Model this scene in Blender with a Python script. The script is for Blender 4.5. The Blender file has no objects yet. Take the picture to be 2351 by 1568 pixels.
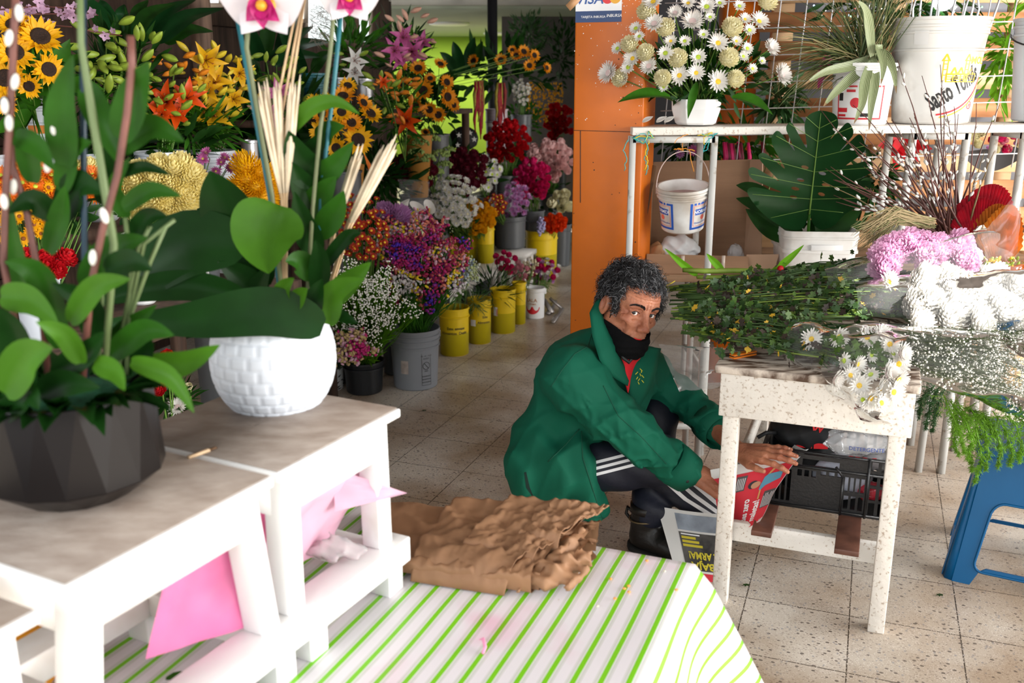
import bpy, math, random
import numpy as np
from mathutils import Vector, Matrix, Euler, Quaternion, noise
from mathutils.bvhtree import BVHTree
from mathutils.geometry import tessellate_polygon

# ------------------------------------------------------------------ camera, world, lights, exposure
FPX, CX, CY, CAMH = 2200.0, 1175.5, 784.0, 1.5
PITCH = math.atan(604.0 / 2200.0)
scene = bpy.context.scene
COL = scene.collection
cam_d = bpy.data.cameras.new('camera')
cam = bpy.data.objects.new('camera', cam_d)
COL.objects.link(cam)
cam.location = (0, 0, CAMH)
cam.rotation_euler = (math.pi / 2 - PITCH, 0, 0)
cam_d.sensor_width = 36.0
cam_d.lens = 36.0 * FPX / 2351.0
cam_d.clip_start = 0.05
cam_d.dof.use_dof = True
cam_d.dof.focus_distance = 2.95
cam_d.dof.aperture_fstop = 4.5
scene.camera = cam
vs = scene.view_settings
scene.display_settings.display_device = 'sRGB'
vs.view_transform = 'Standard'
vs.look = 'None'
vs.gamma = 1.0
vs.use_curve_mapping = False
vs.exposure = 0.38
world = bpy.data.worlds.new('sky')
scene.world = world
world.use_nodes = True
bg = world.node_tree.nodes['Background']
bg.inputs[0].default_value = (0.93, 0.97, 1.0, 1)
bg.inputs[1].default_value = 1.25

def light(kind, name, loc, energy, color=(1, 1, 1), rot=(0, 0, 0), **kw):
 d = bpy.data.lights.new(name, kind)
 d.energy = energy
 d.color = color
 for k, v in kw.items():
  setattr(d, k, v)
 o = bpy.data.objects.new(name, d)
 COL.objects.link(o)
 o.location = loc
 o.rotation_euler = rot
 return o

def aim(o, target):
 o.rotation_euler = (Vector(target) - o.location).to_track_quat('-Z', 'Y').to_euler()

sun = light('SUN', 'street_sun', (6, -3, 6), 12, (1, 0.97, 0.92), angle=0.02)
SUN_DIR = Vector((-0.66, 0.44, -0.61)).normalized()
sun.rotation_euler = SUN_DIR.to_track_quat('-Z', 'Y').to_euler()
street = light('AREA', 'street_daylight', (5.6, 0.4, 1.75), 430, (1, 0.985, 0.96), shape='RECTANGLE', size=6.0, size_y=1.8)
aim(street, (0.4, 2.2, 0.8))
front = light('AREA', 'market_front_daylight', (-2.2, -1.6, 2.4), 70, (0.95, 0.98, 1), shape='RECTANGLE', size=3.0, size_y=1.6)
aim(front, (-1.0, 3.2, 1.2))

# ------------------------------------------------------------------ picking points of the place
_cp, _sp = math.cos(PITCH), math.sin(PITCH)
_F, _U = Vector((0, _cp, -_sp)), Vector((0, _sp, _cp))
CAM = Vector((0, 0, CAMH))
ANG = math.radians(20.3)                       # the floor tiles, stalls and tables share this heading
AU = Vector((math.sin(ANG), math.cos(ANG), 0))   # along the aisle
AN = Vector((math.cos(ANG), -math.sin(ANG), 0))  # across the aisle, to the right

def ray(x, y):
 return _F + Vector((1, 0, 0)) * ((x - CX) / FPX) + _U * ((CY - y) / FPX)
def G(x, y, h=0.0):
 d = ray(x, y)
 return CAM + d * ((h - CAMH) / d.z)
def Yp(x, y, Y):
 d = ray(x, y)
 return CAM + d * (Y / d.y)
def S(x, y, off):                              # on the vertical plane p.AN = off
 d = ray(x, y)
 return CAM + d * (off / d.dot(AN))
def W(s, t, z=0.0):
 return AN * s + AU * t + Vector((0, 0, z))
def pxm(P):                                    # photo pixels per metre at P
 return FPX / (P - CAM).dot(_F)

R = random.Random(7)
def rnd(a, b):
 return R.uniform(a, b)

# ------------------------------------------------------------------ materials
MATS = {}
def mat(name, col, rough=0.6, var=0.0, scale=8.0, col2=None, bump=0.0, bscale=None, metal=0.0, spec=0.4, trans=0.0, emit=0.0, sss=0.0, stretch=None, thresh=None, bdist=0.01):
 if name in MATS:
  return MATS[name]
 m = bpy.data.materials.new(name)
 m.use_nodes = True
 nt = m.node_tree
 b = nt.nodes['Principled BSDF']
 b.inputs['Roughness'].default_value = rough
 b.inputs['Metallic'].default_value = metal
 b.inputs['Specular IOR Level'].default_value = spec
 c = (*col, 1)
 b.inputs['Base Color'].default_value = c
 if sss:
  b.inputs['Subsurface Weight'].default_value = sss
  b.inputs['Subsurface Radius'].default_value = (0.012, 0.005, 0.003)
 src = None
 if var or col2 or bump:
  tc = nt.nodes.new('ShaderNodeTexCoord')
  mp = nt.nodes.new('ShaderNodeMapping')
  if stretch:
   mp.inputs['Scale'].default_value = stretch
  nt.links.new(tc.outputs['Object'], mp.inputs[0])
  def nz(sc, det=4):
   n = nt.nodes.new('ShaderNodeTexNoise')
   n.inputs['Scale'].default_value = sc
   n.inputs['Detail'].default_value = det
   nt.links.new(mp.outputs[0], n.inputs['Vector'])
   return n
  if var or col2:
   n = nz(scale)
   r = nt.nodes.new('ShaderNodeValToRGB')
   lo, hi = thresh or (0.3, 0.7)
   r.color_ramp.elements[0].position = lo
   r.color_ramp.elements[1].position = hi
   r.color_ramp.elements[0].color = (*(col2 if col2 else [v * (1 - var) for v in col]), 1)
   r.color_ramp.elements[1].color = c if col2 else (*[min(1, v * (1 + var)) for v in col], 1)
   nt.links.new(n.outputs['Fac'], r.inputs[0])
   nt.links.new(r.outputs[0], b.inputs['Base Color'])
   src = r.outputs[0]
  if bump:
   n = nz(bscale or scale * 3, 3)
   bp = nt.nodes.new('ShaderNodeBump')
   bp.inputs['Strength'].default_value = bump
   bp.inputs['Distance'].default_value = bdist
   nt.links.new(n.outputs['Fac'], bp.inputs['Height'])
   nt.links.new(bp.outputs[0], b.inputs['Normal'])
 if emit:
  b.inputs['Emission Color'].default_value = c
  b.inputs['Emission Strength'].default_value = emit
 if trans:                                    # thin leaf or petal that lets light through
  out = nt.nodes['Material Output']
  tr = nt.nodes.new('ShaderNodeBsdfTranslucent')
  tr.inputs[0].default_value = c
  if src:
   nt.links.new(src, tr.inputs[0])
  mx = nt.nodes.new('ShaderNodeMixShader')
  mx.inputs[0].default_value = trans
  nt.links.new(b.outputs[0], mx.inputs[1])
  nt.links.new(tr.outputs[0], mx.inputs[2])
  nt.links.new(mx.outputs[0], out.inputs[0])
 MATS[name] = m
 return m

def film(name, tint=(0.97, 0.98, 0.98), haze=0.05, bump=0.35, scale=9.0, gloss=0.05):
 """clear cellophane: see-through with a creased glossy face"""
 if name in MATS:
  return MATS[name]
 m = bpy.data.materials.new(name)
 m.use_nodes = True
 nt = m.node_tree
 nt.nodes.remove(nt.nodes['Principled BSDF'])
 out = nt.nodes['Material Output']
 t = nt.nodes.new('ShaderNodeBsdfTransparent')
 t.inputs[0].default_value = (*tint, 1)
 g = nt.nodes.new('ShaderNodeBsdfGlossy')
 g.inputs['Roughness'].default_value = gloss
 d = nt.nodes.new('ShaderNodeBsdfDiffuse')
 d.inputs[0].default_value = (0.9, 0.9, 0.9, 1)
 tc = nt.nodes.new('ShaderNodeTexCoord')
 n = nt.nodes.new('ShaderNodeTexNoise')
 n.inputs['Scale'].default_value = scale
 n.inputs['Detail'].default_value = 2
 nt.links.new(tc.outputs['Object'], n.inputs['Vector'])
 bp = nt.nodes.new('ShaderNodeBump')
 bp.inputs['Strength'].default_value = bump
 bp.inputs['Distance'].default_value = 0.03
 nt.links.new(n.outputs['Fac'], bp.inputs['Height'])
 nt.links.new(bp.outputs[0], g.inputs['Normal'])
 fr = nt.nodes.new('ShaderNodeFresnel')
 fr.inputs[0].default_value = 1.2
 nt.links.new(bp.outputs[0], fr.inputs['Normal'])
 m1 = nt.nodes.new('ShaderNodeMixShader')
 m1.inputs[0].default_value = haze
 nt.links.new(t.outputs[0], m1.inputs[1])
 nt.links.new(d.outputs[0], m1.inputs[2])
 m2 = nt.nodes.new('ShaderNodeMixShader')
 nt.links.new(fr.outputs[0], m2.inputs[0])
 nt.links.new(m1.outputs[0], m2.inputs[1])
 nt.links.new(g.outputs[0], m2.inputs[2])
 nt.links.new(m2.outputs[0], out.inputs[0])
 MATS[name] = m
 return m

# ------------------------------------------------------------------ mesh building
def frame_of(d):
 d = d.normalized()
 a = Vector((0, 0, 1)) if abs(d.z) < 0.92 else Vector((1, 0, 0))
 x = d.cross(a).normalized()
 return x, x.cross(d).normalized()

class MB:
 def __init__(s):
  s.v, s.f, s.mi = [], [], []
  s.uv = None
 def add(s, vs_, fs, M=None, mi=0):
  o = len(s.v)
  s.v += [tuple(M @ Vector(p)) for p in vs_] if M is not None else [tuple(p) for p in vs_]
  s.f += [tuple(i + o for i in f) for f in fs]
  s.mi += [mi] * len(fs)
  return s
 def box(s, c, size, M=None, mi=0, taper=1.0):
  x, y, z = [q / 2 for q in size]
  c = Vector(c)
  vs_ = [c + Vector((sx * x * (taper if sz > 0 else 1), sy * y * (taper if sz > 0 else 1), sz * z)) for sz in (-1, 1) for sy in (-1, 1) for sx in (-1, 1)]
  return s.add(vs_, [(0, 2, 3, 1), (4, 5, 7, 6), (0, 1, 5, 4), (2, 6, 7, 3), (0, 4, 6, 2), (1, 3, 7, 5)], M, mi)
 def bar(s, a, b, w, h=None, up=None, mi=0):
  a, b = Vector(a), Vector(b)
  h = h or w
  d = (b - a).normalized()
  if up is None:
   x, y = frame_of(d)
  else:
   x = d.cross(Vector(up)).normalized()
   y = x.cross(d).normalized()
  vs_ = [p + x * (i * w / 2) + y * (j * h / 2) for p in (a, b) for i, j in ((-1, -1), (1, -1), (1, 1), (-1, 1))]
  return s.add(vs_, [(3, 2, 1, 0), (4, 5, 6, 7), (0, 1, 5, 4), (1, 2, 6, 5), (2, 3, 7, 6), (3, 0, 4, 7)], None, mi)
 def tube(s, pts, r, n=6, mi=0, cap=True):
  pts = [Vector(p) for p in pts]
  m = len(pts)
  rs = r if isinstance(r, (list, tuple)) else [r] * m
  vs_, fs = [], []
  x = None
  for i, p in enumerate(pts):
   d = pts[min(i + 1, m - 1)] - pts[max(i - 1, 0)]
   if d.length < 1e-9:
    d = Vector((0, 0, 1))
   d.normalize()
   if x is None:
    x, y = frame_of(d)
   else:
    x = (x - d * x.dot(d))
    x = x.normalized() if x.length > 1e-6 else frame_of(d)[0]
    y = x.cross(d)
   for k in range(n):
    a = 2 * math.pi * k / n
    vs_.append(p + (x * math.cos(a) + y * math.sin(a)) * rs[i])
  for i in range(m - 1):
   for k in range(n):
    k2 = (k + 1) % n
    fs.append((i * n + k, i * n + k2, (i + 1) * n + k2, (i + 1) * n + k))
  if cap:
   fs.append(tuple(range(n - 1, -1, -1)))
   fs.append(tuple((m - 1) * n + k for k in range(n)))
  return s.add(vs_, fs, None, mi)
 def lathe(s, prof, n=32, M=None, mi=0, closed=False):
  vs_, fs = [], []
  for r, z in prof:
   for k in range(n):
    a = 2 * math.pi * k / n
    vs_.append((r * math.cos(a), r * math.sin(a), z))
  m = len(prof)
  for i in range(m - 1):
   for k in range(n):
    k2 = (k + 1) % n
    fs.append((i * n + k, i * n + k2, (i + 1) * n + k2, (i + 1) * n + k))
  if prof[0][0] > 1e-5:
   fs.append(tuple(range(n - 1, -1, -1)))
  if prof[-1][0] > 1e-5 and closed:
   fs.append(tuple((m - 1) * n + k for k in range(n)))
  return s.add(vs_, fs, M, mi)
 def ball(s, c, r, M=None, mi=0, n=10, m=6):
  c = Vector(c)
  rr = Vector(r) if not isinstance(r, (int, float)) else Vector((r, r, r))
  vs_ = [c + Vector((0, 0, -rr.z))]
  for i in range(1, m):
   ph = math.pi * i / m
   for k in range(n):
    a = 2 * math.pi * k / n
    vs_.append(c + Vector((rr.x * math.sin(ph) * math.cos(a), rr.y * math.sin(ph) * math.sin(a), -rr.z * math.cos(ph))))
  vs_.append(c + Vector((0, 0, rr.z)))
  fs = [(0, 1 + (k + 1) % n, 1 + k) for k in range(n)]
  for i in range(m - 2):
   for k in range(n):
    k2 = (k + 1) % n
    fs.append((1 + i * n + k, 1 + i * n + k2, 1 + (i + 1) * n + k2, 1 + (i + 1) * n + k))
  L = len(vs_) - 1
  fs += [(L, 1 + (m - 2) * n + k, 1 + (m - 2) * n + (k + 1) % n) for k in range(n)]
  return s.add(vs_, fs, M, mi)
 def grid(s, fn, nu, nv, M=None, mi=0, wrap=False):
  vs_ = [fn(i / nu, j / nv) for j in range(nv + 1) for i in range(nu + 1)]
  w = nu + 1
  fs = [(j * w + i, j * w + i + 1, (j + 1) * w + i + 1, (j + 1) * w + i) for j in range(nv) for i in range(nu)]
  return s.add(vs_, fs, M, mi)
 def plate(s, outer, holes=(), th=0.01, M=None, mi=0, fn=None):
  """a flat board cut to an outline with holes, th thick along z"""
  loops = [[Vector((p[0], p[1], 0)) for p in l] for l in [outer, *holes]]
  tris = tessellate_polygon(loops)
  flat = [p for l in loops for p in l]
  N = len(flat)
  vs_ = [(p.x, p.y, th / 2) for p in flat] + [(p.x, p.y, -th / 2) for p in flat]
  fs = [tuple(t) for t in tris] + [tuple(i + N for i in reversed(t)) for t in tris]
  k = 0
  for l in loops:
   q = len(l)
   for i in range(q):
    j = (i + 1) % q
    fs.append((k + i, k + i + N, k + j + N, k + j))
   k += q
  if fn:
   vs_ = [fn(Vector(p)) for p in vs_]
  return s.add(vs_, fs, M, mi)
 def mesh(s, name, mats, smooth=True):
  me = bpy.data.meshes.new(name)
  me.from_pydata(s.v, [], s.f)
  for m in (mats if isinstance(mats, (list, tuple)) else [mats]):
   me.materials.append(m)
  if any(s.mi):
   me.polygons.foreach_set('material_index', s.mi)
  if smooth:
   me.polygons.foreach_set('use_smooth', [True] * len(s.f))
  me.update()
  return me

WM = {}                                        # where a parent stands in the world
def put(name, me, parent=None, M=None):
 """a mesh already in world coordinates, or placed by M in its parent's frame"""
 o = bpy.data.objects.new(name, me)
 COL.objects.link(o)
 if parent is not None:
  o.parent = parent
  if M is None:
   o.matrix_parent_inverse = WM.get(parent.name, Matrix()).inverted()
 if M is not None:
  o.matrix_basis = M
 return o

def obj(name, mb, mats, parent=None, smooth=True, bevel=0.0, auto=None, sub=0):
 o = put(name, mb.mesh(name, mats, smooth), parent)
 if bevel:
  md = o.modifiers.new('bevel', 'BEVEL')
  md.width = bevel
  md.segments = 2
  md.limit_method = 'ANGLE'
  md.angle_limit = 0.6
 if sub:
  md = o.modifiers.new('sub', 'SUBSURF')
  md.levels = md.render_levels = sub
 if smooth and auto is not None:
  o.data.set_sharp_from_angle(angle=auto)
 return o

def tag(o, label, cat, group=None, kind=None):
 if label:
  o['label'] = label
 if cat:
  o['category'] = cat
 if group:
  o['group'] = group
 if kind:
  o['kind'] = kind
 return o

def thing(name, label, cat, loc=(0, 0, 0), group=None):
 o = bpy.data.objects.new(name, None)
 COL.objects.link(o)
 o.location = loc
 o.matrix_basis = Matrix.Translation(Vector(loc))
 WM[o.name] = o.matrix_basis.copy()
 o.empty_display_size = 0.05
 return tag(o, label, cat, group)

def struct(o):
 o['kind'] = 'structure'
 return o

_TXT = {}
def text_geo(s, size=1.0, bold=0.0, align='CENTER', shear=0.0, res=2):
 key = (s, bold, align, shear, res)
 if key not in _TXT:
  cu = bpy.data.curves.new('t', 'FONT')
  cu.body = s
  cu.align_x = align
  cu.align_y = 'CENTER'
  cu.offset = bold
  cu.shear = shear
  cu.resolution_u = res
  o = bpy.data.objects.new('t', cu)
  COL.objects.link(o)
  bpy.context.view_layer.update()
  me = o.evaluated_get(bpy.context.evaluated_depsgraph_get()).to_mesh()
  _TXT[key] = ([tuple(v.co) for v in me.vertices], [tuple(p.vertices) for p in me.polygons])
  o.to_mesh_clear()
  bpy.data.objects.remove(o)
  bpy.data.curves.remove(cu)
 v, f = _TXT[key]
 return [(x * size, y * size, 0) for x, y, z in v], f

def cyl_wrap(r, a0, z0, dr=0.0008, slope=0.0):
 """bend a flat print round an upright bucket: x runs round it, y up"""
 def fn(p):
  rr = r + slope * p[1] + dr
  a = a0 + p[0] / r
  return Vector((rr * math.cos(a), rr * math.sin(a), z0 + p[1]))
 return fn

def add_fn(mb, geo, fn, mi=0):
 v, f = geo
 return mb.add([fn(p) for p in v], f, None, mi)

def rect(x0, y0, x1, y1, n=8):
 """a flat printed patch, cut in n strips so it can bend"""
 v = [(x0 + (x1 - x0) * i / n, y, 0) for i in range(n + 1) for y in (y0, y1)]
 return v, [(2 * i, 2 * i + 2, 2 * i + 3, 2 * i + 1) for i in range(n)]

# ------------------------------------------------------------------ soft bodies from distance fields
def smin(a, b, k):
 h = np.clip(0.5 + 0.5 * (b - a) / k, 0, 1)
 return b + (a - b) * h - k * h * (1 - h)

def d_cap(P, a, b, ra, rb=None):
 rb = ra if rb is None else rb
 a, b = np.array(a, np.float32), np.array(b, np.float32)
 ba = b - a
 t = np.clip(((P - a) @ ba) / max(float(ba @ ba), 1e-9), 0, 1)
 return np.linalg.norm(P - a - t[..., None] * ba, axis=-1) - (ra + (rb - ra) * t)

def d_ell(P, c, r, rot=None):
 q = P - np.array(c, np.float32)
 if rot is not None:
  q = q @ np.array(rot, np.float32)
 r = np.array(r, np.float32)
 k0 = np.linalg.norm(q / r, axis=-1)
 k1 = np.linalg.norm(q / (r * r), axis=-1)
 return k0 * (k0 - 1) / np.maximum(k1, 1e-6)

def surf_net(fn, lo, hi, h):
 """mesh of fn = 0 inside the box lo..hi"""
 lo, hi = np.array(lo, np.float32), np.array(hi, np.float32)
 n = np.ceil((hi - lo) / h).astype(int) + 1
 ax = [lo[i] + h * np.arange(n[i], dtype=np.float32) for i in range(3)]
 P = np.stack(np.meshgrid(*ax, indexing='ij'), -1)
 F = fn(P).astype(np.float32)
 c = [(0, 0, 0), (1, 0, 0), (0, 1, 0), (1, 1, 0), (0, 0, 1), (1, 0, 1), (0, 1, 1), (1, 1, 1)]
 m = n - 1
 V = [F[i:i + m[0], j:j + m[1], k:k + m[2]] for i, j, k in c]
 neg = sum((v < 0).astype(np.int8) for v in V)
 act = (neg > 0) & (neg < 8)
 idx = -np.ones(tuple(m), np.int64)
 cells = np.argwhere(act)
 idx[act] = np.arange(len(cells))
 acc = np.zeros((len(cells), 3), np.float32)
 cnt = np.zeros(len(cells), np.float32)
 Va = [v[act] for v in V]
 for p in range(8):
  for q in range(p + 1, 8):
   if bin(p ^ q).count('1') != 1:
    continue
   x = (Va[p] < 0) != (Va[q] < 0)
   t = np.where(x, Va[p] / np.where(np.abs(Va[p] - Va[q]) < 1e-12, 1, Va[p] - Va[q]), 0)
   a, b = np.array(c[p], np.float32), np.array(c[q], np.float32)
   acc += np.where(x[:, None], a + t[:, None] * (b - a), 0)
   cnt += x
 verts = lo + h * (cells + acc / cnt[:, None])
 faces = []
 for d in range(3):
  e = np.zeros(3, int)
  e[d] = 1
  A = F[:n[0] - e[0], :n[1] - e[1], :n[2] - e[2]] < 0
  B = F[e[0]:, e[1]:, e[2]:] < 0
  u, w = (d + 1) % 3, (d + 2) % 3
  for flip, msk in ((0, A & ~B), (1, ~A & B)):
   ii = np.argwhere(msk)
   ii = ii[(ii[:, u] > 0) & (ii[:, w] > 0) & (ii[:, u] < n[u] - 1) & (ii[:, w] < n[w] - 1)]
   if not len(ii):
    continue
   eu, ew = np.zeros(3, int), np.zeros(3, int)
   eu[u] = 1
   ew[w] = 1
   q = [idx[tuple((ii - o_).T)] for o_ in (eu + ew, ew, 0 * eu, eu)]
   if flip:
    q = q[::-1]
   faces.append(np.stack(q, 1))
 return verts, np.concatenate(faces)

def sdf_mb(fn, lo, hi, h, M=None, mi=0, mb=None):
 v, f = surf_net(fn, lo, hi, h)
 mb = mb or MB()
 return mb.add([Vector(map(float, p)) for p in v], [tuple(map(int, q)) for q in f], M, mi)

# ------------------------------------------------------------------ the setting: floor, roof, walls, post
def floor_mat():
 m = bpy.data.materials.new('terrazzo_tiles')
 m.use_nodes = True
 nt = m.node_tree
 N, L = nt.nodes.new, nt.links.new
 b = nt.nodes['Principled BSDF']
 tc = N('ShaderNodeTexCoord')
 T = 0.2931
 s0 = G(1951, 1400).dot(AN)
 t0 = G(2052, 1322).dot(AU)
 mp = N('ShaderNodeMapping')
 mp.inputs['Location'].default_value = (-s0 + 40 * T, -t0 + 40 * T, 0)
 L(tc.outputs['Object'], mp.inputs[0])
 br = N('ShaderNodeTexBrick')
 br.offset = 0.0
 br.squash = 1.0
 for k, v in (('Scale', 1.0), ('Brick Width', T), ('Row Height', T), ('Mortar Size', 0.0022), ('Mortar Smooth', 0.3), ('Bias', 0.0)):
  br.inputs[k].default_value = v
 br.inputs['Color1'].default_value = (0.66, 0.60, 0.52, 1)
 br.inputs['Color2'].default_value = (0.58, 0.51, 0.43, 1)
 br.inputs['Mortar'].default_value = (0.10, 0.08, 0.06, 1)
 L(mp.outputs[0], br.inputs['Vector'])
 def chips(scale, cut, col, prev, st=(1, 1, 1)):
  m2 = N('ShaderNodeMapping')
  m2.inputs['Scale'].default_value = st
  m2.inputs['Rotation'].default_value = (0, 0, 0.4)
  L(tc.outputs['Object'], m2.inputs[0])
  vo = N('ShaderNodeTexVoronoi')
  vo.inputs['Scale'].default_value = scale
  L(m2.outputs[0], vo.inputs['Vector'])
  sep = N('ShaderNodeSeparateColor')
  L(vo.outputs['Color'], sep.inputs[0])
  gt = N('ShaderNodeMath'); gt.operation = 'GREATER_THAN'
  gt.inputs[1].default_value = cut
  L(sep.outputs[0], gt.inputs[0])
  lt = N('ShaderNodeMath'); lt.operation = 'LESS_THAN'
  lt.inputs[1].default_value = 0.38
  L(vo.outputs['Distance'], lt.inputs[0])
  mu = N('ShaderNodeMath'); mu.operation = 'MULTIPLY'
  L(gt.outputs[0], mu.inputs[0]); L(lt.outputs[0], mu.inputs[1])
  mx = N('ShaderNodeMix'); mx.data_type = 'RGBA'
  L(mu.outputs[0], mx.inputs[0])
  L(prev, mx.inputs[6])
  mx.inputs[7].default_value = (*col, 1)
  return mx.outputs[2]
 c = chips(130, 0.66, (0.38, 0.32, 0.27), br.outputs['Color'], (1, 1.9, 1))
 c = chips(170, 0.55, (0.74, 0.69, 0.62), c, (1.6, 1, 1))
 c = chips(72, 0.88, (0.20, 0.17, 0.15), c, (1, 1.4, 1))
 c = chips(85, 0.88, (0.42, 0.40, 0.39), c, (1.3, 1, 1))
 n = N('ShaderNodeTexNoise')
 n.inputs['Scale'].default_value = 2.6
 n.inputs['Detail'].default_value = 6
 L(tc.outputs['Object'], n.inputs['Vector'])
 r = N('ShaderNodeValToRGB')
 r.color_ramp.elements[0].position, r.color_ramp.elements[1].position = 0.38, 0.62
 r.color_ramp.elements[0].color = (0.62, 0.52, 0.43, 1)
 r.color_ramp.elements[1].color = (1, 1, 1, 1)
 L(n.outputs['Fac'], r.inputs[0])
 mx = N('ShaderNodeMix'); mx.data_type = 'RGBA'; mx.blend_type = 'MULTIPLY'
 mx.inputs[0].default_value = 1.0
 L(c, mx.inputs[6]); L(r.outputs[0], mx.inputs[7])
 L(mx.outputs[2], b.inputs['Base Color'])
 b.inputs['Roughness'].default_value = 0.34
 b.inputs['Specular IOR Level'].default_value = 0.35
 return m

GRID = Matrix.Rotation(-ANG, 4, 'Z')            # local x = across the aisle, local y = along it
fl = put('floor', MB().grid(lambda u, v: (-9 + 18 * u, -3 + 22 * v, 0), 4, 4).mesh('floor', floor_mat()), None, GRID)
struct(fl)
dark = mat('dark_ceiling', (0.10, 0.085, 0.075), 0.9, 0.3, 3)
roof = MB()                                      # unseen right part and gap added to let sun onto the lying bouquets
for x0_, x1_, y0_, y1_ in ((-7.2, 3.0, 0.0, 16.6), (3.0, 5.2, -0.6, 1.22), (3.0, 5.2, 1.80, 7.0), (3.50, 5.2, 1.22, 1.80), (-7.2, 3.0, -0.6, 0.0)):
 roof.box(((x0_ + x1_) / 2, (y0_ + y1_) / 2, 2.72), (x1_ - x0_, y1_ - y0_, 0.06))
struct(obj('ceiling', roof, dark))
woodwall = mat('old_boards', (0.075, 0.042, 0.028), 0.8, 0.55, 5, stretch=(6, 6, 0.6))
w = MB()
for k in range(9):
 w.bar(W(-3.75, 0.4, 0.15 + k * 0.3), W(-3.75, 7.3, 0.15 + k * 0.3), 0.03, 0.292, up=(0, 0, 1))
w.bar(W(-3.80, 0.3, 1.36), W(-3.80, 7.35, 1.36), 0.04, 2.72, up=(0, 0, 1))
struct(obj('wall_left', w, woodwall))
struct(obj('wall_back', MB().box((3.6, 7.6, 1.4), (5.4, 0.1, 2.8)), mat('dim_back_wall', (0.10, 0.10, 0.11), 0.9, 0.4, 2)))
lime = mat('lime_wall', (0.42, 0.62, 0.06), 0.8, 0.05, 2)
lw = MB().box((-0.4, 15.0, 1.2), (6.5, 0.08, 2.4)).box((1.95, 12, 1.2), (0.08, 6.0, 2.4))
struct(obj('wall_shop', lw, lime))
struct(obj('ceiling_shop', MB().box((-0.4, 12.1, 2.13), (6.5, 6.0, 0.06)), mat('shop_ceiling', (0.42, 0.46, 0.34), 0.8)))
struct(obj('trim_shop_front', MB().box((-0.4, 9.05, 2.19), (6.5, 0.10, 0.12)), mat('fascia', (0.62, 0.60, 0.52), 0.7, 0.15, 3)))
struct(obj('trim_shop_header', MB().box((-0.4, 9.15, 2.5), (6.9, 0.10, 0.46)), dark))
lampm = mat('lamp_face', (1, 1, 0.95), 0.5, emit=9)
lamprim = mat('lamp_rim', (0.9, 0.9, 0.88), 0.4)
for k, (px, py) in enumerate(((1031, 52), (1000, 87), (1148, 75))):
 P = G(px, py, 2.10)
 t = thing('ceiling_lamp', ['round lit ceiling lamp nearest the front of the lime green shop', 'round lit ceiling lamp by the lime green back wall', 'round lit ceiling lamp behind the black pole'][k], 'lamp', P, 'round lamps in the green shop')
 obj('lamp_face', MB().lathe([(0.0, P.z - 0.022), (0.19, P.z - 0.02), (0.2, P.z - 0.001)], 20, Matrix.Translation((P.x, P.y, 0))), lampm, t)
 obj('lamp_rim', MB().lathe([(0.2, P.z - 0.03), (0.225, P.z - 0.02), (0.225, P.z), (0.2, P.z)], 20, Matrix.Translation((P.x, P.y, 0))), lamprim, t)
sh = light('AREA', 'shop_lamp_light', (-0.4, 12.6, 2.06), 90, (1, 1, 0.9), shape='RECTANGLE', size=4, size_y=4)
P = Yp(1131, 130, 8.6)
tag(obj('pole', MB().tube([(P.x, 8.6, 0), (P.x, 8.6, 2.7)], 0.045, 10), mat('black_paint', (0.012, 0.012, 0.014), 0.4)), 'black steel pole in front of the lime green shop', 'pole')

e_ = Yp(1152, 100, 10.2)
struct(obj('wall_stall_end', MB().box((e_.x + 1.5, 10.2, 1.3), (3.0, 0.1, 2.6)), dark))
# orange post
orange = mat('orange_paint', (0.60, 0.135, 0.003), 0.42, 0.13, 3, bump=0.1, bscale=20)
pf = Yp(1311, 600, 3.62)
ps, pt = pf.dot(AN), pf.dot(AU)
PW = 0.262
post = MB().add([W(ps + a * PW, pt + b * 0.20, z) for z in (0, 2.7) for a, b in ((0, 0), (1, 0), (1, 1), (0, 1))],
    [(0, 3, 2, 1), (4, 5, 6, 7), (0, 1, 5, 4), (1, 2, 6, 5), (2, 3, 7, 6), (3, 0, 4, 7)])
po = obj('pillar_orange', post, orange, bevel=0.006)
struct(po)
sp = MB()
rr = random.Random(3)
for k in range(520):                            # specks of white paint on the upper half
 z = 1.35 + 0.7 * rr.random() ** 0.7
 a = rr.random()
 if rr.random() > 0.15 + 0.85 * (a * 0.5 + (z - 1.35) * 0.9):
  continue
 q = rr.uniform(0.0008, 0.0026)
 if rr.random() < 0.72:
  sp.ball(W(ps + a * PW, pt - 0.0003, z), (q, 0.0006, q), n=6, m=3)
 else:
  sp.ball(W(ps + PW + 0.0003, pt + rr.random() * 0.19, z), (0.0006, q, q), n=6, m=3)
chip = mat('bare_spots', (0.05, 0.035, 0.03), 0.9)
cp = MB()
for k in range(26):
 z = 0.45 + 1.2 * rr.random()
 cp.ball(W(ps + rr.random() * PW, pt - 0.0003, z), (rr.uniform(0.001, 0.004), 0.0006, rr.uniform(0.001, 0.003)), n=6, m=3)
cp.bar(W(ps + 0.0, pt - 0.0006, 1.315), W(ps + PW, pt - 0.0006, 1.313), 0.0012, 0.002)
cp.bar(W(ps + 0.028, pt - 0.0006, 1.315), W(ps + 0.033, pt - 0.0006, 1.05), 0.0012, 0.003)
struct(obj('paint_specks', sp, mat('white_specks', (0.85, 0.82, 0.78), 0.5), po))
struct(obj('paint_scars', cp, chip, po))

def post_pt(x, y, d=0.0):                       # x, y metres on the post's front face
 return W(ps + x, pt - d, y)
def face_px(px, py):                            # photo pixel -> point on the post's front face
 d = ray(px, py)
 P = CAM + d * ((pt - CAM.dot(AU)) / d.dot(AU))
 return P.dot(AN) - ps, P.z
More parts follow.
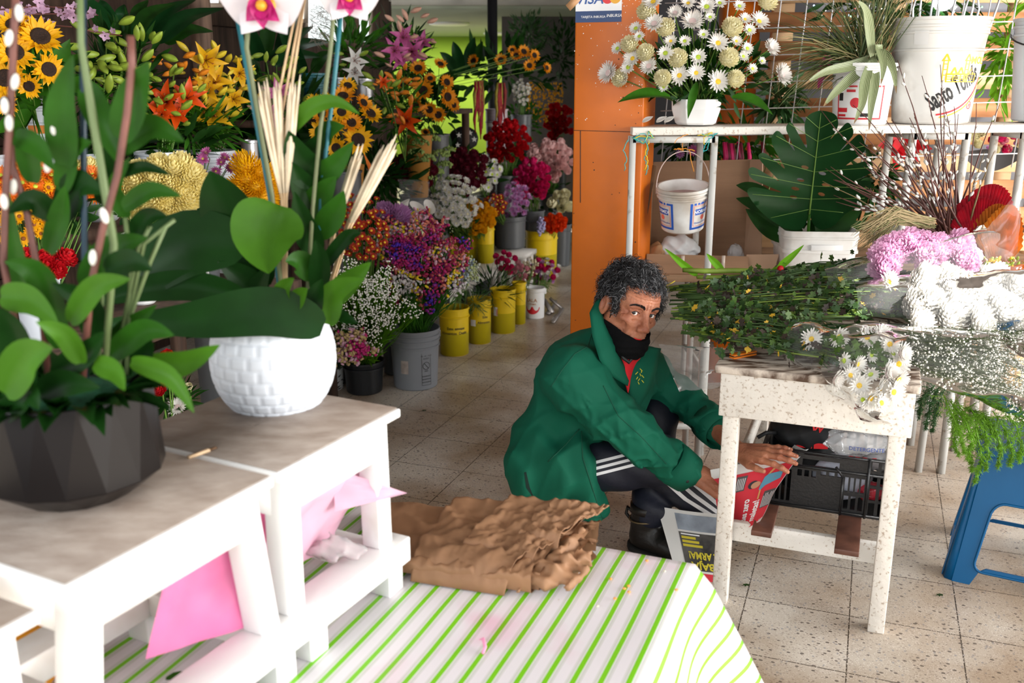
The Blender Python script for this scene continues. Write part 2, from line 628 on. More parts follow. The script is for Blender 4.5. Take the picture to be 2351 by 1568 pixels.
# card sign taped on the post
x0, zt = face_px(1323, -40)
x1, zb = face_px(1427, 50)
cs = thing('card_sign', 'payment card notice taped on the front of the orange post', 'sign', post_pt((x0 + x1) / 2, zb, 0.002))
blue = mat('print_navy', (0.012, 0.045, 0.16), 0.4)
wht = mat('print_white', (0.86, 0.87, 0.88), 0.35)
def on_post(d):
 return lambda p: post_pt(x0 + p[0], zb + p[1], d)
wd, hgt = x1 - x0, zt - zb
b_ = MB()
add_fn(b_, rect(0, 0, wd, hgt, 2), on_post(0.0025))
b_.box((0, 0, 0), (0.0001, 0.0001, 0.0001), Matrix.Translation(post_pt(0.05, zb + 0.05, 0.001)))
obj('panel', b_, wht, cs)
bb = MB()
add_fn(bb, rect(0, 0, wd, 0.038, 2), on_post(0.0032))
obj('footer_band', bb, blue, cs)
tx = MB()
add_fn(tx, text_geo('VISA', 0.052, 0.012, shear=0.2), lambda p: on_post(0.0036)((p[0] + 0.050, p[1] + 0.078)))
add_fn(tx, text_geo('Bienvenidas todas las tarjetas', 0.0165), lambda p: on_post(0.0036)((p[0] + wd / 2, p[1] + 0.132)))
obj('lettering', tx, mat('print_blue', (0.02, 0.09, 0.34), 0.4), cs)
tw = MB()
add_fn(tw, text_geo('MasterCard', 0.017, 0.01, shear=0.2), lambda p: on_post(0.0046)((p[0] + 0.131, p[1] + 0.082)))
add_fn(tw, text_geo('TARJETA INBURSA', 0.011, 0.008), lambda p: on_post(0.0036)((p[0] + 0.066, p[1] + 0.018)))
add_fn(tw, text_geo('INBURSA', 0.014, 0.01, shear=0.2), lambda p: on_post(0.0036)((p[0] + 0.142, p[1] + 0.021)))
obj('white_lettering', tw, wht, cs)
for nm, dx, c in (('red_disc', -0.014, (0.72, 0.03, 0.03)), ('yellow_disc', 0.014, (0.85, 0.42, 0.02))):
 d_ = MB()
 vv = [(0.131 + dx, 0.082, 0)] + [(0.131 + dx + 0.021 * math.cos(k * math.pi / 12), 0.082 + 0.021 * math.sin(k * math.pi / 12), 0) for k in range(24)]
 add_fn(d_, (vv, [(0, 1 + k, 1 + (k + 1) % 24) for k in range(24)]), on_post(0.0036 if dx < 0 else 0.0040))
 obj(nm, d_, mat('print_' + nm, c, 0.4), cs)
tp = MB()
tp.bar(post_pt(x1 - 0.005, zb + 0.12, 0.0045), post_pt(x1 + 0.05, zb + 0.085, 0.0045), 0.032, 0.0008, up=-AU)
tp.bar(post_pt(x0 - 0.028, zb + 0.05, 0.0045), post_pt(x0 + 0.01, zb + 0.085, 0.0045), 0.026, 0.0008, up=-AU)
obj('tape', tp, mat('brown_tape', (0.60, 0.33, 0.16), 0.3), cs)

# ------------------------------------------------------------------ shelves on the right
worn = mat('worn_white_paint', (0.78, 0.75, 0.70), 0.5, col2=(0.44, 0.35, 0.27), scale=120, thresh=(0.29, 0.40), bump=0.25, bscale=40)
worn2 = mat('dirty_white_paint', (0.76, 0.71, 0.64), 0.55, col2=(0.46, 0.37, 0.29), scale=110, thresh=(0.31, 0.43), bump=0.35, bscale=30)
steel = mat('painted_tube', (0.56, 0.55, 0.52), 0.45, col2=(0.34, 0.28, 0.22), scale=30, thresh=(0.3, 0.4))
YS, ZP = 3.5, 1.33
plank = MB()
def pl(x):                                      # the long plank runs level, a little askew
 return Vector((x, YS + 0.02, 1.318))
a_, c_ = Yp(1452, 300, YS - 0.02), Yp(2420, 287, YS - 0.02)
plank.bar((a_.x, YS + 0.09, 1.318), (c_.x + 0.1, YS + 0.09, 1.330), 0.22, 0.028, up=(0, 0, 1))
tag(obj('shelf_plank', plank, worn2, bevel=0.003), 'long dirty white plank carrying the bucket and flower bowl', 'shelf')
def trestle(name, label, xl, xr, y0, y1, ztop, lean=0.0, low=None):
 t = thing(name, label, 'trestle', ((xl + xr) / 2, (y0 + y1) / 2, 0), 'trestles under the plank')
 e = 0.022
 for x, y in ((xl, y0), (xr, y0), (xl, y1), (xr, y1)):
  obj('leg', MB().bar((x - lean, y, 0), (x, y, ztop), e, up=(0, 1, 0)), steel, t)
 for a, b in (((xl, y0), (xr, y0)), ((xl, y1), (xr, y1)), ((xl, y0), (xl, y1)), ((xr, y0), (xr, y1))):
  obj('top_rail', MB().bar((*a, ztop - 0.011), (*b, ztop - 0.011), e, up=(0, 0, 1)), steel, t)
 if low:
  for a, b in (((xl - lean, y0), (xr - lean, y0)), ((xl - lean, y1), (xr - lean, y1)), ((xl - lean, y0), (xl - lean, y1)), ((xr - lean, y0), (xr - lean, y1))):
   obj('cross_rail', MB().bar((*a, low), (*b, low), e, up=(0, 0, 1)), steel, t)
 return t
xl, xr = Yp(1450, 400, YS).x, Yp(1636, 400, YS).x
trestle('trestle', 'narrow white steel trestle with a small bucket hanging inside', xl, xr, YS, YS + 0.26, 1.30, 0.0, 0.20)
x2, x3 = Yp(2092, 400, YS).x, Yp(2215, 400, YS).x
trestle('trestle', 'white steel trestle behind the pussy willow branches', x2, x3, YS + 0.02, YS + 0.24, 1.31, 0.03)
x4 = Yp(2340, 450, YS).x
trestle('trestle', 'white steel trestle at the right end of the plank', x4, x4 + 0.3, YS + 0.02, YS + 0.24, 1.312)
# lower shelf board at bench height
lz = 0.775
lo = MB().box(((xl + 2.15) / 2 + 0.04, YS + 0.42, lz - 0.015), (2.15 - xl, 0.62, 0.03))
tag(obj('shelf_board', lo, mat('rough_board', (0.34, 0.21, 0.12), 0.7, 0.4, 4, stretch=(1, 8, 8)), bevel=0.003), 'rough board at bench height under the cardboard box', 'shelf')
for k, x in enumerate((xr + 0.05, 1.2, 2.1)):
 tag(obj('board_support', MB().bar((x, YS + 0.62, 0), (x, YS + 0.62, lz - 0.03), 0.03, up=(0, 1, 0)).bar((x, YS + 0.2, 0), (x, YS + 0.2, lz - 0.03), 0.03, up=(0, 1, 0)).bar((x, YS + 0.2, 0.35), (x, YS + 0.62, 0.35), 0.02), steel),
  ['steel frame under the rough board behind the crouching person', 'steel frame under the rough board behind the black crate', 'steel frame under the rough board behind the blue stool'][k], 'frame', 'frames under the rough board')
lg = G(2145, 1072)
bt = thing('side_bench', 'thin steel bench standing behind the blue stool', 'bench', (lg.x, lg.y, 0))
for q in ((0, 0), (0.75, 0.0), (0, 0.3)):
 obj('leg', MB().bar((lg.x + q[0], lg.y - 0.06 + q[1], 0), (lg.x + q[0], lg.y - 0.06 + q[1], 0.735), 0.024, up=(0, 1, 0)), steel, bt)
obj('bench_top', MB().box((lg.x + 0.36, lg.y + 0.08, 0.735), (1.0, 0.4, 0.02)), worn, bt)

# welded wire grid
wire = mat('zinc_wire', (0.72, 0.74, 0.76), 0.3, metal=0.3)
YG = 3.95
wg = thing('wire_grid', 'welded white wire grid panel standing behind the plank', 'grid panel', (1.5, YG, 1.0))
gx0, gz0, st_ = Yp(1540, 100, YG).x, 1.15, 0.102
cols, rows = MB(), MB()
for k in range(16):
 cols.tube([(gx0 + k * st_ - 0.02, YG, gz0), (gx0 + k * st_ + 0.035, YG, 2.15)], 0.0026, 5)
for k in range(10):
 rows.tube([(gx0 - 0.03, YG - 0.004, gz0 + 0.02 + k * st_), (gx0 + 15.2 * st_, YG - 0.004, gz0 + 0.06 + k * st_)], 0.0026, 5)
obj('upright_wires', cols, wire, wg)
obj('cross_wires', rows, wire, wg)
# slatted wood behind the grid
slat = mat('pallet_wood', (0.62, 0.30, 0.12), 0.6, col2=(0.30, 0.12, 0.045), scale=2.5, thresh=(0.35, 0.75), stretch=(1.2, 3, 9))
slat2 = mat('pale_pallet_wood', (0.74, 0.50, 0.28), 0.6, col2=(0.50, 0.29, 0.14), scale=2.5, thresh=(0.3, 0.7), stretch=(1.2, 3, 9))
YW = 4.55
xw0, xw1 = Yp(1740, 100, YW).x, Yp(2500, 100, YW).x
pw = thing('pallet_wall', 'wall of orange brown pallet slats behind the wire grid', 'pallet', ((xw0 + xw1) / 2, YW, 0))
for k in range(15):
 z = 0.62 + k * 0.125
 obj('slat', MB().box(((xw0 + xw1) / 2, YW + 0.012 * (k % 2), z), (xw1 - xw0, 0.02, 0.085)), slat2 if k % 3 == 1 else slat, pw)
for x in (xw0 + 0.12, xw0 + 0.62, xw0 + 1.2, xw1 - 0.1):
 obj('pallet_post', MB().box((x, YW + 0.06, 1.2), (0.09, 0.06, 2.4)), slat2, pw)
px_ = Yp(1690, 265, 4.7).x
struct(obj('pillar_back', MB().box((px_, 4.75, 1.35), (0.16, 0.16, 2.7)), orange))

# ------------------------------------------------------------------ buckets
def bucket(name, label, loc, rt, h, m, rb=None, ridges=(), handle=None, group=None, lip=0.006, water=True, n=40, tilt=None, handle_up=True, hm=None, cat='bucket'):
 rb = rb or rt * 0.86
 loc = Vector(loc)
 t = thing(name, label, cat, loc, group)
 def rad(z):
  return rb + (rt - rb) * z / h
 prof = [(0.0, 0.0), (rb - 0.006, 0.0), (rb, 0.006)]
 zs = sorted(ridges)
 for z in zs:
  z *= h
  r = rad(z)
  prof += [(r, z - 0.007), (r + 0.006, z - 0.004), (r + 0.006, z + 0.002), (r, z + 0.005)]
 prof += [(rt, h - 0.012), (rt + lip, h - 0.010), (rt + lip, h), (rt - 0.002, h), (rad(h * 0.3) - 0.003, h * 0.3), (0.0, h * 0.3)]
 M = Matrix.Translation(loc) if tilt is None else Matrix.Translation(loc) @ tilt
 obj('body', MB().lathe(prof, n, M), m, t, auto=0.6)
 if handle:
  hb = MB()
  a0 = handle
  hz = h * 0.86
  ca, sa = math.cos(a0), math.sin(a0)
  r2 = rt + 0.008
  pts = []
  for k in range(17):
   q = math.pi * k / 16
   x = r2 * math.cos(q)
   if handle_up:
    pts.append((x * ca, x * sa, hz + 1.25 * rt * math.sin(q)))
   else:
    y = r2 * 1.03 * math.sin(q)
    pts.append((x * ca - y * sa, x * sa + y * ca, hz - 0.35 * rt * math.sin(q)))
  hb.tube([M @ Vector(p) for p in pts], 0.0022 if handle_up else 0.003, 6)
  obj('handle', hb, hm or wire, t)
  for sg in (1, -1):
   c = M @ Vector((sg * (rad(hz) + 0.006) * ca, sg * (rad(hz) + 0.006) * sa, hz))
   obj('handle_lug', MB().box((0, 0, 0), (0.012, 0.026, 0.036), Matrix.Translation(c) @ Matrix.Rotation(a0, 4, 'Z')), m, t, bevel=0.003)
 return t, M
def to_cam(P):                                  # heading from P towards the camera
 return math.atan2(CAM.y - P[1], CAM.x - P[0])
white_pl = mat('white_plastic', (0.80, 0.80, 0.79), 0.35, 0.05, 3)
white_dirty = mat('grimy_white_plastic', (0.79, 0.78, 0.75), 0.4, col2=(0.40, 0.34, 0.28), scale=5, thresh=(0.30, 0.55))
black_print = mat('print_black', (0.015, 0.015, 0.015), 0.5)
red_print = mat('print_red', (0.62, 0.02, 0.03), 0.45)
yel_print = mat('print_yellow', (0.90, 0.50, 0.02), 0.45)

def frame_strips(x0, y0, x1, y1, w):
 g = []
 for a in ((x0, y0, x1, y0 + w), (x0, y1 - w, x1, y1), (x0, y0, x0 + w, y1), (x1 - w, y0, x1, y1)):
  g.append(rect(*a, n=6))
 return g
# big white bucket on the plank, with its printed shop mark
ZPL = 1.342
bl, br_ = Yp(2063, 45, 3.58), Yp(2280, 40, 3.58)
bc = ((bl.x + br_.x) / 2, 3.62, ZPL)
rtop = (br_.x - bl.x) / 2 * 0.985
bg_, M_ = bucket('bucket', 'large grimy white bucket with printed church mark on the plank', bc, rtop, 0.365, white_dirty, rb=rtop * 0.80, ridges=(0.70, 0.86, 0.92), n=56)
ac = to_cam(bc)
fw = cyl_wrap(rtop * 0.80, ac + 0.52, bc[2], slope=(rtop * 0.2) / 0.365)
def onb(p, dx=0.0, dz=0.0, rot=0.0):
 x, y = p[0] * math.cos(rot) - p[1] * math.sin(rot) + dx, p[0] * math.sin(rot) + p[1] * math.cos(rot) + dz
 q = fw((x, y))
 return Vector((q.x + bc[0], q.y + bc[1], q.z))
k1, k2, k3 = MB(), MB(), MB()
add_fn(k1, text_geo('Santo Tomás', 0.062, 0.03, shear=0.25), lambda p: onb((p[0] * 0.60, p[1] * 1.45), -0.002, 0.125, 0.62))
add_fn(k2, text_geo('MOLE', 0.034, 0.025), lambda p: onb(p, 0.085, 0.218))
for k in range(5):                              # the sketched church towers
 w_, h_ = (0.016, 0.075) if k in (0, 3) else (0.05, 0.03)
 xx = (-0.04, -0.012, 0.01, 0.03, 0.05)[k]
 for g in frame_strips(xx - w_ / 2, 0.145, xx + w_ / 2, 0.145 + h_, 0.0035) + [rect(xx - w_ / 2, 0.145 + h_ * q, xx + w_ / 2, 0.148 + h_ * q, 3) for q in (0.3, 0.55, 0.8)]:
  add_fn(k2, g, onb)
 add_fn(k2, text_geo('^', 0.06, 0.01), lambda p: onb(p, xx, 0.13 + h_ + 0.012))
def arc_strip(r0, r1, cx, cy, a0, a1, n=14):
 v = []
 for k in range(n + 1):
  a = a0 + (a1 - a0) * k / n
  v += [(cx + r0 * math.cos(a), cy + r0 * math.sin(a), 0), (cx + r1 * math.cos(a), cy + r1 * math.sin(a), 0)]
 return v, [(2 * i, 2 * i + 1, 2 * i + 3, 2 * i + 2) for i in range(n)]
add_fn(k3, arc_strip(0.200, 0.206, -0.075, 0.235, -1.45, -0.35), onb)
add_fn(k2, arc_strip(0.211, 0.216, -0.075, 0.235, -1.40, -0.35), onb)
add_fn(k3, arc_strip(0.011, 0.0135, 0.075, 0.066, 0, 6.283, 20), onb)
add_fn(k3, text_geo('20', 0.014, 0.01), lambda p: onb(p, 0.075, 0.066))
for nm, mb_, mm in (('brand_lettering', k1, black_print), ('church_print', k2, yel_print), ('red_print', k3, red_print)):
 obj(nm, mb_, mm, bg_)
lb = MB()
add_fn(lb, rect(-0.024, 0.272, 0.016, 0.318, 4), lambda p: (lambda q: Vector((q.x + bc[0], q.y + bc[1], q.z)))(cyl_wrap(rtop * 0.80, ac - 0.32, bc[2], 0.006, slope=(rtop * 0.2) / 0.365)(p)))
obj('handle_socket', lb, white_pl, bg_)
# pale bucket at the right edge
P = Yp(2362, 280, 3.58)
bk2, _ = bucket('bucket', 'pale grey bucket with black handle at the right end of the plank', (P.x + 0.10, 3.62, 1.348), 0.16, 0.36, mat('pale_grey_plastic', (0.62, 0.65, 0.70), 0.35), rb=0.132, ridges=(0.84, 0.92), handle=2.6, handle_up=False, hm=black_print)
# medium white bucket holding the grass
bl, br_ = Yp(1925, 160, 3.55), Yp(2066, 160, 3.55)
gc = ((bl.x + br_.x) / 2, 3.60, ZPL - 0.004)
grb = (br_.x - bl.x) / 2
gb, _ = bucket('bucket', 'white bucket with red framed label holding the drooping grass', gc, grb, 0.215, white_pl, rb=grb * 0.86, ridges=(0.72, 0.9))
fwg = cyl_wrap(grb * 0.86, to_cam(gc), gc[2], slope=grb * 0.14 / 0.215)
def ong(p, dx=0, dz=0):
 q = fwg((p[0] + dx, p[1] + dz))
 return Vector((q.x + gc[0], q.y + gc[1], q.z))
r1_, r2_ = MB(), MB()
for x0_, z0_, x1_, z1_ in ((-0.085, 0.02, 0.075, 0.026), (-0.085, 0.132, 0.075, 0.138), (-0.085, 0.02, -0.08, 0.138), (0.07, 0.02, 0.075, 0.138), (-0.05, 0.115, -0.02, 0.124), (-0.08, 0.045, -0.045, 0.06), (-0.08, 0.03, -0.05, 0.038)):
 add_fn(r1_, rect(x0_, z0_, x1_, z1_), ong)
add_fn(r1_, arc_strip(0.0, 0.018, -0.018, 0.078, 0, 6.283, 20), ong)
add_fn(r2_, rect(-0.078, 0.085, -0.062, 0.112), ong)
add_fn(r2_, rect(0.0, 0.03, 0.03, 0.042), ong)
obj('red_label', r1_, red_print, gb)
obj('dark_label', r2_, black_print, gb)

# small bucket hanging in the trestle by its wire handle
hb_ = Yp(1568, 530, YS + 0.06)
hw = (Yp(1626, 420, YS + 0.06).x - Yp(1511, 420, YS + 0.06).x) / 2
hz = Yp(1568, 526, YS + 0.06).z
hc = (hb_.x, YS + 0.075, hz)
tilt = Matrix.Rotation(math.radians(-3.5), 4, 'Y') @ Matrix.Rotation(math.radians(9), 4, 'X')
hk, HM = bucket('bucket', 'small white bucket with blue bordered labels hanging by its wire handle', hc, hw, 0.165, white_dirty, rb=hw * 0.84, ridges=(0.80, 0.90), tilt=tilt)
hp = []
for k in range(25):
 q = math.pi * k / 24
 hp.append(HM @ Vector(((hw + 0.006) * math.cos(q), 0, 0.14 + 0.152 * math.sin(q) ** 0.8)))
obj('handle', MB().tube(hp, 0.0018, 6), mat('rusty_wire', (0.60, 0.48, 0.44), 0.4), hk)
fwh = cyl_wrap(hw * 0.84, -math.pi / 2, 0, slope=hw * 0.16 / 0.165)
def onh(p, dx=0, dz=0):
 return HM @ fwh((p[0] + dx, p[1] + dz))
h1, h2, h3, h4 = MB(), MB(), MB(), MB()
for dx in (0.062, -0.095):
 for g in frame_strips(-0.05, 0.018, 0.05, 0.118, 0.008):
  add_fn(h1, g, lambda p: onh(p, dx))
 for g in frame_strips(-0.0385, 0.03, 0.0385, 0.107, 0.0016):
  add_fn(h2, g, lambda p: onh(p, dx))
 add_fn(h1, rect(-0.031, 0.072, 0.031, 0.095), lambda p: onh(p, dx))
 add_fn(h1, text_geo('Quesos Chihuahua', 0.0095, 0.008), lambda p: onh(p, dx + 0.002, 0.042))
 add_fn(h2, arc_strip(0.0, 0.0095, 0.002, 0.060, 0, 6.283, 18), lambda p: onh(p, dx))
 add_fn(h3, text_geo('NORMEX', 0.0175, 0.02), lambda p: (lambda q: q + (q - HM @ Vector((0, 0, q.z - hz))).normalized() * 0.0006)(onh(p, dx, 0.083)))
obj('blue_label', h1, mat('print_royal', (0.02, 0.09, 0.42), 0.4), hk)
obj('red_label', h2, mat('print_coral', (0.80, 0.16, 0.12), 0.4), hk)
obj('label_lettering', h3, wht, hk)
obj('lime_inside', h4.lathe([(0.0, 0.125), (hw * 0.96, 0.125)], 24, HM), mat('pinkish_scale', (0.60, 0.42, 0.40), 0.7, 0.3, 10), hk)
# square white tub with the monstera leaves
sl_, sr_ = Yp(1798, 560, 3.6), Yp(1968, 560, 3.6)
stc = ((sl_.x + sr_.x) / 2, 3.68, lz)
sw = sr_.x - sl_.x
tub = thing('square_tub', 'square white lidless tub holding the big monstera leaf', 'tub', stc)
def rsq(hw_, r, n=6):
 o = []
 for cx, cy, a0 in ((1, 1, 0), (-1, 1, 1), (-1, -1, 2), (1, -1, 3)):
  for k in range(n + 1):
   a = (a0 + k / n) * math.pi / 2
   o.append((cx * (hw_ - r) + r * math.cos(a), cy * (hw_ - r) + r * math.sin(a)))
 return o
def sq_loft(prof, M, closed=False):
 vs_, fs = [], []
 n = 0
 for hw_, z in prof:
  L_ = rsq(hw_, hw_ * 0.22)
  n = len(L_)
  vs_ += [(x, y, z) for x, y in L_]
 for i in range(len(prof) - 1):
  for k in range(n):
   k2 = (k + 1) % n
   fs.append((i * n + k, i * n + k2, (i + 1) * n + k2, (i + 1) * n + k))
 fs.append(tuple(range(n - 1, -1, -1)))
 return MB().add(vs_, fs, M)
q = sw / 2
H_ = 0.175
obj('body', sq_loft([(q * 0.88, 0), (q * 0.90, 0.004), (q * 0.95, H_ * 0.52), (q * 1.0, H_ * 0.53), (q * 1.0, H_ * 0.6), (q * 0.97, H_ * 0.61), (q * 0.98, H_ * 0.82), (q * 1.01, H_ * 0.83), (q * 1.01, H_ * 0.87), (q * 0.985, H_ * 0.88), (q * 0.99, H_), (q * 0.96, H_), (q * 0.9, 0.05), (0.001, 0.05)],
 Matrix.Translation(stc) @ Matrix.Rotation(-0.08, 4, 'Z')), white_dirty, tub, auto=0.7)
obj('handle_tab', MB().box((0, 0, 0), (sw * 0.42, 0.012, 0.022), Matrix.Translation((stc[0] + 0.005, stc[1] - q * 1.0, lz + H_ * 0.66))), white_pl, tub, bevel=0.002)
# flower bowl (octagonal) on the plank
bl, br_ = Yp(1547, 262, 3.5), Yp(1665, 262, 3.5)
bwc = ((bl.x + br_.x) / 2, 3.57, ZPL - 0.004)
bwr = (br_.x - bl.x) / 2 * 1.02
bowl = thing('flower_bowl', 'white faceted plastic bowl of chrysanthemums on the plank', 'bowl', bwc)
obj('body', MB().lathe([(0.0, 0), (bwr * 0.72, 0), (bwr * 0.84, 0.008), (bwr * 1.0, 0.055), (bwr * 1.02, 0.088), (bwr * 0.98, 0.092), (bwr * 0.94, 0.06), (0, 0.05)], 8, Matrix.Translation(bwc) @ Matrix.Rotation(0.2, 4, 'Z')), white_pl, bowl, smooth=False, bevel=0.005)

# ------------------------------------------------------------------ work table with the lying bouquets
def mesh_uv(mb, name, mats, uvs):
 me = mb.mesh(name, mats)
 uv = me.uv_layers.new(name='uv')
 vi = np.zeros(len(me.loops), np.int32)
 me.loops.foreach_get('vertex_index', vi)
 uv.data.foreach_set('uv', np.array(uvs, np.float32)[vi].ravel())
 return me
ZT = 0.74
TA, TB = G(1645, 838, ZT), G(2112, 886, ZT)
ex = (TB - TA).normalized()
ey = Vector((-ex.y, ex.x, 0))
TWD, TDP = (TB - TA).length, 0.98
def T(a, b, z):                                 # table frame: a from its left front corner, b away from us
 return TA.xy.to_3d() + ex * a + ey * b + Vector((0, 0, z))
def tbox(mb, a0, a1, b0, b1, z0, z1, mi=0):
 vs_ = [T(a, b, z) for z in (z0, z1) for b in (b0, b1) for a in (a0, a1)]
 return mb.add(vs_, [(0, 2, 3, 1), (4, 5, 7, 6), (0, 1, 5, 4), (2, 6, 7, 3), (0, 4, 6, 2), (1, 3, 7, 5)], None, mi)
tbl = thing('work_table', 'paint-worn white wooden table under the lying bouquets', 'table', T(TWD / 2, 0.3, 0))
obj('table_top', tbox(MB(), -0.004, TWD + 0.004, -0.006, TDP, ZT - 0.022, ZT), mat('scraped_top', (0.66, 0.57, 0.48), 0.6, col2=(0.09, 0.05, 0.03), scale=14, thresh=(0.42, 0.60), bump=0.4, bscale=30, stretch=(1, 3, 1)), tbl, bevel=0.004)
obj('apron', tbox(MB(), 0.012, TWD - 0.006, 0.008, 0.034, ZT - 0.148, ZT - 0.022), worn2, tbl, bevel=0.002)
obj('apron', tbox(MB(), 0.012, TWD - 0.006, TDP - 0.04, TDP - 0.015, ZT - 0.148, ZT - 0.022), worn2, tbl)
for a in (0.012, TWD - 0.03):
 obj('apron', tbox(MB(), a, a + 0.022, 0.034, TDP - 0.04, ZT - 0.148, ZT - 0.022), worn2, tbl)
LW = 0.044
for a, b in ((0.022, 0.024), (TWD - 0.016 - LW, 0.024), (0.022, TDP - 0.09), (TWD - 0.016 - LW, TDP - 0.09)):
 obj('leg', tbox(MB(), a, a + LW, b, b + LW, 0, ZT - 0.022 - (0.0 if b > 0.1 else 0.02)), worn2, tbl, bevel=0.003)
for b in (0.075, TDP - 0.13):
 obj('stretcher', tbox(MB(), 0.03, TWD - 0.03, b, b + 0.022, 0.185, 0.245), worn, tbl, bevel=0.002)
for a in (0.03, TWD - 0.05):
 obj('side_stretcher', tbox(MB(), a, a + 0.02, 0.07, TDP - 0.1, 0.30, 0.345), worn, tbl)
board = mat('dark_plank', (0.20, 0.085, 0.055), 0.35, col2=(0.07, 0.03, 0.022), scale=9, thresh=(0.3, 0.6))
for k, (p0, p1) in enumerate((((1724, 1222), (1770, 1232)), ((1915, 1264), (1972, 1275)))):
 A, B = G(*p0, 0.255), G(*p1, 0.255)
 a0, a1 = (A - T(0, 0, 0.255)).dot(ex), (B - T(0, 0, 0.255)).dot(ex)
 b0 = (A - T(0, 0, 0.255)).dot(ey)
 tag(obj('support_board', tbox(MB(), a0, a1, b0, TDP - 0.1, 0.2455, 0.2615), board, bevel=0.002), ['dark board across the table stretchers under the red newspaper', 'dark board across the table stretchers under the crate right end'][k], 'board', 'boards carrying the black crate')
# black crate
cr0 = G(2034, 1196, 0.262)
ca, cb_ = (cr0 - T(0, 0, 0.262)).dot(ex), (cr0 - T(0, 0, 0.262)).dot(ey)
CW, CD, CH = 0.36, 0.30, 0.185
crate = thing('plastic_crate', 'black plastic crate of bags under the work table', 'crate', T(ca - CW / 2, cb_ + CD / 2, 0.262))
blackp = mat('black_plastic', (0.012, 0.012, 0.013), 0.35, bump=0.1, scale=40)
def slots(x0, x1, z0, z1, n, gap=0.35):
 w = (x1 - x0) / n
 return [[(x0 + (k + gap / 2) * w, z0), (x0 + (k + 1 - gap / 2) * w, z0), (x0 + (k + 1 - gap / 2) * w, z1), (x0 + (k + gap / 2) * w, z1)] for k in range(n)]
def cr_front(b):
 return lambda p: T(ca - CW + p.x, b + p.z, 0.262 + p.y)
holes = slots(0.165, 0.235, 0.115, 0.128, 3) + slots(0.235, 0.295, 0.02, 0.062, 3) + slots(0.235, 0.295, 0.075, 0.12, 4) + slots(0.10, 0.16, 0.105, 0.125, 3) \
 + slots(0.303, 0.355, 0.01, 0.05, 2) + slots(0.303, 0.355, 0.058, 0.095, 2) + slots(0.303, 0.355, 0.103, 0.14, 2) + slots(0.303, 0.355, 0.148, 0.178, 2) + slots(0.11, 0.225, 0.14, 0.16, 1, 0.1) + slots(0.01, 0.09, 0.02, 0.12, 5)
obj('front_panel', MB().plate([(0, 0), (CW, 0), (CW, CH), (0.245, CH), (0.225, CH - 0.012), (0.1, CH - 0.012), (0.09, CH), (0, CH)], holes, 0.006, fn=cr_front(cb_)), blackp, crate, smooth=False)
obj('back_panel', MB().plate([(0, 0), (CW, 0), (CW, CH), (0, CH)], slots(0.02, CW - 0.02, 0.03, 0.08, 12) + slots(0.02, CW - 0.02, 0.1, 0.15, 12), 0.006, fn=cr_front(cb_ + CD)), blackp, crate, smooth=False)
for k, a in enumerate((ca - CW, ca)):
 obj('side_panel', MB().plate([(0, 0), (CD, 0), (CD, CH), (0, CH)], slots(0.02, CD - 0.02, 0.03, 0.08, 9) + slots(0.08, CD - 0.08, 0.12, 0.15, 1), 0.006, fn=lambda p: T(a + p.z, cb_ + p.x, 0.262 + p.y)), blackp, crate, smooth=False)
obj('bottom', tbox(MB(), ca - CW, ca, cb_, cb_ + CD, 0.262, 0.268), blackp, crate)
rim = MB()
for z in (0.262 + CH - 0.004, 0.262 + 0.135, 0.27):
 rim.bar(T(ca - CW, cb_ - 0.004, z), T(ca + 0.004, cb_ - 0.004, z), 0.007, 0.007)
obj('ribs', rim.bar(T(ca - 0.06, cb_ - 0.006, 0.262), T(ca - 0.06, cb_ - 0.006, 0.262 + CH), 0.006).bar(T(ca - 0.128, cb_ - 0.006, 0.262), T(ca - 0.128, cb_ - 0.006, 0.38), 0.006).bar(T(ca - 0.128, cb_ - 0.006, 0.38), T(ca - 0.15, cb_ - 0.006, 0.41), 0.006), blackp, crate)
def crumple(c, r, seed, h=0.006, amp=0.35, fr=2.2, lo=None, rot=None):
 """a creased soft lump"""
 c = np.array(c, np.float32)
 rr_ = np.random.RandomState(seed)
 D = rr_.normal(size=(7, 3)); D /= np.linalg.norm(D, axis=1)[:, None]
 ph = rr_.uniform(0, 6.28, 7)
 m = max(r)
 def fn(P):
  q = P - c
  if rot is not None:
   q = q @ np.array(rot, np.float32)
  d = d_ell(q, (0, 0, 0), r)
  for k in range(7):
   d = d + amp * m * 0.10 * (np.abs(np.sin((q @ D[k].astype(np.float32)) * fr * (1 + k * 0.45) / m + ph[k])) - 0.5)
  if lo is not None:
   d = np.maximum(d, lo - P[..., 2])
  return d
 R_ = np.array([m * 1.35] * 3)
 return sdf_mb(fn, c - R_, c + R_, h)
bagm = mat('black_cloth_bag', (0.010, 0.010, 0.011), 0.7, 0.2, 10)
P = T(ca - CW + 0.11, cb_ + 0.16, 0.455)
hb2 = thing('cloth_bag', 'black cloth bag with red marks lying in the crate', 'bag', (P.x, P.y, 0.268))
obj('bag_body', crumple(P, (0.115, 0.10, 0.055), 5, 0.007), bagm, hb2)
obj('bag_base', crumple(P - Vector((0, 0, 0.11)), (0.10, 0.10, 0.085), 6, 0.009, lo=0.269), bagm, hb2)
obj('strap', MB().tube([P + Vector((-0.10, -0.03, 0.0)), P + Vector((-0.14, -0.06, 0.012)), P + Vector((-0.165, -0.06, -0.004))], 0.006, 6), bagm, hb2)
rm = MB()
def on_bag(p):
 d = Vector((p[0], -0.075, p[1]))
 return P + ex * p[0] + Vector((0, 0, p[1])) - ey * (0.088 - p[0] ** 2 * 3)
add_fn(rm, text_geo('W', 0.035, 0.03, shear=0.2), lambda p: on_bag((p[0] + 0.035, p[1] + 0.035)))
add_fn(rm, rect(-0.02, -0.028, 0.025, -0.012, 3), on_bag)
add_fn(rm, rect(0.03, -0.028, 0.07, -0.010, 3), on_bag)
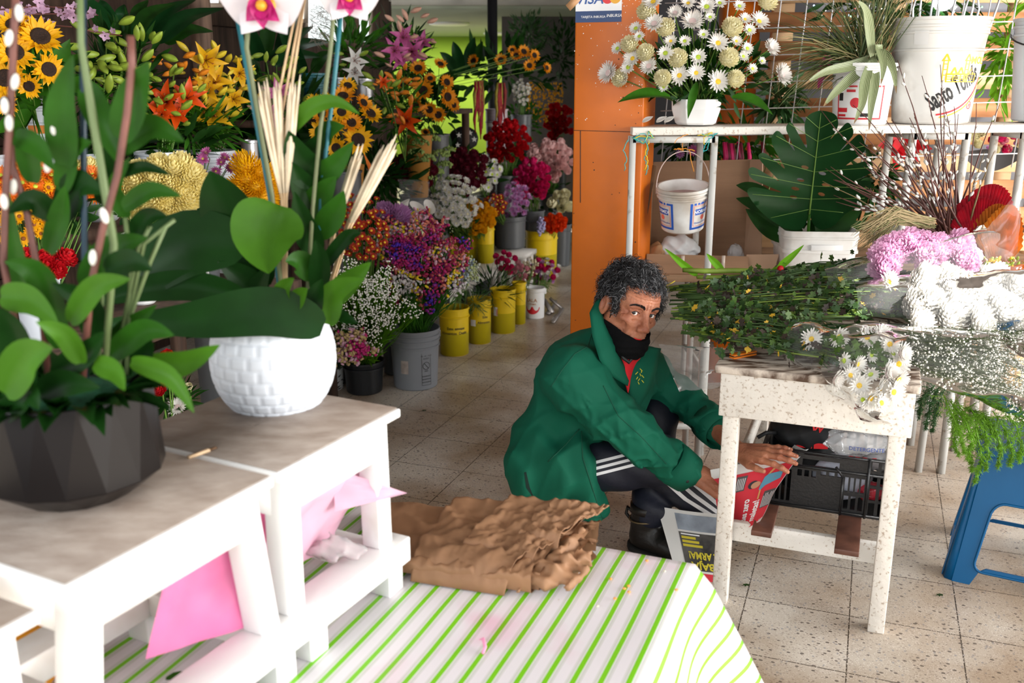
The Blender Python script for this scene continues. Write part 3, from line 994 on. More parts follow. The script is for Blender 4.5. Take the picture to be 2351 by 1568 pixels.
obj('red_mark', rm, mat('print_bright_red', (0.7, 0.015, 0.02), 0.5), hb2)
clearbag = film('clear_bag', (0.93, 0.94, 0.97), 0.28, 0.7, 30, 0.12)
P = T(ca - 0.10, cb_ + 0.06, 0.470)
db = thing('detergent_bag', 'clear printed detergent bag hanging over the crate edge', 'bag', (P.x, P.y, 0.268))
obj('bag_film', crumple(P, (0.10, 0.055, 0.048), 9, 0.006, amp=0.5, fr=3), clearbag, db)
obj('bag_fill', crumple(P + Vector((-0.02, 0.03, -0.12)), (0.09, 0.07, 0.075), 10, 0.008, lo=0.269), mat('bag_powder', (0.55, 0.57, 0.66), 0.6, 0.3, 20), db)
lt = MB()
def on_det(p):
 return P + ex * p[0] + Vector((0, 0, p[1])) - ey * (0.064 - p[0] ** 2 * 2.5 - p[1] ** 2 * 3)
add_fn(lt, text_geo('DETERGENTE', 0.016, 0.015), lambda p: on_det((p[0] + 0.028, p[1] + 0.002)))
obj('lettering', lt, mat('print_indigo', (0.04, 0.07, 0.25), 0.5), db)
l2_ = MB()
for x in (-0.018, 0.0, 0.02, 0.045):
 add_fn(l2_, rect(x, -0.034, x + 0.012, -0.022, 2), on_det)
obj('red_print', l2_, red_print, db)
for k, (dx, dy, dz, r, col, lab) in enumerate(((-0.03, 0.13, 0.13, 0.055, (0.75, 0.74, 0.76), 'crumpled white wrapper at the right end of the crate'), (-0.05, 0.06, 0.05, 0.045, (0.55, 0.03, 0.05), 'shiny red wrapper behind the crate slots'), (-0.10, 0.10, 0.04, 0.05, (0.50, 0.53, 0.60), 'silver wrapper low in the crate beside the red one'))):
 tag(obj('wrapper', crumple(T(ca + dx, cb_ + dy, 0.262 + dz + 0.01), (r, r * 0.8, r * 0.7), 20 + k, 0.006, 0.6, 3, lo=0.269), mat('wrapper_%s' % ('white', 'red', 'silver')[k], col, 0.25, spec=0.7)), lab, 'wrapper')
# orange pocket knife on the table corner
A, B = G(1680, 818, ZT + 0.008), G(1732, 808, ZT + 0.008)
kn = thing('pocket_knife', 'orange folding knife on the table corner', 'knife', (A + B) / 2 - Vector((0, 0, 0.008)))
for k, dz in enumerate((-0.0035, 0.0045)):
 obj('handle_scale', MB().bar(A + Vector((0, 0, dz - 0.001)), B + Vector((0, 0, dz - 0.001)), 0.022, 0.0058, up=(0, 0, 1)), mat('orange_handle', (0.80, 0.20, 0.015), 0.3), kn, bevel=0.002)
obj('blade', MB().bar(A, B, 0.019, 0.002, up=(0, 0, 1)), mat('dark_steel', (0.08, 0.07, 0.06), 0.3, metal=0.8), kn)

# ------------------------------------------------------------------ blue plastic stool
bluep = mat('blue_plastic', (0.002, 0.085, 0.22), 0.36, 0.08, 4, spec=0.3)
P = G(2205, 1337)
bs = thing('plastic_stool', 'blue plastic stool with window cut sides under the fern', 'stool', (P.x + 0.20, P.y + 0.16, 0))
BW, BT, BH = 0.41, 0.30, 0.415
SR = -0.50
SC = P + Matrix.Rotation(SR, 3, 'Z') @ Vector((0.150, 0.205, 0))
def stool_side(k):
 M = Matrix.Translation((SC.x, SC.y, 0)) @ Matrix.Rotation(SR + k * math.pi / 2, 4, 'Z')
 def fn(p):
  f = p.y / BH
  w = BW + (BT - BW) * f
  return M @ Vector((p.x * w / BW, -w / 2 + 0.012 * f + p.z, p.y))
 return fn
h = BW / 2 - 0.030
outer = [(-h, 0), (-h + 0.05, 0), (-h + 0.068, 0.045), (-h + 0.085, 0.058), (h - 0.085, 0.058), (h - 0.068, 0.045), (h - 0.05, 0), (h, 0), (h, BH), (-h, BH)]
win = []
for cx, cz, a0 in ((1, 1, 0), (-1, 1, 1), (-1, -1, 2), (1, -1, 3)):
 for k in range(7):
  a = (a0 + k / 6) * math.pi / 2
  r = 0.045 if cz > 0 else 0.028
  w_ = (0.112 if cz > 0 else 0.125)
  win.append((cx * (w_ - r) + r * math.cos(a), (0.205 if cz > 0 else 0.105) + cz * (0.06 - r) + r * math.sin(a)))
for k in range(4):
 obj('side', MB().plate(outer, [win], 0.005, fn=stool_side(k)), bluep, bs, smooth=False, bevel=0.0015)
 f0, f1 = stool_side(k), stool_side((k + 1) % 4)
 c = MB()
 zz = [0, 0.1, 0.2, 0.3, BH]
 vs_ = []
 for z in zz:
  A, B = f0(Vector((h, z, 0))), f1(Vector((-h, z, 0)))
  mid = (A + B) / 2 + ((A + B) / 2 - Vector((SC.x, SC.y, z))).normalized() * 0.010
  vs_ += [A, mid, B]
 c.add(vs_, [(3 * i + j, 3 * i + j + 1, 3 * i + j + 4, 3 * i + j + 3) for i in range(4) for j in (0, 1)])
 o_ = obj('leg', c, bluep, bs)
 md = o_.modifiers.new('thick', 'SOLIDIFY'); md.thickness = 0.006
MT = Matrix.Translation((SC.x, SC.y, 0)) @ Matrix.Rotation(SR, 4, 'Z')
top = MB().plate(rsq(BT / 2 + 0.012, 0.05), [[(0.02 * math.cos(a * 0.785), 0.02 * math.sin(a * 0.785)) for a in range(8)]], 0.022, fn=lambda p: MT @ Vector((p.x, p.y, BH + p.z)))
obj('seat', top, bluep, bs, bevel=0.006)
winr = MB()
for k in range(1):
 f0 = stool_side(0)
 winr.tube([f0(Vector((x, z, -0.003))) for x, z in win + win[:2]], 0.004, 6)
obj('window_rim', winr, bluep, bs)

# ------------------------------------------------------------------ striped cloth table in front
ZC = 0.60
def cloth_mat():
 m = bpy.data.materials.new('striped_oilcloth')
 m.use_nodes = True
 nt = m.node_tree
 N, L = nt.nodes.new, nt.links.new
 b = nt.nodes['Principled BSDF']
 uv = N('ShaderNodeUVMap')
 sp_ = N('ShaderNodeSeparateXYZ')
 L(uv.outputs[0], sp_.inputs[0])
 d = N('ShaderNodeMath'); d.operation = 'MULTIPLY'; d.inputs[1].default_value = 1 / 0.0402
 L(sp_.outputs[0], d.inputs[0])
 fr = N('ShaderNodeMath'); fr.operation = 'FRACT'
 L(d.outputs[0], fr.inputs[0])
 r = N('ShaderNodeValToRGB')
 r.color_ramp.interpolation = 'CONSTANT'
 wht_, gr, gy = (0.80, 0.77, 0.80, 1), (0.20, 0.60, 0.01, 1), (0.52, 0.56, 0.47, 1)
 E_ = r.color_ramp.elements
 E_[0].position, E_[0].color = 0.0, wht_
 E_[1].position, E_[1].color = 0.22, gy
 for p_, c_ in ((0.25, wht_), (0.28, gy), (0.33, wht_), (0.38, gr), (0.60, wht_), (0.66, gy), (0.71, wht_), (0.74, gy), (0.77, wht_)):
  e = E_.new(p_); e.color = c_
 L(fr.outputs[0], r.inputs[0])
 tc = N('ShaderNodeTexCoord')
 n = N('ShaderNodeTexNoise'); n.inputs['Scale'].default_value = 4.5; n.inputs['Detail'].default_value = 3
 L(tc.outputs['Object'], n.inputs['Vector'])
 r2 = N('ShaderNodeValToRGB')
 r2.color_ramp.elements[0].position, r2.color_ramp.elements[1].position = 0.58, 0.8
 r2.color_ramp.elements[0].color = (1, 1, 1, 1)
 r2.color_ramp.elements[1].color = (1, 0.62, 0.74, 1)  # pink patches put the pinkish light on the cloth into its colour
 L(n.outputs['Fac'], r2.inputs[0])
 mx = N('ShaderNodeMix'); mx.data_type = 'RGBA'; mx.blend_type = 'MULTIPLY'; mx.inputs[0].default_value = 1
 L(r.outputs[0], mx.inputs[6]); L(r2.outputs[0], mx.inputs[7])
 L(mx.outputs[2], b.inputs['Base Color'])
 b.inputs['Roughness'].default_value = 0.42
 return m
C0, C1 = G(1596, 1295, ZC), G(1478, 1563, ZC)       # right edge of the table, far to near
ct = thing('cloth_table', 'low table under the green striped oilcloth', 'table', (C0.x - 0.5, C0.y - 0.4, 0))
ed = (C0 - C1).normalized()
el = Vector((-ed.y, ed.x, 0))                        # to the left
obj('table_top', MB().add([C0 - el * -0.01 - ed * 0.012 + Vector((0, 0, z)) + el * a - ed * b for z in (-0.03, -0.004) for b in (0, 1.0) for a in (0, 1.35)], [(0, 2, 3, 1), (4, 5, 7, 6), (0, 1, 5, 4), (2, 6, 7, 3), (0, 4, 6, 2), (1, 3, 7, 5)]), worn, ct)
for a, b in ((0.05, 0.05), (1.25, 0.05), (0.05, 0.9), (1.25, 0.9)):
 q = C0 + el * a - ed * b
 obj('leg', MB().bar((q.x, q.y, 0), (q.x, q.y, ZC - 0.03), 0.05, up=(0, 1, 0)), worn, ct)
cl = MB()
uvs = []
NB, NA, ND = 60, 60, 26
rows_ = []
for j in range(NB + 1):
 fb = j / NB
 b = fb * 0.98
 row = []
 for i in range(NA + 1 + ND):
  if i <= NA:
   a = 1.35 * (1 - i / NA)
   wob = 0.004 * math.sin(a * 31 + b * 9) * max(0, min(1, (a - 0.5) / 0.3))
   p = C0 + el * a - ed * b + Vector((0, 0, 0.0015 * math.sin(a * 13) * math.sin(b * 17)))
   row.append((p, -a + wob))
  else:
   f = (i - NA) / ND
   d = f * 0.30
   corner = math.exp(-(b / 0.12) ** 2)
   fl = 0.125 * f + (0.045 * f * corner)
   wav = 0.014 * f * math.sin(b * 21 + 1.0)
   drop = d * 0.93 - 0.005 * math.sin(f * 3)
   p = C0 - ed * b - el * (fl * 0.75 + wav + 0.012 * min(1, f * 6)) - Vector((0, 0, drop)) + ed * (0.05 * f * corner)
   row.append((p, d + 0.02 * math.sin(b * 10) * f))
 rows_.append(row)
w_ = NA + 1 + ND
cl.add([p for r_ in rows_ for p, _ in r_], [(j * w_ + i, j * w_ + i + 1, (j + 1) * w_ + i + 1, (j + 1) * w_ + i) for j in range(NB) for i in range(w_ - 1)])
uvs = [(u_, 0.0) for r_ in rows_ for _, u_ in r_]
# the far edge hangs down too
o0 = len(cl.v)
fv, fu = [], []
for j in range(13):
 for i in range(NA + 1):
  a = 1.35 * (1 - i / NA)
  f = j / 12
  fv.append(C0 + el * a + ed * (0.035 * f + 0.012 * f * math.sin(a * 24)) - Vector((0, 0, 0.30 * f)))
  fu.append((-a, 0))
cl.add(fv, [(j * (NA + 1) + i, (j + 1) * (NA + 1) + i, (j + 1) * (NA + 1) + i + 1, j * (NA + 1) + i + 1) for j in range(12) for i in range(NA)])
co = put('oilcloth', mesh_uv(cl, 'oilcloth', cloth_mat(), uvs + fu), None)
tag(co, 'white oilcloth with bright green stripes draped over the low table', 'tablecloth')
md = co.modifiers.new('thick', 'SOLIDIFY'); md.thickness = 0.0012; md.offset = 1
# crumbs
crumb = mat('orange_crumb', (0.85, 0.36, 0.10), 0.6)
crumbw = mat('pale_crumb', (0.72, 0.66, 0.52), 0.6)
for k, (px, py) in enumerate(((1443, 1346), (1444, 1360), (1433, 1352), (1485, 1288), (1412, 1375), (1553, 1355), (1402, 1330), (1372, 1392), (1526, 1312))):
 P = G(px, py, ZC + 0.003)
 tag(obj('crumb', MB().ball(P + Vector((0, 0, 0.001)), (0.0036 if k < 6 else 0.0028, 0.003, 0.0022), n=7, m=5), crumb if k not in (7, 8) else crumbw), 'small crumb lying on the striped oilcloth', 'crumb', 'crumbs on the oilcloth')
P = G(1108, 1500, ZC + 0.003)
tag(obj('petal', MB().tube([P, P + Vector((0.004, 0.012, 0.004)), P + Vector((0.0, 0.024, 0.012)), P + Vector((-0.006, 0.03, 0.006))], [0.003, 0.003, 0.0028, 0.001], 6), mat('pink_scrap', (0.80, 0.30, 0.48), 0.5)), 'thin pink scrap curled on the oilcloth near the front', 'scrap')

# kraft paper, folded flat and crumpled
kraft = mat('kraft_paper', (0.30, 0.155, 0.078), 0.65, 0.18, 7, bump=0.35, bscale=14, bdist=0.02)
ka0, ka1, kb0, kb1 = G(830, 1130, ZC + 0.05), G(850, 1315, ZC + 0.003), G(1392, 1196, ZC + 0.045), G(1222, 1372, ZC + 0.003)
kp = thing('kraft_paper', 'folded crumpled brown kraft paper on the striped oilcloth', 'paper', ((ka0 + kb1) / 2).xy.to_3d() + Vector((0, 0, ZC)))
def kpt(u, v):                                  # u along the roll, v from its back edge to its front edge
 p = (ka0 * (1 - u) + kb0 * u) * (1 - v) + (ka1 * (1 - u) + kb1 * u) * v
 return Vector((p.x, p.y, ZC))
def crease(u, v, seed):
 """flat facets between sharp creases, finer towards the crumpled right end"""
 z = 0.0
 for fr, am in ((3.0, 0.012), (7.0, 0.010 * u), (15.0, 0.008 * u * u)):
  q = Vector((u * fr * 1.6 + seed, v * fr, seed))
  z += am * (1 - 2 * abs(noise.noise(q)))
 return z
def klayer(u0, u1, v0, v1, hgt, seed):
 def fn(u, w):
  a = w * 2 * math.pi
  cy, sz = 0.5 - 0.5 * math.cos(a), math.sin(a)
  uu = u0 + (u1 - u0) * u
  if u > 0.94:
   uu += 0.05 * noise.noise(Vector((w * 5, seed, 0))) * (u - 0.94) / 0.06
  p = kpt(uu, v0 + (v1 - v0) * cy)
  z = hgt * math.copysign(abs(sz) ** 0.5, sz) * (0.8 + 0.35 * u) * (1.1 - 0.25 * cy) + hgt + (crease(uu, cy, seed) if sz > 0 else 0)
  p.z = max(ZC + 0.002, ZC + z)
  return p
 return fn
for k, (u1, v0, v1, hg) in enumerate(((0.97, 0.0, 1.0, 0.019), (1.0, 0.10, 0.93, 0.014), (1.02, 0.25, 0.85, 0.009))):
 obj('fold', MB().grid(klayer(0.0, u1, v0, v1, hg, k * 3.1 + 1), 90, 72), kraft, kp)
def kflap(seed, u0, u1, v0, v1, zz, sk):
 def fn(u, v):
  vv = v0 + (v1 - v0) * v
  uu = u0 + (u1 - u0) * u + sk * v + 0.012 * noise.noise(Vector((v * 9, 0, seed))) * (1 - u)
  p = kpt(uu, vv)
  z = zz * (1.0 - 0.22 * v) + crease(uu, vv, seed)
  if v > 0.84:
   z = z + ((v - 0.84) / 0.16) ** 2 * (0.004 - z)
  p.z = max(ZC + 0.004, ZC + z)
  return p
 return fn
q_ = kpt(0.93, 0.56)
obj('crumpled_end', crumple((q_.x, q_.y, ZC + 0.026), (0.075, 0.11, 0.03), 77, 0.005, 1.1, 3.0, lo=ZC + 0.002), kraft, kp)
for q in ((2.0, 0.40, 0.99, 0.02, 1.04, 0.052, -0.14), (5.0, 0.62, 1.01, 0.0, 0.86, 0.060, -0.10), (9.0, 0.80, 1.0, 0.03, 0.62, 0.066, -0.04)):
 fo_ = obj('torn_flap', MB().grid(kflap(*q), 56, 40), kraft, kp)
 md = fo_.modifiers.new('thick', 'SOLIDIFY'); md.thickness = 0.0012

# ------------------------------------------------------------------ white benches in front, end to end
SA, SB = G(920, 935, 0.95), G(150, 1345, 0.95)      # the long right edge of the bench tops
bd = (SA - SB).normalized()
bl_ = Vector((-bd.y, bd.x, 0))
SLEN = (SA - SB).length
white_b = mat('bench_white', (0.82, 0.81, 0.80), 0.5, col2=(0.66, 0.60, 0.54), scale=5, thresh=(0.25, 0.42), bump=0.15, bscale=20)
grey_top = mat('grey_worn_top', (0.36, 0.30, 0.255), 0.6, col2=(0.24, 0.185, 0.15), scale=9, thresh=(0.3, 0.7), stretch=(2, 4, 4), bump=0.2, bscale=30)
def Bp(x, y, z):                                # x along from the near end, y to the left
 p = SB + bd * x + bl_ * y
 return Vector((p.x, p.y, z))
def bbox(mb, x0, x1, y0, y1, z0, z1, sh=0.0, sx=0.0):
 vs_ = [Bp(x + (sx if z == z0 else 0), y + (sh if z == z0 else 0), z) for z in (z0, z1) for y in (y0, y1) for x in (x0, x1)]
 return mb.add(vs_, [(0, 2, 3, 1), (4, 5, 7, 6), (0, 1, 5, 4), (2, 6, 7, 3), (0, 4, 6, 2), (1, 3, 7, 5)])
def bench(label, x0, x1, wd_, zt_, zf, splay, name='bench'):
 t = thing(name, label, 'bench', Bp((x0 + x1) / 2, wd_ / 2, zf), 'white benches in front')
 obj('bench_top', bbox(MB(), x0, x1, 0, wd_, zt_ - 0.018, zt_ - 0.002), white_b, t, bevel=0.003)
 obj('worn_surface', bbox(MB(), x0 + 0.004, x1 - 0.004, 0.006, wd_ - 0.006, zt_ - 0.0019, zt_), grey_top, t)
 for y in (0.018, wd_ - 0.04):
  obj('apron', bbox(MB(), x0 + 0.025, x1 - 0.025, y, y + 0.02, zt_ - 0.085, zt_ - 0.018), white_b, t)
 for x in (x0 + 0.02, x1 - 0.04):
  obj('end_apron', bbox(MB(), x, x + 0.02, 0.038, wd_ - 0.04, zt_ - 0.085, zt_ - 0.018), white_b, t)
 for x, sx in ((x0 + 0.022, -splay), (x1 - 0.062, splay)):
  for y in (0.014, wd_ - 0.052):
   obj('leg', bbox(MB(), x, x + 0.04, y, y + 0.038, zf, zt_ - 0.018, 0.0, sx), white_b, t, bevel=0.003)
 return t
xs = (G(632, 1088, 0.95) - SB).dot(bd)
bench('white bench with the white pot, at the far end of the row', xs + 0.006, SLEN, 0.325, 0.95, 0.70, 0.004)
bench('white bench with the dark faceted pot, nearest the striped cloth', 0.0, xs - 0.004, 0.325, 0.95, 0.70, 0.03)
bench('white bench cut off by the bottom left corner', -0.48, -0.035, 0.325, 0.94, 0.62, 0.0)
# low white bench under them
lowb = thing('low_bench', 'low white slatted bench carrying the other white benches', 'bench', Bp(0.5, 0.16, ZC))
for y in (-0.004, 0.27):
 obj('long_rail', bbox(MB(), -0.10, SLEN + 0.012, y, y + 0.062, 0.652, 0.70), white_b, lowb, bevel=0.003)
for x in (0.05, xs - 0.02, SLEN - 0.07):
 obj('cross_rail', bbox(MB(), x, x + 0.05, 0.058, 0.27, 0.655, 0.698), white_b, lowb, bevel=0.003)
for x in (0.0, xs - 0.02, xs + 0.06, SLEN - 0.045):
 for y in (0.006, 0.28):
  obj('foot', bbox(MB(), x, x + 0.045, y, y + 0.045, ZC, 0.655), white_b, lowb, bevel=0.003)
# pink sheets kept under the benches
pinkf = mat('pink_film', (0.88, 0.22, 0.45), 0.3, 0.15, 5, trans=0.3)
palep = mat('pale_pink_film', (0.90, 0.56, 0.70), 0.25, 0.12, 5, trans=0.35)
def sheet(pts, seed, amp=0.012, n=18):
 a, b, c, d = [Vector(p) for p in pts]
 def fn(u, v):
  p = (a * (1 - u) + b * u) * (1 - v) + (d * (1 - u) + c * u) * v
  nr = (b - a).cross(d - a).normalized()
  return p + nr * amp * (noise.noise(Vector((u * 3 + seed, v * 3, 0))) + 0.5 * abs(noise.noise(Vector((u * 8, v * 8 + seed, 0)))))
 return MB().grid(fn, n, n)
x1_ = SLEN - 0.06
ps_ = obj('pink_sheet', sheet((Bp(xs + 0.05, 0.10, 0.705), Bp(x1_ - 0.02, 0.10, 0.705), Bp(x1_ + 0.03, 0.05, 0.86), Bp(xs + 0.07, 0.07, 0.865)), 1), palep)
tag(ps_, 'pale pink plastic sheets stored under the far white bench', 'plastic sheet')
ps2 = obj('pink_sheet', sheet((Bp(xs + 0.05, 0.16, 0.705), Bp(x1_ - 0.05, 0.16, 0.705), Bp(x1_ + 0.02, 0.13, 0.845), Bp(xs + 0.05, 0.12, 0.86)), 4), pinkf)
tag(ps2, 'hot pink plastic sheet behind the pale ones under the far bench', 'plastic sheet')
A = G(936, 1132, 0.80)
ps3 = obj('pink_sheet', sheet((Bp(x1_ - 0.06, 0.06, 0.79), A, A + Vector((-0.012, 0.0, 0.004)), Bp(x1_ - 0.04, 0.075, 0.86)), 7, 0.004), palep)
tag(ps3, 'corner of a pink sheet poking out past the far bench leg', 'plastic sheet')
ps4 = obj('pink_sheet', sheet((Bp(xs - 0.16, 0.12, 0.704), Bp(xs - 0.03, 0.05, 0.704), Bp(xs - 0.02, 0.05, 0.86), Bp(xs - 0.10, 0.11, 0.86)), 9, 0.006), pinkf)
tag(ps4, 'hot pink sheet leaning under the bench of the dark pot', 'plastic sheet')
scr = obj('scrap', crumple(Bp(xs + 0.20, 0.065, 0.722), (0.07, 0.022, 0.022), 31, 0.005, 0.8, 3, lo=0.701), film('scrap_film', (0.86, 0.72, 0.74), 0.35, 0.8, 30))
tag(scr, 'crumpled clear wrapper under the far white bench', 'wrapper')
ob_ = G(75, 1500, 0.64)
cb2 = obj('orange_block', MB().box((ob_.x - 0.01, ob_.y, 0.636), (0.09, 0.07, 0.068), None), mat('orange_card', (0.85, 0.33, 0.01), 0.5), bevel=0.003)
tag(cb2, 'orange card box between the benches at the lower left', 'box')

# ------------------------------------------------------------------ the crouching person
J = Yp
def A3(p):
 return np.array(p, np.float32)
man = thing('person', 'crouching person in a green work coat and black face mask, hands on newspaper', 'person', (0.42, 2.9, 0))
skin = mat('skin', (0.47, 0.19, 0.105), 0.42, col2=(0.31, 0.10, 0.055), scale=22, thresh=(0.28, 0.62), bump=0.5, bscale=130, bdist=0.005, sss=0.08, spec=0.35)
# head frame: x to his left, y out of the face, z up
HC = J(1446, 706, 2.87)
hf = Vector((0.40, -0.90, -0.10)).normalized()
hup = Vector((0.27, 0.02, 1.0))
hx = hf.cross(hup).normalized() * -1
hup = hf.cross(hx).normalized() * -1
if hup.z < 0:
 hup.negate()
hx = hup.cross(hf).normalized() * -1
HS = 0.985
HM4 = Matrix((( -hx.x * -HS, hf.x * HS, hup.x * HS, HC.x), (-hx.y * -HS, hf.y * HS, hup.y * HS, HC.y), (-hx.z * -HS, hf.z * HS, hup.z * HS, HC.z), (0, 0, 0, 1)))
EYE = 0.0315
def d_jaw(P):
 d = d_ell(P, (0, 0.022, -0.035), (0.064, 0.070, 0.080))
 d = smin(d, d_cap(P, (-0.02, 0.062, -0.100), (0.02, 0.062, -0.100), 0.022), 0.04)
 d = smin(d, d_cap(P, (-0.055, 0.0, -0.06), (-0.025, 0.055, -0.098), 0.018, 0.018), 0.03)
 d = smin(d, d_cap(P, (0.055, 0.0, -0.06), (0.025, 0.055, -0.098), 0.018, 0.018), 0.03)
 return d
def d_head(P):
 X = np.abs(P[..., 0])
 Q = np.stack([X, P[..., 1], P[..., 2]], -1)
 d = d_ell(P, (0, -0.014, 0.036), (0.077, 0.097, 0.084))
 d = smin(d, d_jaw(P), 0.03)
 d = smin(d, d_ell(P, (0, 0.045, 0.045), (0.058, 0.042, 0.050)), 0.03)
 d = smin(d, d_ell(Q, (0.043, 0.058, -0.026), (0.024, 0.022, 0.018)), 0.02)
 d = smin(d, d_cap(Q, (0.006, 0.086, 0.026), (0.046, 0.070, 0.024), 0.010, 0.008), 0.016)
 d = np.maximum(d, -(d_ell(Q, (EYE, 0.098, 0.005), (0.021, 0.020, 0.0135)))) if False else -smin(-d, d_ell(Q, (EYE, 0.095, 0.004), (0.020, 0.017, 0.013)), 0.012)
 d = smin(d, d_ell(Q, (EYE, 0.0715, 0.003), (0.0170, 0.0155, 0.0135)), 0.004)
 d = smin(d, d_cap(Q, (0.016, 0.084, -0.010), (0.046, 0.072, -0.013), 0.006, 0.004), 0.008)
 d = smin(d, d_cap(P, (0, 0.086, 0.018), (0, 0.112, -0.034), 0.0085, 0.0125), 0.014)
 d = smin(d, d_ell(Q, (0.0125, 0.100, -0.040), (0.0105, 0.013, 0.010)), 0.008)
 d = -smin(-d, d_ell(Q, (0.009, 0.104, -0.050), (0.0055, 0.008, 0.005)), 0.003)
 d = smin(d, d_cap(P, (-0.02, 0.080, -0.068), (0.02, 0.080, -0.068), 0.008), 0.012)
 for a_, b_, r_, k_ in (((0.0205, 0.095, -0.040), (0.036, 0.077, -0.078), 0.0034, 0.006), ((0.024, 0.0885, -0.0175), (0.046, 0.0725, -0.0205), 0.0012, 0.006), ((0.052, 0.066, -0.022), (0.046, 0.068, -0.062), 0.0014, 0.008), ((0.0065, 0.0965, 0.022), (0.0055, 0.094, 0.044), 0.0022, 0.004), ((0.050, 0.070, 0.004), (0.062, 0.056, 0.010), 0.0016, 0.004), ((0.050, 0.069, -0.003), (0.062, 0.055, -0.008), 0.0016, 0.004), ((0.016, 0.0885, 0.0165), (0.046, 0.074, 0.0145), 0.0020, 0.004)):
  d = -smin(-d, d_cap(Q, a_, b_, r_, r_ * 0.9), k_)
 d = -smin(-d, d_ell(Q, (0.064, 0.066, -0.055), (0.018, 0.016, 0.020)), 0.022)
 # almond openings of the eyes
 ey_ = d_ell(Q, (EYE + 0.0005, 0.092, 0.003), (0.0142, 0.022, 0.0056))
 d = np.maximum(d, -ey_)
 w = np.exp(-((P[..., 2] - 0.062) / 0.019) ** 2) * np.clip(P[..., 1] * 20 - 0.5, 0, 1)
 d = d + 0.0021 * w * np.sin((P[..., 2] - 4 * X * X + 0.16 * X) * 640)
 d = smin(d, d_cap(P, (0, -0.022, -0.05), (0.0, -0.045, -0.17), 0.056, 0.062), 0.03)
 # ears
 e = d_ell(Q, (0.083, -0.016, -0.008), (0.012, 0.021, 0.035), rot=((1, 0, 0), (0, 0.96, 0.28), (0, -0.28, 0.96)))
 e = -smin(-e, d_ell(Q, (0.095, -0.011, -0.004), (0.010, 0.011, 0.021)), 0.006)
 e = smin(e, d_cap(Q, (0.082, 0.000, -0.006), (0.084, -0.001, -0.016), 0.0055), 0.006)
 d = smin(d, e, 0.007)
 return d
bm = sdf_mb(d_head, (-0.11, -0.125, -0.19), (0.11, 0.13, 0.135), 0.0024, HM4)

def hand(M, curls, spread, thumb, mirror=1, scale=1.0, wrist_back=0.02):
 """palm and five bent fingers; x to the fingertips, y to the thumb side, z out of the back of the hand"""
 prims = []
 kn = [(0.092, 0.030, 0.004), (0.097, 0.010, 0.007), (0.092, -0.010, 0.005), (0.083, -0.028, 0.0)]
 wr = [(0.0, 0.014, 0), (0.0, 0.006, 0.002), (0.0, -0.006, 0.002), (0.0, -0.014, 0)]
 lens = [(0.042, 0.025, 0.020), (0.046, 0.029, 0.021), (0.043, 0.027, 0.021), (0.034, 0.020, 0.018)]
 rad_ = [(0.0098, 0.0088, 0.0078, 0.0064), (0.0100, 0.0090, 0.0080, 0.0066), (0.0096, 0.0086, 0.0076, 0.0062), (0.0086, 0.0076, 0.0068, 0.0056)]
 for k in range(4):
  prims.append((wr[k], kn[k], 0.0145, 0.0118, 0.012))
 prims.append(((-wrist_back, 0, 0), (0.004, 0, 0), 0.025, 0.0225, 0.014))
 prims.append(((0.02, 0.012, -0.006), (0.07, 0.0, -0.006), 0.018, 0.014, 0.014))
 nails = []
 for k in range(4):
  p = Vector(kn[k])
  a = 0
  yaw = spread[k]
  for j in range(3):
   a += curls[k][j]
   d = Vector((math.cos(a) * math.cos(yaw), math.sin(yaw), -math.sin(a)))
   q = p + d * lens[k][j]
   prims.append((tuple(p), tuple(q), rad_[k][j], rad_[k][j + 1], 0.0035 if j else 0.006))
   if j < 2:
    prims.append((tuple(q), tuple(q), rad_[k][j + 1] * 1.10, rad_[k][j + 1] * 1.10, 0.004))
   p = q
  nails.append((p - d * 0.006 + Vector((math.sin(a), 0, math.cos(a))) * rad_[k][3] * 0.75, a, yaw, rad_[k][3]))
 p = Vector((0.022, 0.022, -0.006))
 for j, (dx, dy, dz, L_, r0, r1) in enumerate(thumb):
  d = Vector((dx, dy, dz)).normalized()
  q = p + d * L_
  prims.append((tuple(p), tuple(q), r0, r1, 0.010 if j == 0 else 0.004))
  p = q
 # tendons and veins on the back
 for k in range(4):
  prims.append(((0.02, wr[k][1] * 1.1, 0.0135), (kn[k][0] - 0.006, kn[k][1], kn[k][2] + 0.0105), 0.0022, 0.0026, 0.004))
 prims.append(((0.015, 0.015, 0.0135), (0.05, 0.001, 0.016), 0.0018, 0.0018, 0.003))
 prims.append(((0.05, 0.001, 0.016), (0.075, -0.019, 0.0135), 0.0018, 0.0016, 0.003))
 my = mirror
 def fn(P):
  d = None
  for a, b, ra, rb, k in prims:
   a, b = (a[0], a[1] * my, a[2]), (b[0], b[1] * my, b[2])
   c = d_cap(P, a, b, ra, rb)
   d = c if d is None else smin(d, c, k)
  return d
 mb = sdf_mb(fn, (-wrist_back - 0.03, -0.105, -0.12), (0.20, 0.105, 0.045), 0.0023, M @ Matrix.Scale(scale, 4), 0)
 nb = MB()
 for p, a, yaw, r in nails:
  Mn = M @ Matrix.Scale(scale, 4) @ Matrix.Translation((p.x, p.y * my, p.z)) @ Matrix.Rotation(a, 4, 'Y')
  nb.ball((0, 0, 0), (0.0062, r * 0.72, 0.0016), Mn, n=10, m=6)
 return mb, nb
def frame3(P, d, back):
 x = Vector(d).normalized()
 z = (Vector(back) - x * x.dot(Vector(back))).normalized()
 y = z.cross(x)
 return Matrix(((x.x, y.x, z.x, P.x), (x.y, y.y, z.y, P.y), (x.z, y.z, z.z, P.z), (0, 0, 0, 1)))
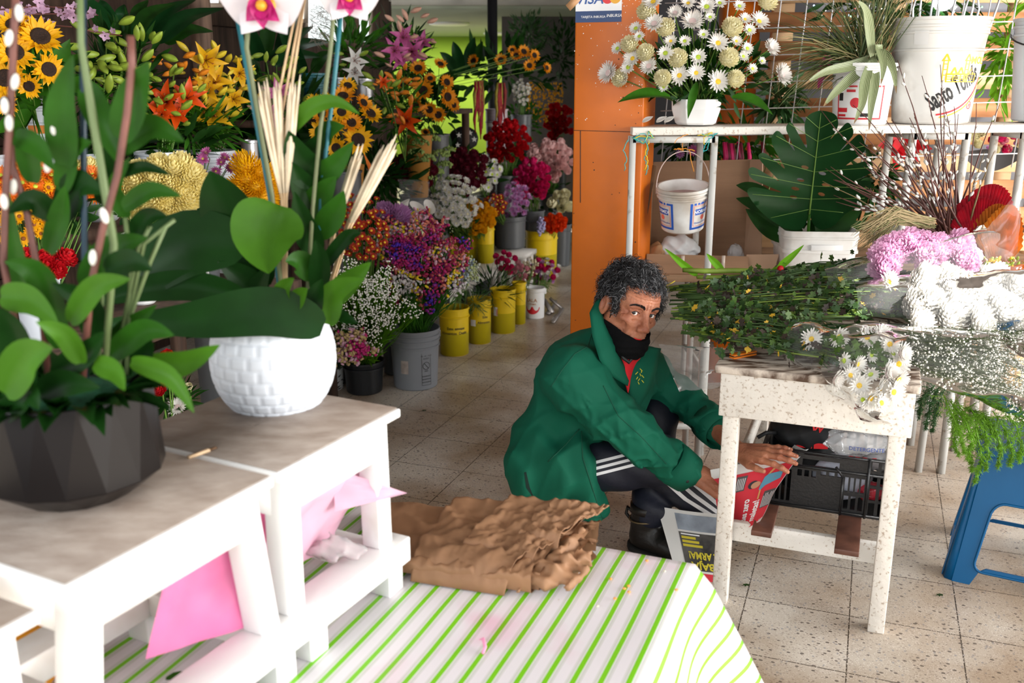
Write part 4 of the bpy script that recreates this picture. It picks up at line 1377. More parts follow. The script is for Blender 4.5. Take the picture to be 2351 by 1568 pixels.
# far (left) hand spread on the paper: thumb side towards us and down
WL = J(1696, 1036, 2.70)
ML = frame3(WL, J(1822, 1050, 2.575) - WL, Vector((0.10, -0.62, 0.80)))
hl, nl = hand(ML, [(0.10, 0.25, 0.25), (0.06, 0.20, 0.2), (0.03, 0.18, 0.2), (0.0, 0.2, 0.15)], (0.12, 0.02, -0.06, -0.16), [(0.75, 0.55, 0.05, 0.042, 0.016, 0.0125), (0.92, 0.35, 0.05, 0.034, 0.0115, 0.0095), (0.97, 0.2, -0.05, 0.026, 0.0095, 0.007)], mirror=-1 if frame3(WL, J(1822, 1050, 2.575) - WL, Vector((0.10, -0.62, 0.80))).col[1].z > 0 else 1, scale=1.0)
# near (right) hand gripping the paper behind the table leg
WR = J(1592, 1086, 2.735)
MR = frame3(WR, J(1662, 1122, 2.70) - WR, Vector((0.25, -0.75, 0.62)))
hr, nr_ = hand(MR, [(0.55, 0.75, 0.5), (0.5, 0.8, 0.5), (0.5, 0.75, 0.5), (0.45, 0.7, 0.5)], (0.05, 0.0, -0.03, -0.08), [(0.75, 0.35, -0.6, 0.042, 0.016, 0.0125), (0.85, -0.1, -0.55, 0.034, 0.0115, 0.0095), (0.9, -0.25, -0.4, 0.026, 0.0095, 0.007)], mirror=1 if MR.col[1].z > 0 else -1, scale=1.05)
for h_ in (hl, hr):
 bm.add(h_.v, h_.f)
# forearms, torso and legs carry the clothes
def caps(P, L_, k):
 d = None
 for a, b, ra, rb in L_:
  c = d_cap(P, A3(a), A3(b), ra, rb)
  d = c if d is None else smin(d, c, k)
 return d
hipN, hipF = J(1262, 1082, 2.88), J(1290, 1060, 3.10)
knN, knF = J(1512, 1058, 2.80), J(1500, 958, 3.06)
anN, anF = J(1652, 1200, 2.90), J(1497, 1172, 2.86)
shN, elN, wrN = J(1318, 868, 2.79), J(1440, 985, 2.71), J(1566, 1078, 2.735)
shF, elF, wrF = J(1474, 858, 3.10), J(1572, 918, 3.06), J(1646, 985, 2.88)
pel, mid_, up_, nb_ = J(1268, 1050, 2.98), J(1300, 950, 2.96), J(1352, 858, 2.94), J(1412, 785, 2.92)
body_l = [(pel, mid_, 0.10, 0.11), (mid_, up_, 0.11, 0.11), (up_, nb_, 0.11, 0.06), (elN, WR, 0.036, 0.0255), (shN, elN, 0.05, 0.036), (shF, elF, 0.05, 0.036), (elF, wrF, 0.036, 0.03), (wrF, WL, 0.031, 0.0255), (up_, shN, 0.07, 0.05), (up_, shF, 0.07, 0.05)]
def d_body(P):
 return caps(P, body_l, 0.03)
def bounds(pts, pad):
 a = np.array([tuple(p) for p in pts])
 return a.min(0) - pad, a.max(0) + pad
lo_, hi_ = bounds([q for l in body_l for q in l[:2]], 0.13)
sdf_mb(d_body, lo_, hi_, 0.008, mb=bm)
lg_ = [(hipN, knN, 0.075, 0.055), (knN, anN, 0.05, 0.034), (hipF, knF, 0.075, 0.055), (knF, anF, 0.05, 0.036)]
lo_, hi_ = bounds([q for l in lg_ for q in l[:2]], 0.1)
sdf_mb(lambda P: caps(P, lg_, 0.03), lo_, hi_, 0.009, mb=bm)
obj('body', bm, skin, man)
nl.add(nr_.v, nr_.f)
obj('fingernails', nl, mat('nail', (0.66, 0.40, 0.30), 0.3), man)

# eyes look at the camera
eyem, irism = mat('eye_white', (0.82, 0.79, 0.75), 0.12, spec=0.6), mat('iris', (0.010, 0.006, 0.004), 0.05, spec=0.5)
for sx in (-1, 1):
 c = Vector((sx * EYE, 0.0712, 0.003))
 eb = obj('eyeball', MB().ball(c, 0.0126, HM4, n=20, m=14), eyem, man)
 look = (HM4.inverted() @ CAM - c).normalized()
 look = (look * 0.92 + Vector((0.10, 0.40, 0.02))).normalized()
 x_, y_ = frame_of(look)
 Mi = HM4 @ Matrix(((x_.x, y_.x, look.x, c.x), (x_.y, y_.y, look.y, c.y), (x_.z, y_.z, look.z, c.z), (0, 0, 0, 1)))
 obj('iris', MB().ball((0, 0, 0.0102), (0.0062, 0.0062, 0.0029), Mi, n=18, m=8), irism, eb)
# brows
hblack = mat('hair_black', (0.008, 0.008, 0.009), 0.42, spec=0.5)
hgrey = mat('hair_grey', (0.20, 0.20, 0.21), 0.42, spec=0.5)
hdark = mat('hair_charcoal', (0.035, 0.035, 0.038), 0.42, spec=0.5)
bvh_h = BVHTree.FromPolygons([Vector(v) for v in bm.v], bm.f)
def snap(p, d, lift=0.001):
 """from head-frame point p go along d to the skin"""
 o = HM4 @ Vector(p)
 dd = (HM4.to_3x3() @ Vector(d)).normalized()
 h = bvh_h.ray_cast(o, dd)
 return (h[0] + h[1] * lift, h[1]) if h[0] else (o, -dd)
for sx in (-1, 1):
 b_ = MB()
 for k in range(150):
  f = R.random()
  x = sx * (0.012 + 0.040 * f)
  z = 0.0225 + 0.011 * math.sin(f * 2.4) - 0.004 * f + rnd(-0.0035, 0.0035) * (1 - 0.5 * f)
  p, n_ = snap((x, 0.2, z), (0, -1, 0), 0.0008)
  d = (HM4.to_3x3() @ Vector((sx * (0.5 + f), 0.25, 0.8 - 1.2 * f))).normalized()
  b_.tube([p, p + d * 0.004 + n_ * 0.0016, p + d * 0.009 + n_ * 0.0014], [0.0007, 0.0006, 0.0002], 3, cap=False)
 obj('eyebrow', b_, hblack, man)
 lid = MB()
 pts = []
 for k in range(11):
  f = k / 10
  x = EYE - 0.0142 + 0.0284 * f
  z = 0.003 + 0.0058 * math.sin(math.pi * f) ** 0.8
  p, n_ = snap((sx * x, 0.2, z + 0.0012), (0, -1, 0), 0.0004)
  pts.append(p)
 lid.tube(pts, 0.0011, 5)
 obj('eyelashes', lid, hblack, man)
# hair: a cap and many curled locks
def d_hair(P):
 X = np.abs(P[..., 0])
 d = d_ell(P, (0, -0.020, 0.050), (0.087, 0.106, 0.092))
 d = smin(d, d_ell(P, (0, -0.06, -0.015), (0.074, 0.060, 0.07)), 0.03)
 side = d_ell(np.stack([X, P[..., 1], P[..., 2]], -1), (0.070, 0.030, 0.020), (0.016, 0.022, 0.042))
 d = smin(d, side, 0.02)
 # forehead line
 front = P[..., 1] - (0.072 + 0.75 * (P[..., 2] - 0.088) - 0.25 * X)
 cut = np.where(P[..., 2] < 0.105, front, -1.0)
 face = np.maximum(P[..., 1] - 0.046, P[..., 2] - 0.078)
 d = np.maximum(d, np.where((P[..., 2] < 0.078), P[..., 1] - 0.040 + 0.2 * np.maximum(0, 0.0 - P[..., 2]), d))
 d = np.maximum(d, -(P[..., 2] + 0.060))
 Q = np.stack([X, P[..., 1], P[..., 2]], -1)
 d = np.maximum(d, -(d_ell(Q, (0.095, -0.008, -0.016), (0.045, 0.031, 0.046))))
 d = d + 0.006 * np.sin(P[..., 0] * 150 + 2 * np.sin(P[..., 2] * 90)) * np.sin(P[..., 1] * 130 + 2 * np.sin(P[..., 0] * 80)) * np.clip((P[..., 2] + 0.01) * 20, 0.2, 1)
 return d
hv, hf_ = surf_net(d_hair, (-0.12, -0.15, -0.09), (0.12, 0.12, 0.165), 0.0036)
hair = MB().add([Vector(map(float, p)) for p in hv], [tuple(map(int, q)) for q in hf_], HM4)
hairo = obj('hair', hair, hblack, man)
lk = MB()
hl_ = random.Random(11)
bvh_c = BVHTree.FromPolygons([Vector(v) for v in hv.tolist()], [tuple(map(int, q)) for q in hf_])
for k in range(6500):
 p = Vector(hv[hl_.randrange(len(hv))].tolist())
 loc_, n_, _, _ = bvh_c.find_nearest(p)
 if n_ is None:
  continue
 if n_.dot(p - Vector((0, -0.02, 0.03))) < 0:
  n_ = -n_
 if ((abs(p.x) - 0.09) / 0.05) ** 2 + ((p.y + 0.004) / 0.036) ** 2 + ((p.z + 0.014) / 0.05) ** 2 < 1:
  continue
 fl = Vector((0.35 * math.sin(p.z * 90 + p.x * 50), 0.5 + 0.4 * math.sin(p.x * 70), -0.5 + 0.6 * math.sin(p.y * 60)))
 if p.z < 0.02:
  fl = Vector((0, -0.5, -1))
 fl = (fl - n_ * fl.dot(n_)).normalized() if fl.length > 0.1 else fl
 sd = n_.cross(fl)
 L_ = hl_.uniform(0.018, 0.040) * (0.6 if p.z < 0.03 else 1)
 ph, am = hl_.uniform(0, 6.28), hl_.uniform(0.25, 0.6)
 pts = []
 for j in range(6):
  u = j / 5
  q = p - n_ * 0.004 + fl * L_ * u * 0.9 + n_ * (0.011 * math.sin(u * 2.6) * (0.7 + am)) + sd * (L_ * 0.32 * math.sin(u * 4.2 + ph) - L_ * 0.32 * math.sin(ph))
  pts.append(HM4 @ q)
 c = hl_.random() + 0.25 * noise.noise(p * 40)
 r = hl_.uniform(0.0004, 0.0009)
 lk.tube(pts, [r, r * 1.1, r, r * 0.9, r * 0.7, r * 0.2], 3, mi=0 if c < 0.55 else (1 if c < 0.82 else 2), cap=False)
obj('locks', lk, [hblack, hdark, hgrey], hairo)
# mask pulled under the nose
def d_mask(P):
 X = P[..., 0]
 d = smin(d_jaw(P), d_ell(P, (0, 0.070, -0.086), (0.034, 0.030, 0.030)), 0.03) - 0.007
 d = smin(d, d_ell(P, (0, 0.05, -0.125), (0.045, 0.045, 0.02)), 0.03)
 top_ = P[..., 2] - (-0.074 + 6.0 * X * X * np.clip(1 - np.abs(X) * 4, 0.3, 1))
 back_ = -(P[..., 1] + 0.012 - 0.2 * (P[..., 2] + 0.06))
 bot = -(P[..., 2] + 0.148)
 d = np.maximum(np.maximum(d, top_), np.maximum(back_, bot))
 return d + 0.0012 * np.sin(P[..., 2] * 260 + 90 * np.abs(X) + 20 * P[..., 1])
mk = obj('face_mask', sdf_mb(d_mask, (-0.10, -0.04, -0.17), (0.10, 0.13, -0.02), 0.003, HM4), mat('mask_cloth', (0.004, 0.004, 0.0045), 0.85, spec=0.1, bump=0.2, scale=60), man)
for sx in (-1, 1):
 st = [HM4 @ Vector(q) for q in ((sx * 0.068, 0.012, -0.045), (sx * 0.0755, 0.018, -0.01), (sx * 0.080, 0.010, 0.022))]
 obj('ear_loop', MB().tube(st, 0.0014, 5), mat('mask_cloth', (0, 0, 0)), mk)
obj('lip', MB().tube([snap((x, 0.2, -0.0735 + 6 * x * x), (0, -1, 0), 0.001)[0] for x in (-0.012, -0.004, 0.006, 0.016)], 0.0022, 6), mat('lip_red', (0.75, 0.02, 0.02), 0.4), man)

# trousers
navy = mat('navy_tracksuit', (0.010, 0.012, 0.024), 0.55, 0.25, 5, bump=0.15, bscale=60)
tr_l = [(hipN, knN, 0.088, 0.080), (knN, anN, 0.074, 0.060), (hipF, knF, 0.09, 0.080), (knF, anF, 0.078, 0.062), (pel, hipN, 0.09, 0.085), (pel, hipF, 0.10, 0.09)]
def d_tr(P):
 d = caps(P, tr_l, 0.03)
 d = d + 0.003 * np.sin(P[..., 0] * 42 + P[..., 2] * 65 + 2 * np.sin(P[..., 1] * 20))
 d = np.maximum(d, -(P[..., 2] - 0.085))
 return d
lo_, hi_ = bounds([q for l in tr_l for q in l[:2]], 0.14)
trm = sdf_mb(d_tr, lo_, hi_, 0.0065)
tro = obj('trousers', trm, navy, man)
bvh_t = BVHTree.FromPolygons([Vector(v) for v in trm.v], trm.f)
def cast(bv, px, py, lift=0.002):
 d = ray(px, py).normalized()
 h = bv.ray_cast(CAM, d)
 return (h[0] - d * lift, h[1]) if h[0] else (None, None)
def line_on(bv, pts, lift=0.002, n=10):
 out = []
 for (x0, y0), (x1, y1) in zip(pts, pts[1:]):
  for k in range(n):
   p, _ = cast(bv, x0 + (x1 - x0) * k / n, y0 + (y1 - y0) * k / n, lift)
   if p:
    out.append(p)
 p, _ = cast(bv, *pts[-1], lift)
 if p:
  out.append(p)
 return out
def band_on(bv, pa, pb, lift, n=8, m=3):
 """strip on a garment between two photo polylines"""
 mb = MB()
 def at(pts, f):
  f *= len(pts) - 1
  i = min(int(f), len(pts) - 2)
  return [pts[i][c] + (pts[i + 1][c] - pts[i][c]) * (f - i) for c in (0, 1)]
 vs_, prev = [], None
 for k in range(n + 1):
  A, B = at(pa, k / n), at(pb, k / n)
  for j in range(m + 1):
   p, _ = cast(bv, A[0] + (B[0] - A[0]) * j / m, A[1] + (B[1] - A[1]) * j / m, lift)
   if p is None:
    d = ray(A[0], A[1])
    p = vs_[-1] if vs_ else CAM + d * (2.8 / d.y)
   vs_.append(p)
 w = m + 1
 return mb.add(vs_, [(i * w + j, i * w + j + 1, (i + 1) * w + j + 1, (i + 1) * w + j) for i in range(n) for j in range(m)])
stripe = mat('white_stripe', (0.78, 0.78, 0.80), 0.55)
for k in range(3):
 o = k * 14
 obj('stripe', band_on(bvh_t, [(1352, 1062 + o), (1400, 1050 + o), (1470, 1032 + o)], [(1352, 1069 + o), (1400, 1057 + o), (1470, 1039 + o)], 0.003), stripe, tro)
 o = k * 21
 obj('stripe', band_on(bvh_t, [(1583 - o, 1098 + o * .32), (1620 - o, 1128 + o * .38), (1662 - o * .5, 1164 + o * .45)], [(1574 - o, 1101 + o * .32), (1611 - o, 1132 + o * .38), (1655 - o * .5, 1170 + o * .45)], 0.003), stripe, tro)
# boot and sock
bpt = G(1497, 1268)
fd = Vector((0.55, -0.5, 0)).normalized()
bx, by_ = fd, Vector((-fd.y, fd.x, 0))
def d_boot(P):
 q = P - A3(bpt)
 x, y, z = q @ A3(bx), q @ A3(by_), q[..., 2]
 L_ = np.stack([x, y, z], -1)
 d = d_cap(L_, (-0.03, 0, 0.05), (-0.02, 0, 0.155), 0.050, 0.055)
 d = smin(d, d_ell(L_, (0.06, 0, 0.045), (0.13, 0.048, 0.048)), 0.03)
 d = smin(d, d_ell(L_, (0.13, 0.004, 0.035), (0.06, 0.048, 0.04)), 0.02)
 return np.maximum(np.maximum(d, -(z - 0.02)), z - 0.165)
boot = sdf_mb(d_boot, A3(bpt) - np.array([0.25, 0.25, 0.02], np.float32), A3(bpt) + np.array([0.25, 0.25, 0.2], np.float32), 0.005)
leather = mat('black_leather', (0.012, 0.010, 0.009), 0.32, 0.3, 20, bump=0.15, bscale=50)
bo = obj('boot', boot, leather, man)
def d_sole(P):
 q = P - A3(bpt)
 L_ = np.stack([q @ A3(bx), q @ A3(by_), q[..., 2] * 0], -1)
 d = smin(d_ell(L_, (0.06, 0, 0), (0.145, 0.053, 1)), d_cap(L_, (-0.03, 0, 0), (0.1, 0, 0), 0.056, 0.05), 0.02)
 return np.maximum(d, np.abs(q[..., 2] - 0.0115) - 0.0105)
obj('sole', sdf_mb(d_sole, A3(bpt) - np.array([0.25, 0.25, 0.01], np.float32), A3(bpt) + np.array([0.25, 0.25, 0.04], np.float32), 0.005), mat('rubber', (0.015, 0.014, 0.013), 0.8), bo)
C_ = bpt + Vector((0, 0, 0.118)) - bx * 0.025
obj('zip', MB().tube([C_ + (bx * math.cos(a) + by_ * math.sin(a)) * 0.058 + Vector((0, 0, 0.008 * math.cos(a))) for a in [k * 0.32 for k in range(20)]], 0.003, 6), mat('brass_zip', (0.22, 0.16, 0.08), 0.4, metal=0.6), bo)
obj('pull_tab', MB().tube([C_ - bx * 0.055, C_ - bx * 0.078 + Vector((0, 0, 0.012)), C_ - bx * 0.083 - Vector((0, 0, 0.012)), C_ - bx * 0.06 - Vector((0, 0, 0.03))], 0.006, 6), leather, bo)
obj('boot_cuff', MB().lathe([(0.052, 0.142), (0.0585, 0.144), (0.0585, 0.168), (0.050, 0.169)], 24, Matrix.Translation(bpt - bx * 0.022)), leather, bo)
sk = anF
obj('sock', MB().tube([bpt - bx * 0.02 + Vector((0, 0, 0.13)), sk.lerp(bpt, 0.25), sk + (knF - anF) * 0.15], [0.048, 0.050, 0.05], 20), mat('blue_grey_sock', (0.26, 0.29, 0.40), 0.8, col2=(0.62, 0.63, 0.68), scale=20, stretch=(4, 4, 0.6)), man)
b2 = G(1668, 1232)
def d_b2(P):
 q = P - A3(b2)
 d = d_cap(q, (0, 0, 0.05), (0, 0, 0.14), 0.046, 0.05)
 d = smin(d, d_ell(q, (0.03, -0.02, 0.045), (0.08, 0.05, 0.045)), 0.03)
 return np.maximum(d, -(q[..., 2] - 0.002))
obj('boot', sdf_mb(d_b2, A3(b2) - np.array([0.1, 0.15, 0.01], np.float32), A3(b2) + np.array([0.25, 0.12, 0.2], np.float32), 0.006), leather, man)

# green work coat
green = mat('green_drill', (0.004, 0.105, 0.060), 0.75, 0.12, 4, bump=0.12, bscale=160, spec=0.2, bdist=0.002)
hemA = J(1228, 1140, 2.92)
jk_l = [(J(1262, 1042, 2.97), J(1346, 868, 2.94), 0.128, 0.142), (J(1346, 868, 2.94), J(1408, 792, 2.92), 0.142, 0.082),
  (J(1408, 880, 2.95), J(1330, 985, 2.98), 0.125, 0.125), (shN, J(1346, 868, 2.94), 0.098, 0.12), (shF, J(1400, 860, 2.96), 0.092, 0.11),
  (J(1255, 1050, 2.93), J(1262, 1110, 2.90), 0.122, 0.105), (J(1262, 1100, 2.89), J(1318, 1170, 2.84), 0.108, 0.075), (J(1320, 1050, 2.80), J(1366, 1176, 2.79), 0.06, 0.045), (J(1258, 1070, 2.87), J(1318, 1085, 2.81), 0.118, 0.075)]
sl_l = [(shN, elN, 0.100, 0.073), (elN, wrN, 0.073, 0.057), (shF, elF, 0.090, 0.068), (elF, wrF, 0.068, 0.054)]
def d_coat(P):
 d = caps(P, jk_l, 0.045)
 s_ = caps(P, sl_l, 0.015)
 for (a, b, k0) in ((shN, elN, 26), (elN, wrN, 34), (shF, elF, 26), (elF, wrF, 34)):
  a_, b_ = A3(a), A3(b)
  ax = (b_ - a_) / np.linalg.norm(b_ - a_)
  t = (P - a_) @ ax
  c = (P - a_) - t[..., None] * ax
  w = np.clip(1 - np.abs(t / np.linalg.norm(b_ - a_) - 0.75) * 1.5, 0.12, 1)
  near = np.exp(-np.maximum(s_, 0) * 30)
  ph = np.arctan2(c[..., 2], c[..., 1])
  rg = 1 - np.abs(np.sin(t * k0 * 0.9 + 1.1 * ph + 1.4 * np.sin(t * 17 + ph)))
  rg2 = 1 - np.abs(np.sin(t * k0 * 0.55 - 1.6 * ph + 1.7))
  s_ = s_ - near * (0.011 * w * rg ** 2 + 0.007 * rg2 ** 3 - 0.004) * (np.linalg.norm(c, axis=-1) < 0.12)
 d = smin(d, s_, 0.022)
 # hanging folds of the skirt and drags over the back
 w = np.clip((0.55 - P[..., 2]) * 5, 0, 1)
 d = d + 0.009 * w * np.sin(P[..., 0] * 62 + P[..., 1] * 30 + 6 * P[..., 2])
 for ax_, fr_, am_, sh_ in (((0.75, 0.3, 0.6), 17, 0.008, 0.4), ((-0.5, 0.4, 0.8), 23, 0.006, 2.0), ((0.9, -0.2, -0.3), 14, 0.006, 1.0)):
  v_ = P @ A3(ax_)
  d = d - am_ * (1 - np.abs(np.sin(v_ * fr_ + sh_ + 1.3 * np.sin(P[..., 0] * 6 + P[..., 2] * 9)))) ** 4 * np.clip(1.15 - np.abs(P[..., 2] - 0.42) * 2.6, 0, 1)
 d = d + 0.0035 * np.sin(P[..., 2] * 46 - P[..., 0] * 40 + 2 * np.sin(P[..., 1] * 18)) * np.clip(1.2 - np.abs(P[..., 2] - 0.5) * 3, 0, 1)
 d = np.maximum(d, -(P[..., 2] - (0.150 + 0.10 * (0.32 - P[..., 0]))))
 # opening along the front and the collar
 d = -smin(-d, d_cap(P, A3(HM4 @ Vector((0, -0.02, -0.06))), A3(HM4 @ Vector((0, -0.04, -0.185))), 0.066, 0.066), 0.01)
 return d
lo_, hi_ = bounds([q for l in jk_l + sl_l for q in l[:2]], 0.155)
cm = sdf_mb(d_coat, lo_, hi_, 0.0062)
coat = obj('work_coat', cm, green, man)
bvh_j = BVHTree.FromPolygons([Vector(v) for v in cm.v], cm.f)
seam = mat('green_seam', (0.003, 0.075, 0.042), 0.8)
def seam_on(name, pts, r=0.0014, lift=0.0006, m=seam):
 L_ = line_on(bvh_j, pts, lift)
 if len(L_) > 1:
  obj(name, MB().tube(L_, r, 5), m, coat)
seam_on('shoulder_seam', [(1366, 742), (1356, 775), (1350, 795), (1320, 812), (1290, 850), (1265, 888)])
seam_on('sleeve_seam', [(1385, 885), (1420, 955), (1470, 1000), (1530, 1065)])
seam_on('front_edge', [(1335, 990), (1338, 1050), (1360, 1120), (1383, 1192)], 0.0022)
seam_on('hem', [(1215, 1158), (1280, 1180), (1345, 1188), (1398, 1190)], 0.002)
seam_on('pocket_welt', [(1258, 1060), (1300, 1020), (1330, 985)], 0.0022)
slit = band_on(bvh_j, [(1203, 1085), (1208, 1120), (1222, 1140)], [(1208, 1083), (1216, 1118), (1224, 1138)], 0.001, 8, 2)
obj('pocket_slit', slit, mat('slit_dark', (0.004, 0.02, 0.014), 0.9), coat)  # dark strip laid on the cloth for the shade inside the pocket gap
# turned back cuffs
for a, b, r, nm in ((elN, wrN, 0.064, 'cuff'), (elF, wrF, 0.061, 'cuff')):
 d = (b - a).normalized()
 x_, y_ = frame_of(d)
 M_ = Matrix(((x_.x, y_.x, d.x, b.x), (x_.y, y_.y, d.y, b.y), (x_.z, y_.z, d.z, b.z), (0, 0, 0, 1)))
 obj(nm, MB().lathe([(r * 0.90, -0.052), (r * 1.02, -0.056), (r * 1.05, -0.02), (r * 0.98, 0.026), (r * 0.90, 0.026), (r * 0.80, 0.0), (r * 0.45, -0.01)], 26, M_), green, coat)
obj('button', MB().ball(wrN + Vector((0.006, -0.062, -0.012)), (0.006, 0.003, 0.006), n=10, m=6), black_print, coat)
# collar, shirt and badge
def free(px, py, Y):
 return J(px, py, Y)
shirt = MB()
def tri_patch(pts, n=6):
 return [Vector(p) for p in pts]
collar_n = [(1384, 684), (1378, 712), (1390, 752), (1410, 792), (1428, 832), (1442, 868)]
collar_o = [(1370, 692), (1354, 720), (1360, 772), (1376, 826), (1400, 862), (1440, 886)]
def fold(pin, pout, Yin, Yout, n=20, m=4, bulge=0.012):
 mb = MB()
 def at(p, Y_, f):
  f *= len(p) - 1
  i = min(int(f), len(p) - 2)
  g = f - i
  y = Y_[i] + (Y_[i + 1] - Y_[i]) * g
  return J(p[i][0] + (p[i + 1][0] - p[i][0]) * g, p[i][1] + (p[i + 1][1] - p[i][1]) * g, y)
 def fn(u, v):
  a, b = at(pin, Yin, u), at(pout, Yout, u)
  p = a.lerp(b, v)
  return p + Vector((0, -1, 0.4)) * bulge * math.sin(v * math.pi) ** 0.6
 return mb.grid(fn, n, m)
cY = [2.90, 2.86, 2.82, 2.79, 2.80, 2.81]
cYo = [2.90, 2.84, 2.79, 2.755, 2.765, 2.79]
c_ = obj('collar', fold(collar_n, collar_o, cY, cYo, bulge=0.006), green, coat)
md = c_.modifiers.new('t', 'SOLIDIFY'); md.thickness = 0.004
far_in = [(1480, 795), (1457, 832), (1444, 872), (1441, 935)]
far_out = [(1518, 800), (1508, 850), (1490, 900), (1462, 945)]
c_ = obj('lapel', fold(far_in, far_out, [2.88, 2.83, 2.80, 2.80], [2.92, 2.87, 2.83, 2.81], bulge=0.006), green, coat)
md = c_.modifiers.new('t', 'SOLIDIFY'); md.thickness = 0.004
sh_ = fold([(1412, 800), (1428, 850), (1440, 900)], [(1480, 800), (1458, 850), (1442, 905)], [2.82, 2.80, 2.79], [2.86, 2.83, 2.80], bulge=0.012)
obj('red_shirt', sh_, mat('red_knit', (0.62, 0.012, 0.02), 0.8), man)
obj('shirt_collar', MB().tube([J(1420, 800, 2.795), J(1432, 822, 2.783), J(1444, 832, 2.782), J(1452, 822, 2.79), J(1448, 800, 2.81)], 0.006, 8), black_print, man)
bd_ = MB()
br_ = random.Random(5)
for k in range(9):
 x, y = 1469 + 5 * math.sin(k * 2.1), 846 + k * 3.8
 bd_.tube([J(x, y, 2.792), J(x + 6 * math.cos(k * 1.7), y + 6, 2.790)], 0.0013, 4)
obj('emblem', bd_, mat('yellow_thread', (0.70, 0.60, 0.03), 0.6), coat)

# ------------------------------------------------------------------ newspapers he handles
paperw = mat('newsprint', (0.74, 0.73, 0.71), 0.7)
newsred = mat('news_red', (0.66, 0.03, 0.05), 0.6)
dgrey = mat('news_dark', (0.09, 0.085, 0.085), 0.6)
def quad_sheet(q, bulge, axis):
 a, b, c, d = [Vector(p) for p in q]
 def fn(p, lift=0.0):
  u, v = p[0], p[1]
  r = (a * (1 - u) + b * u) * (1 - v) + (d * (1 - u) + c * u) * v
  return r + axis * (bulge(u, v) + lift)
 return fn
na = quad_sheet((J(1660, 1240, 2.64), G(1745, 1197, 0.272), J(1856, 1030, 2.64), J(1630, 1078, 2.715)), lambda u, v: 0.010 * math.sin(u * 3.1) * (0.3 + v * 0.7) + 0.003 * math.sin(v * 14 + u * 6), Vector((0.0, -1, 0.1)).normalized())
def curve_cut(u, v):                            # the cone's right side curves in to its point
 return u * (1 - 0.10 * math.sin(v * math.pi))
rn = thing('newspaper', 'red newspaper page rolled into a cone under the left hand', 'newspaper', J(1700, 1200, 2.68))
NP = lambda p, l=0.0: na((curve_cut(p[0], p[1]), p[1]), l)
obj('page', MB().grid(lambda u, v: NP((u, v)), 40, 30), paperw, rn)
def patch(x0, y0, x1, y1, l, n=10, m=6):
 return MB().grid(lambda u, v: NP((x0 + (x1 - x0) * u, y0 + (y1 - y0) * v), l), n, m)
obj('red_print', patch(0, 0.0, 0.985, 0.86, 0.0014, 24, 20), newsred, rn)
obj('dark_print', patch(0.30, 0.60, 0.43, 0.82, 0.0024), dgrey, rn)
mb = patch(0.79, 0.26, 0.98, 0.50, 0.0024)
obj('dark_print', mb, dgrey, rn)
tl = MB()
def ntext(s, u, v, su, sv, l=0.0034, bold=0.03):
 for (x, y, z), in []:
  pass
 vv, ff = text_geo(s, 1.0, bold)
 tl.add([NP((u - y * su, v + x * sv), l) for x, y, z in vv], ff)
ntext('gales zero', 0.50, 0.27, 0.17, 0.095)
ntext('maletas!', 0.69, 0.25, 0.17, 0.095)
for k in range(6):
 uu = 0.80 + 0.03 * k
 tl.grid(lambda a, b: NP((uu + 0.010 * a, 0.275 + 0.21 * b * (0.9 if k % 3 else 0.75)), 0.0034), 1, 3)
for k in range(5):
 uu = 0.315 + 0.022 * k
 tl.grid(lambda a, b: NP((uu + 0.008 * a, 0.62 + 0.17 * b), 0.0034), 1, 3)

obj('white_lettering', tl, wht, rn)
def npoly(pts, m, nm, l):
 c = [sum(p[i] for p in pts) / len(pts) for i in (0, 1)]
 vs_ = [NP(c, l)] + [NP(p, l) for p in pts]
 obj(nm, MB().add(vs_, [(0, 1 + k, 1 + (k + 1) % len(pts)) for k in range(len(pts))]), m, rn)
el_ = lambda cx, cy, rx, ry, n=18: [(cx + rx * math.cos(2 * math.pi * k / n), cy + ry * math.sin(2 * math.pi * k / n)) for k in range(n)]
npoly(el_(0.545, 0.655, 0.068, 0.060), mat('news_hair', (0.03, 0.03, 0.04), 0.6), 'drawn_hair', 0.0036)
npoly(el_(0.585, 0.645, 0.066, 0.052), mat('news_face', (0.50, 0.26, 0.15), 0.6), 'drawn_face', 0.0046)
npoly([(0.66, 0.60), (0.665, 0.74), (0.70, 0.77), (0.90, 0.76), (0.92, 0.66), (0.74, 0.60), (0.70, 0.55), (0.67, 0.55)], mat('news_teal', (0.10, 0.30, 0.42), 0.6), 'drawn_shirt', 0.0042)
npoly([(0.69, 0.77), (0.74, 0.86), (0.79, 0.865), (0.72, 0.765)], mat('news_arm', (0.62, 0.33, 0.12), 0.6), 'drawn_arm', 0.0040)
npoly([(0.68, 0.55), (0.685, 0.42), (0.715, 0.42), (0.705, 0.55)], mat('news_arm', (0, 0, 0)), 'drawn_arm', 0.0048)
back_ = quad_sheet((J(1800, 1048, 2.69), J(1838, 1056, 2.645), J(1852, 1034, 2.65), J(1824, 1021, 2.70)), lambda u, v: 0.006 * math.sin(u * 3), Vector((0, -1, 0.2)).normalized())
bo_ = obj('inner_page', MB().grid(lambda u, v: back_((u, v)), 10, 6), mat('newsprint_grey', (0.50, 0.49, 0.48), 0.7), rn)

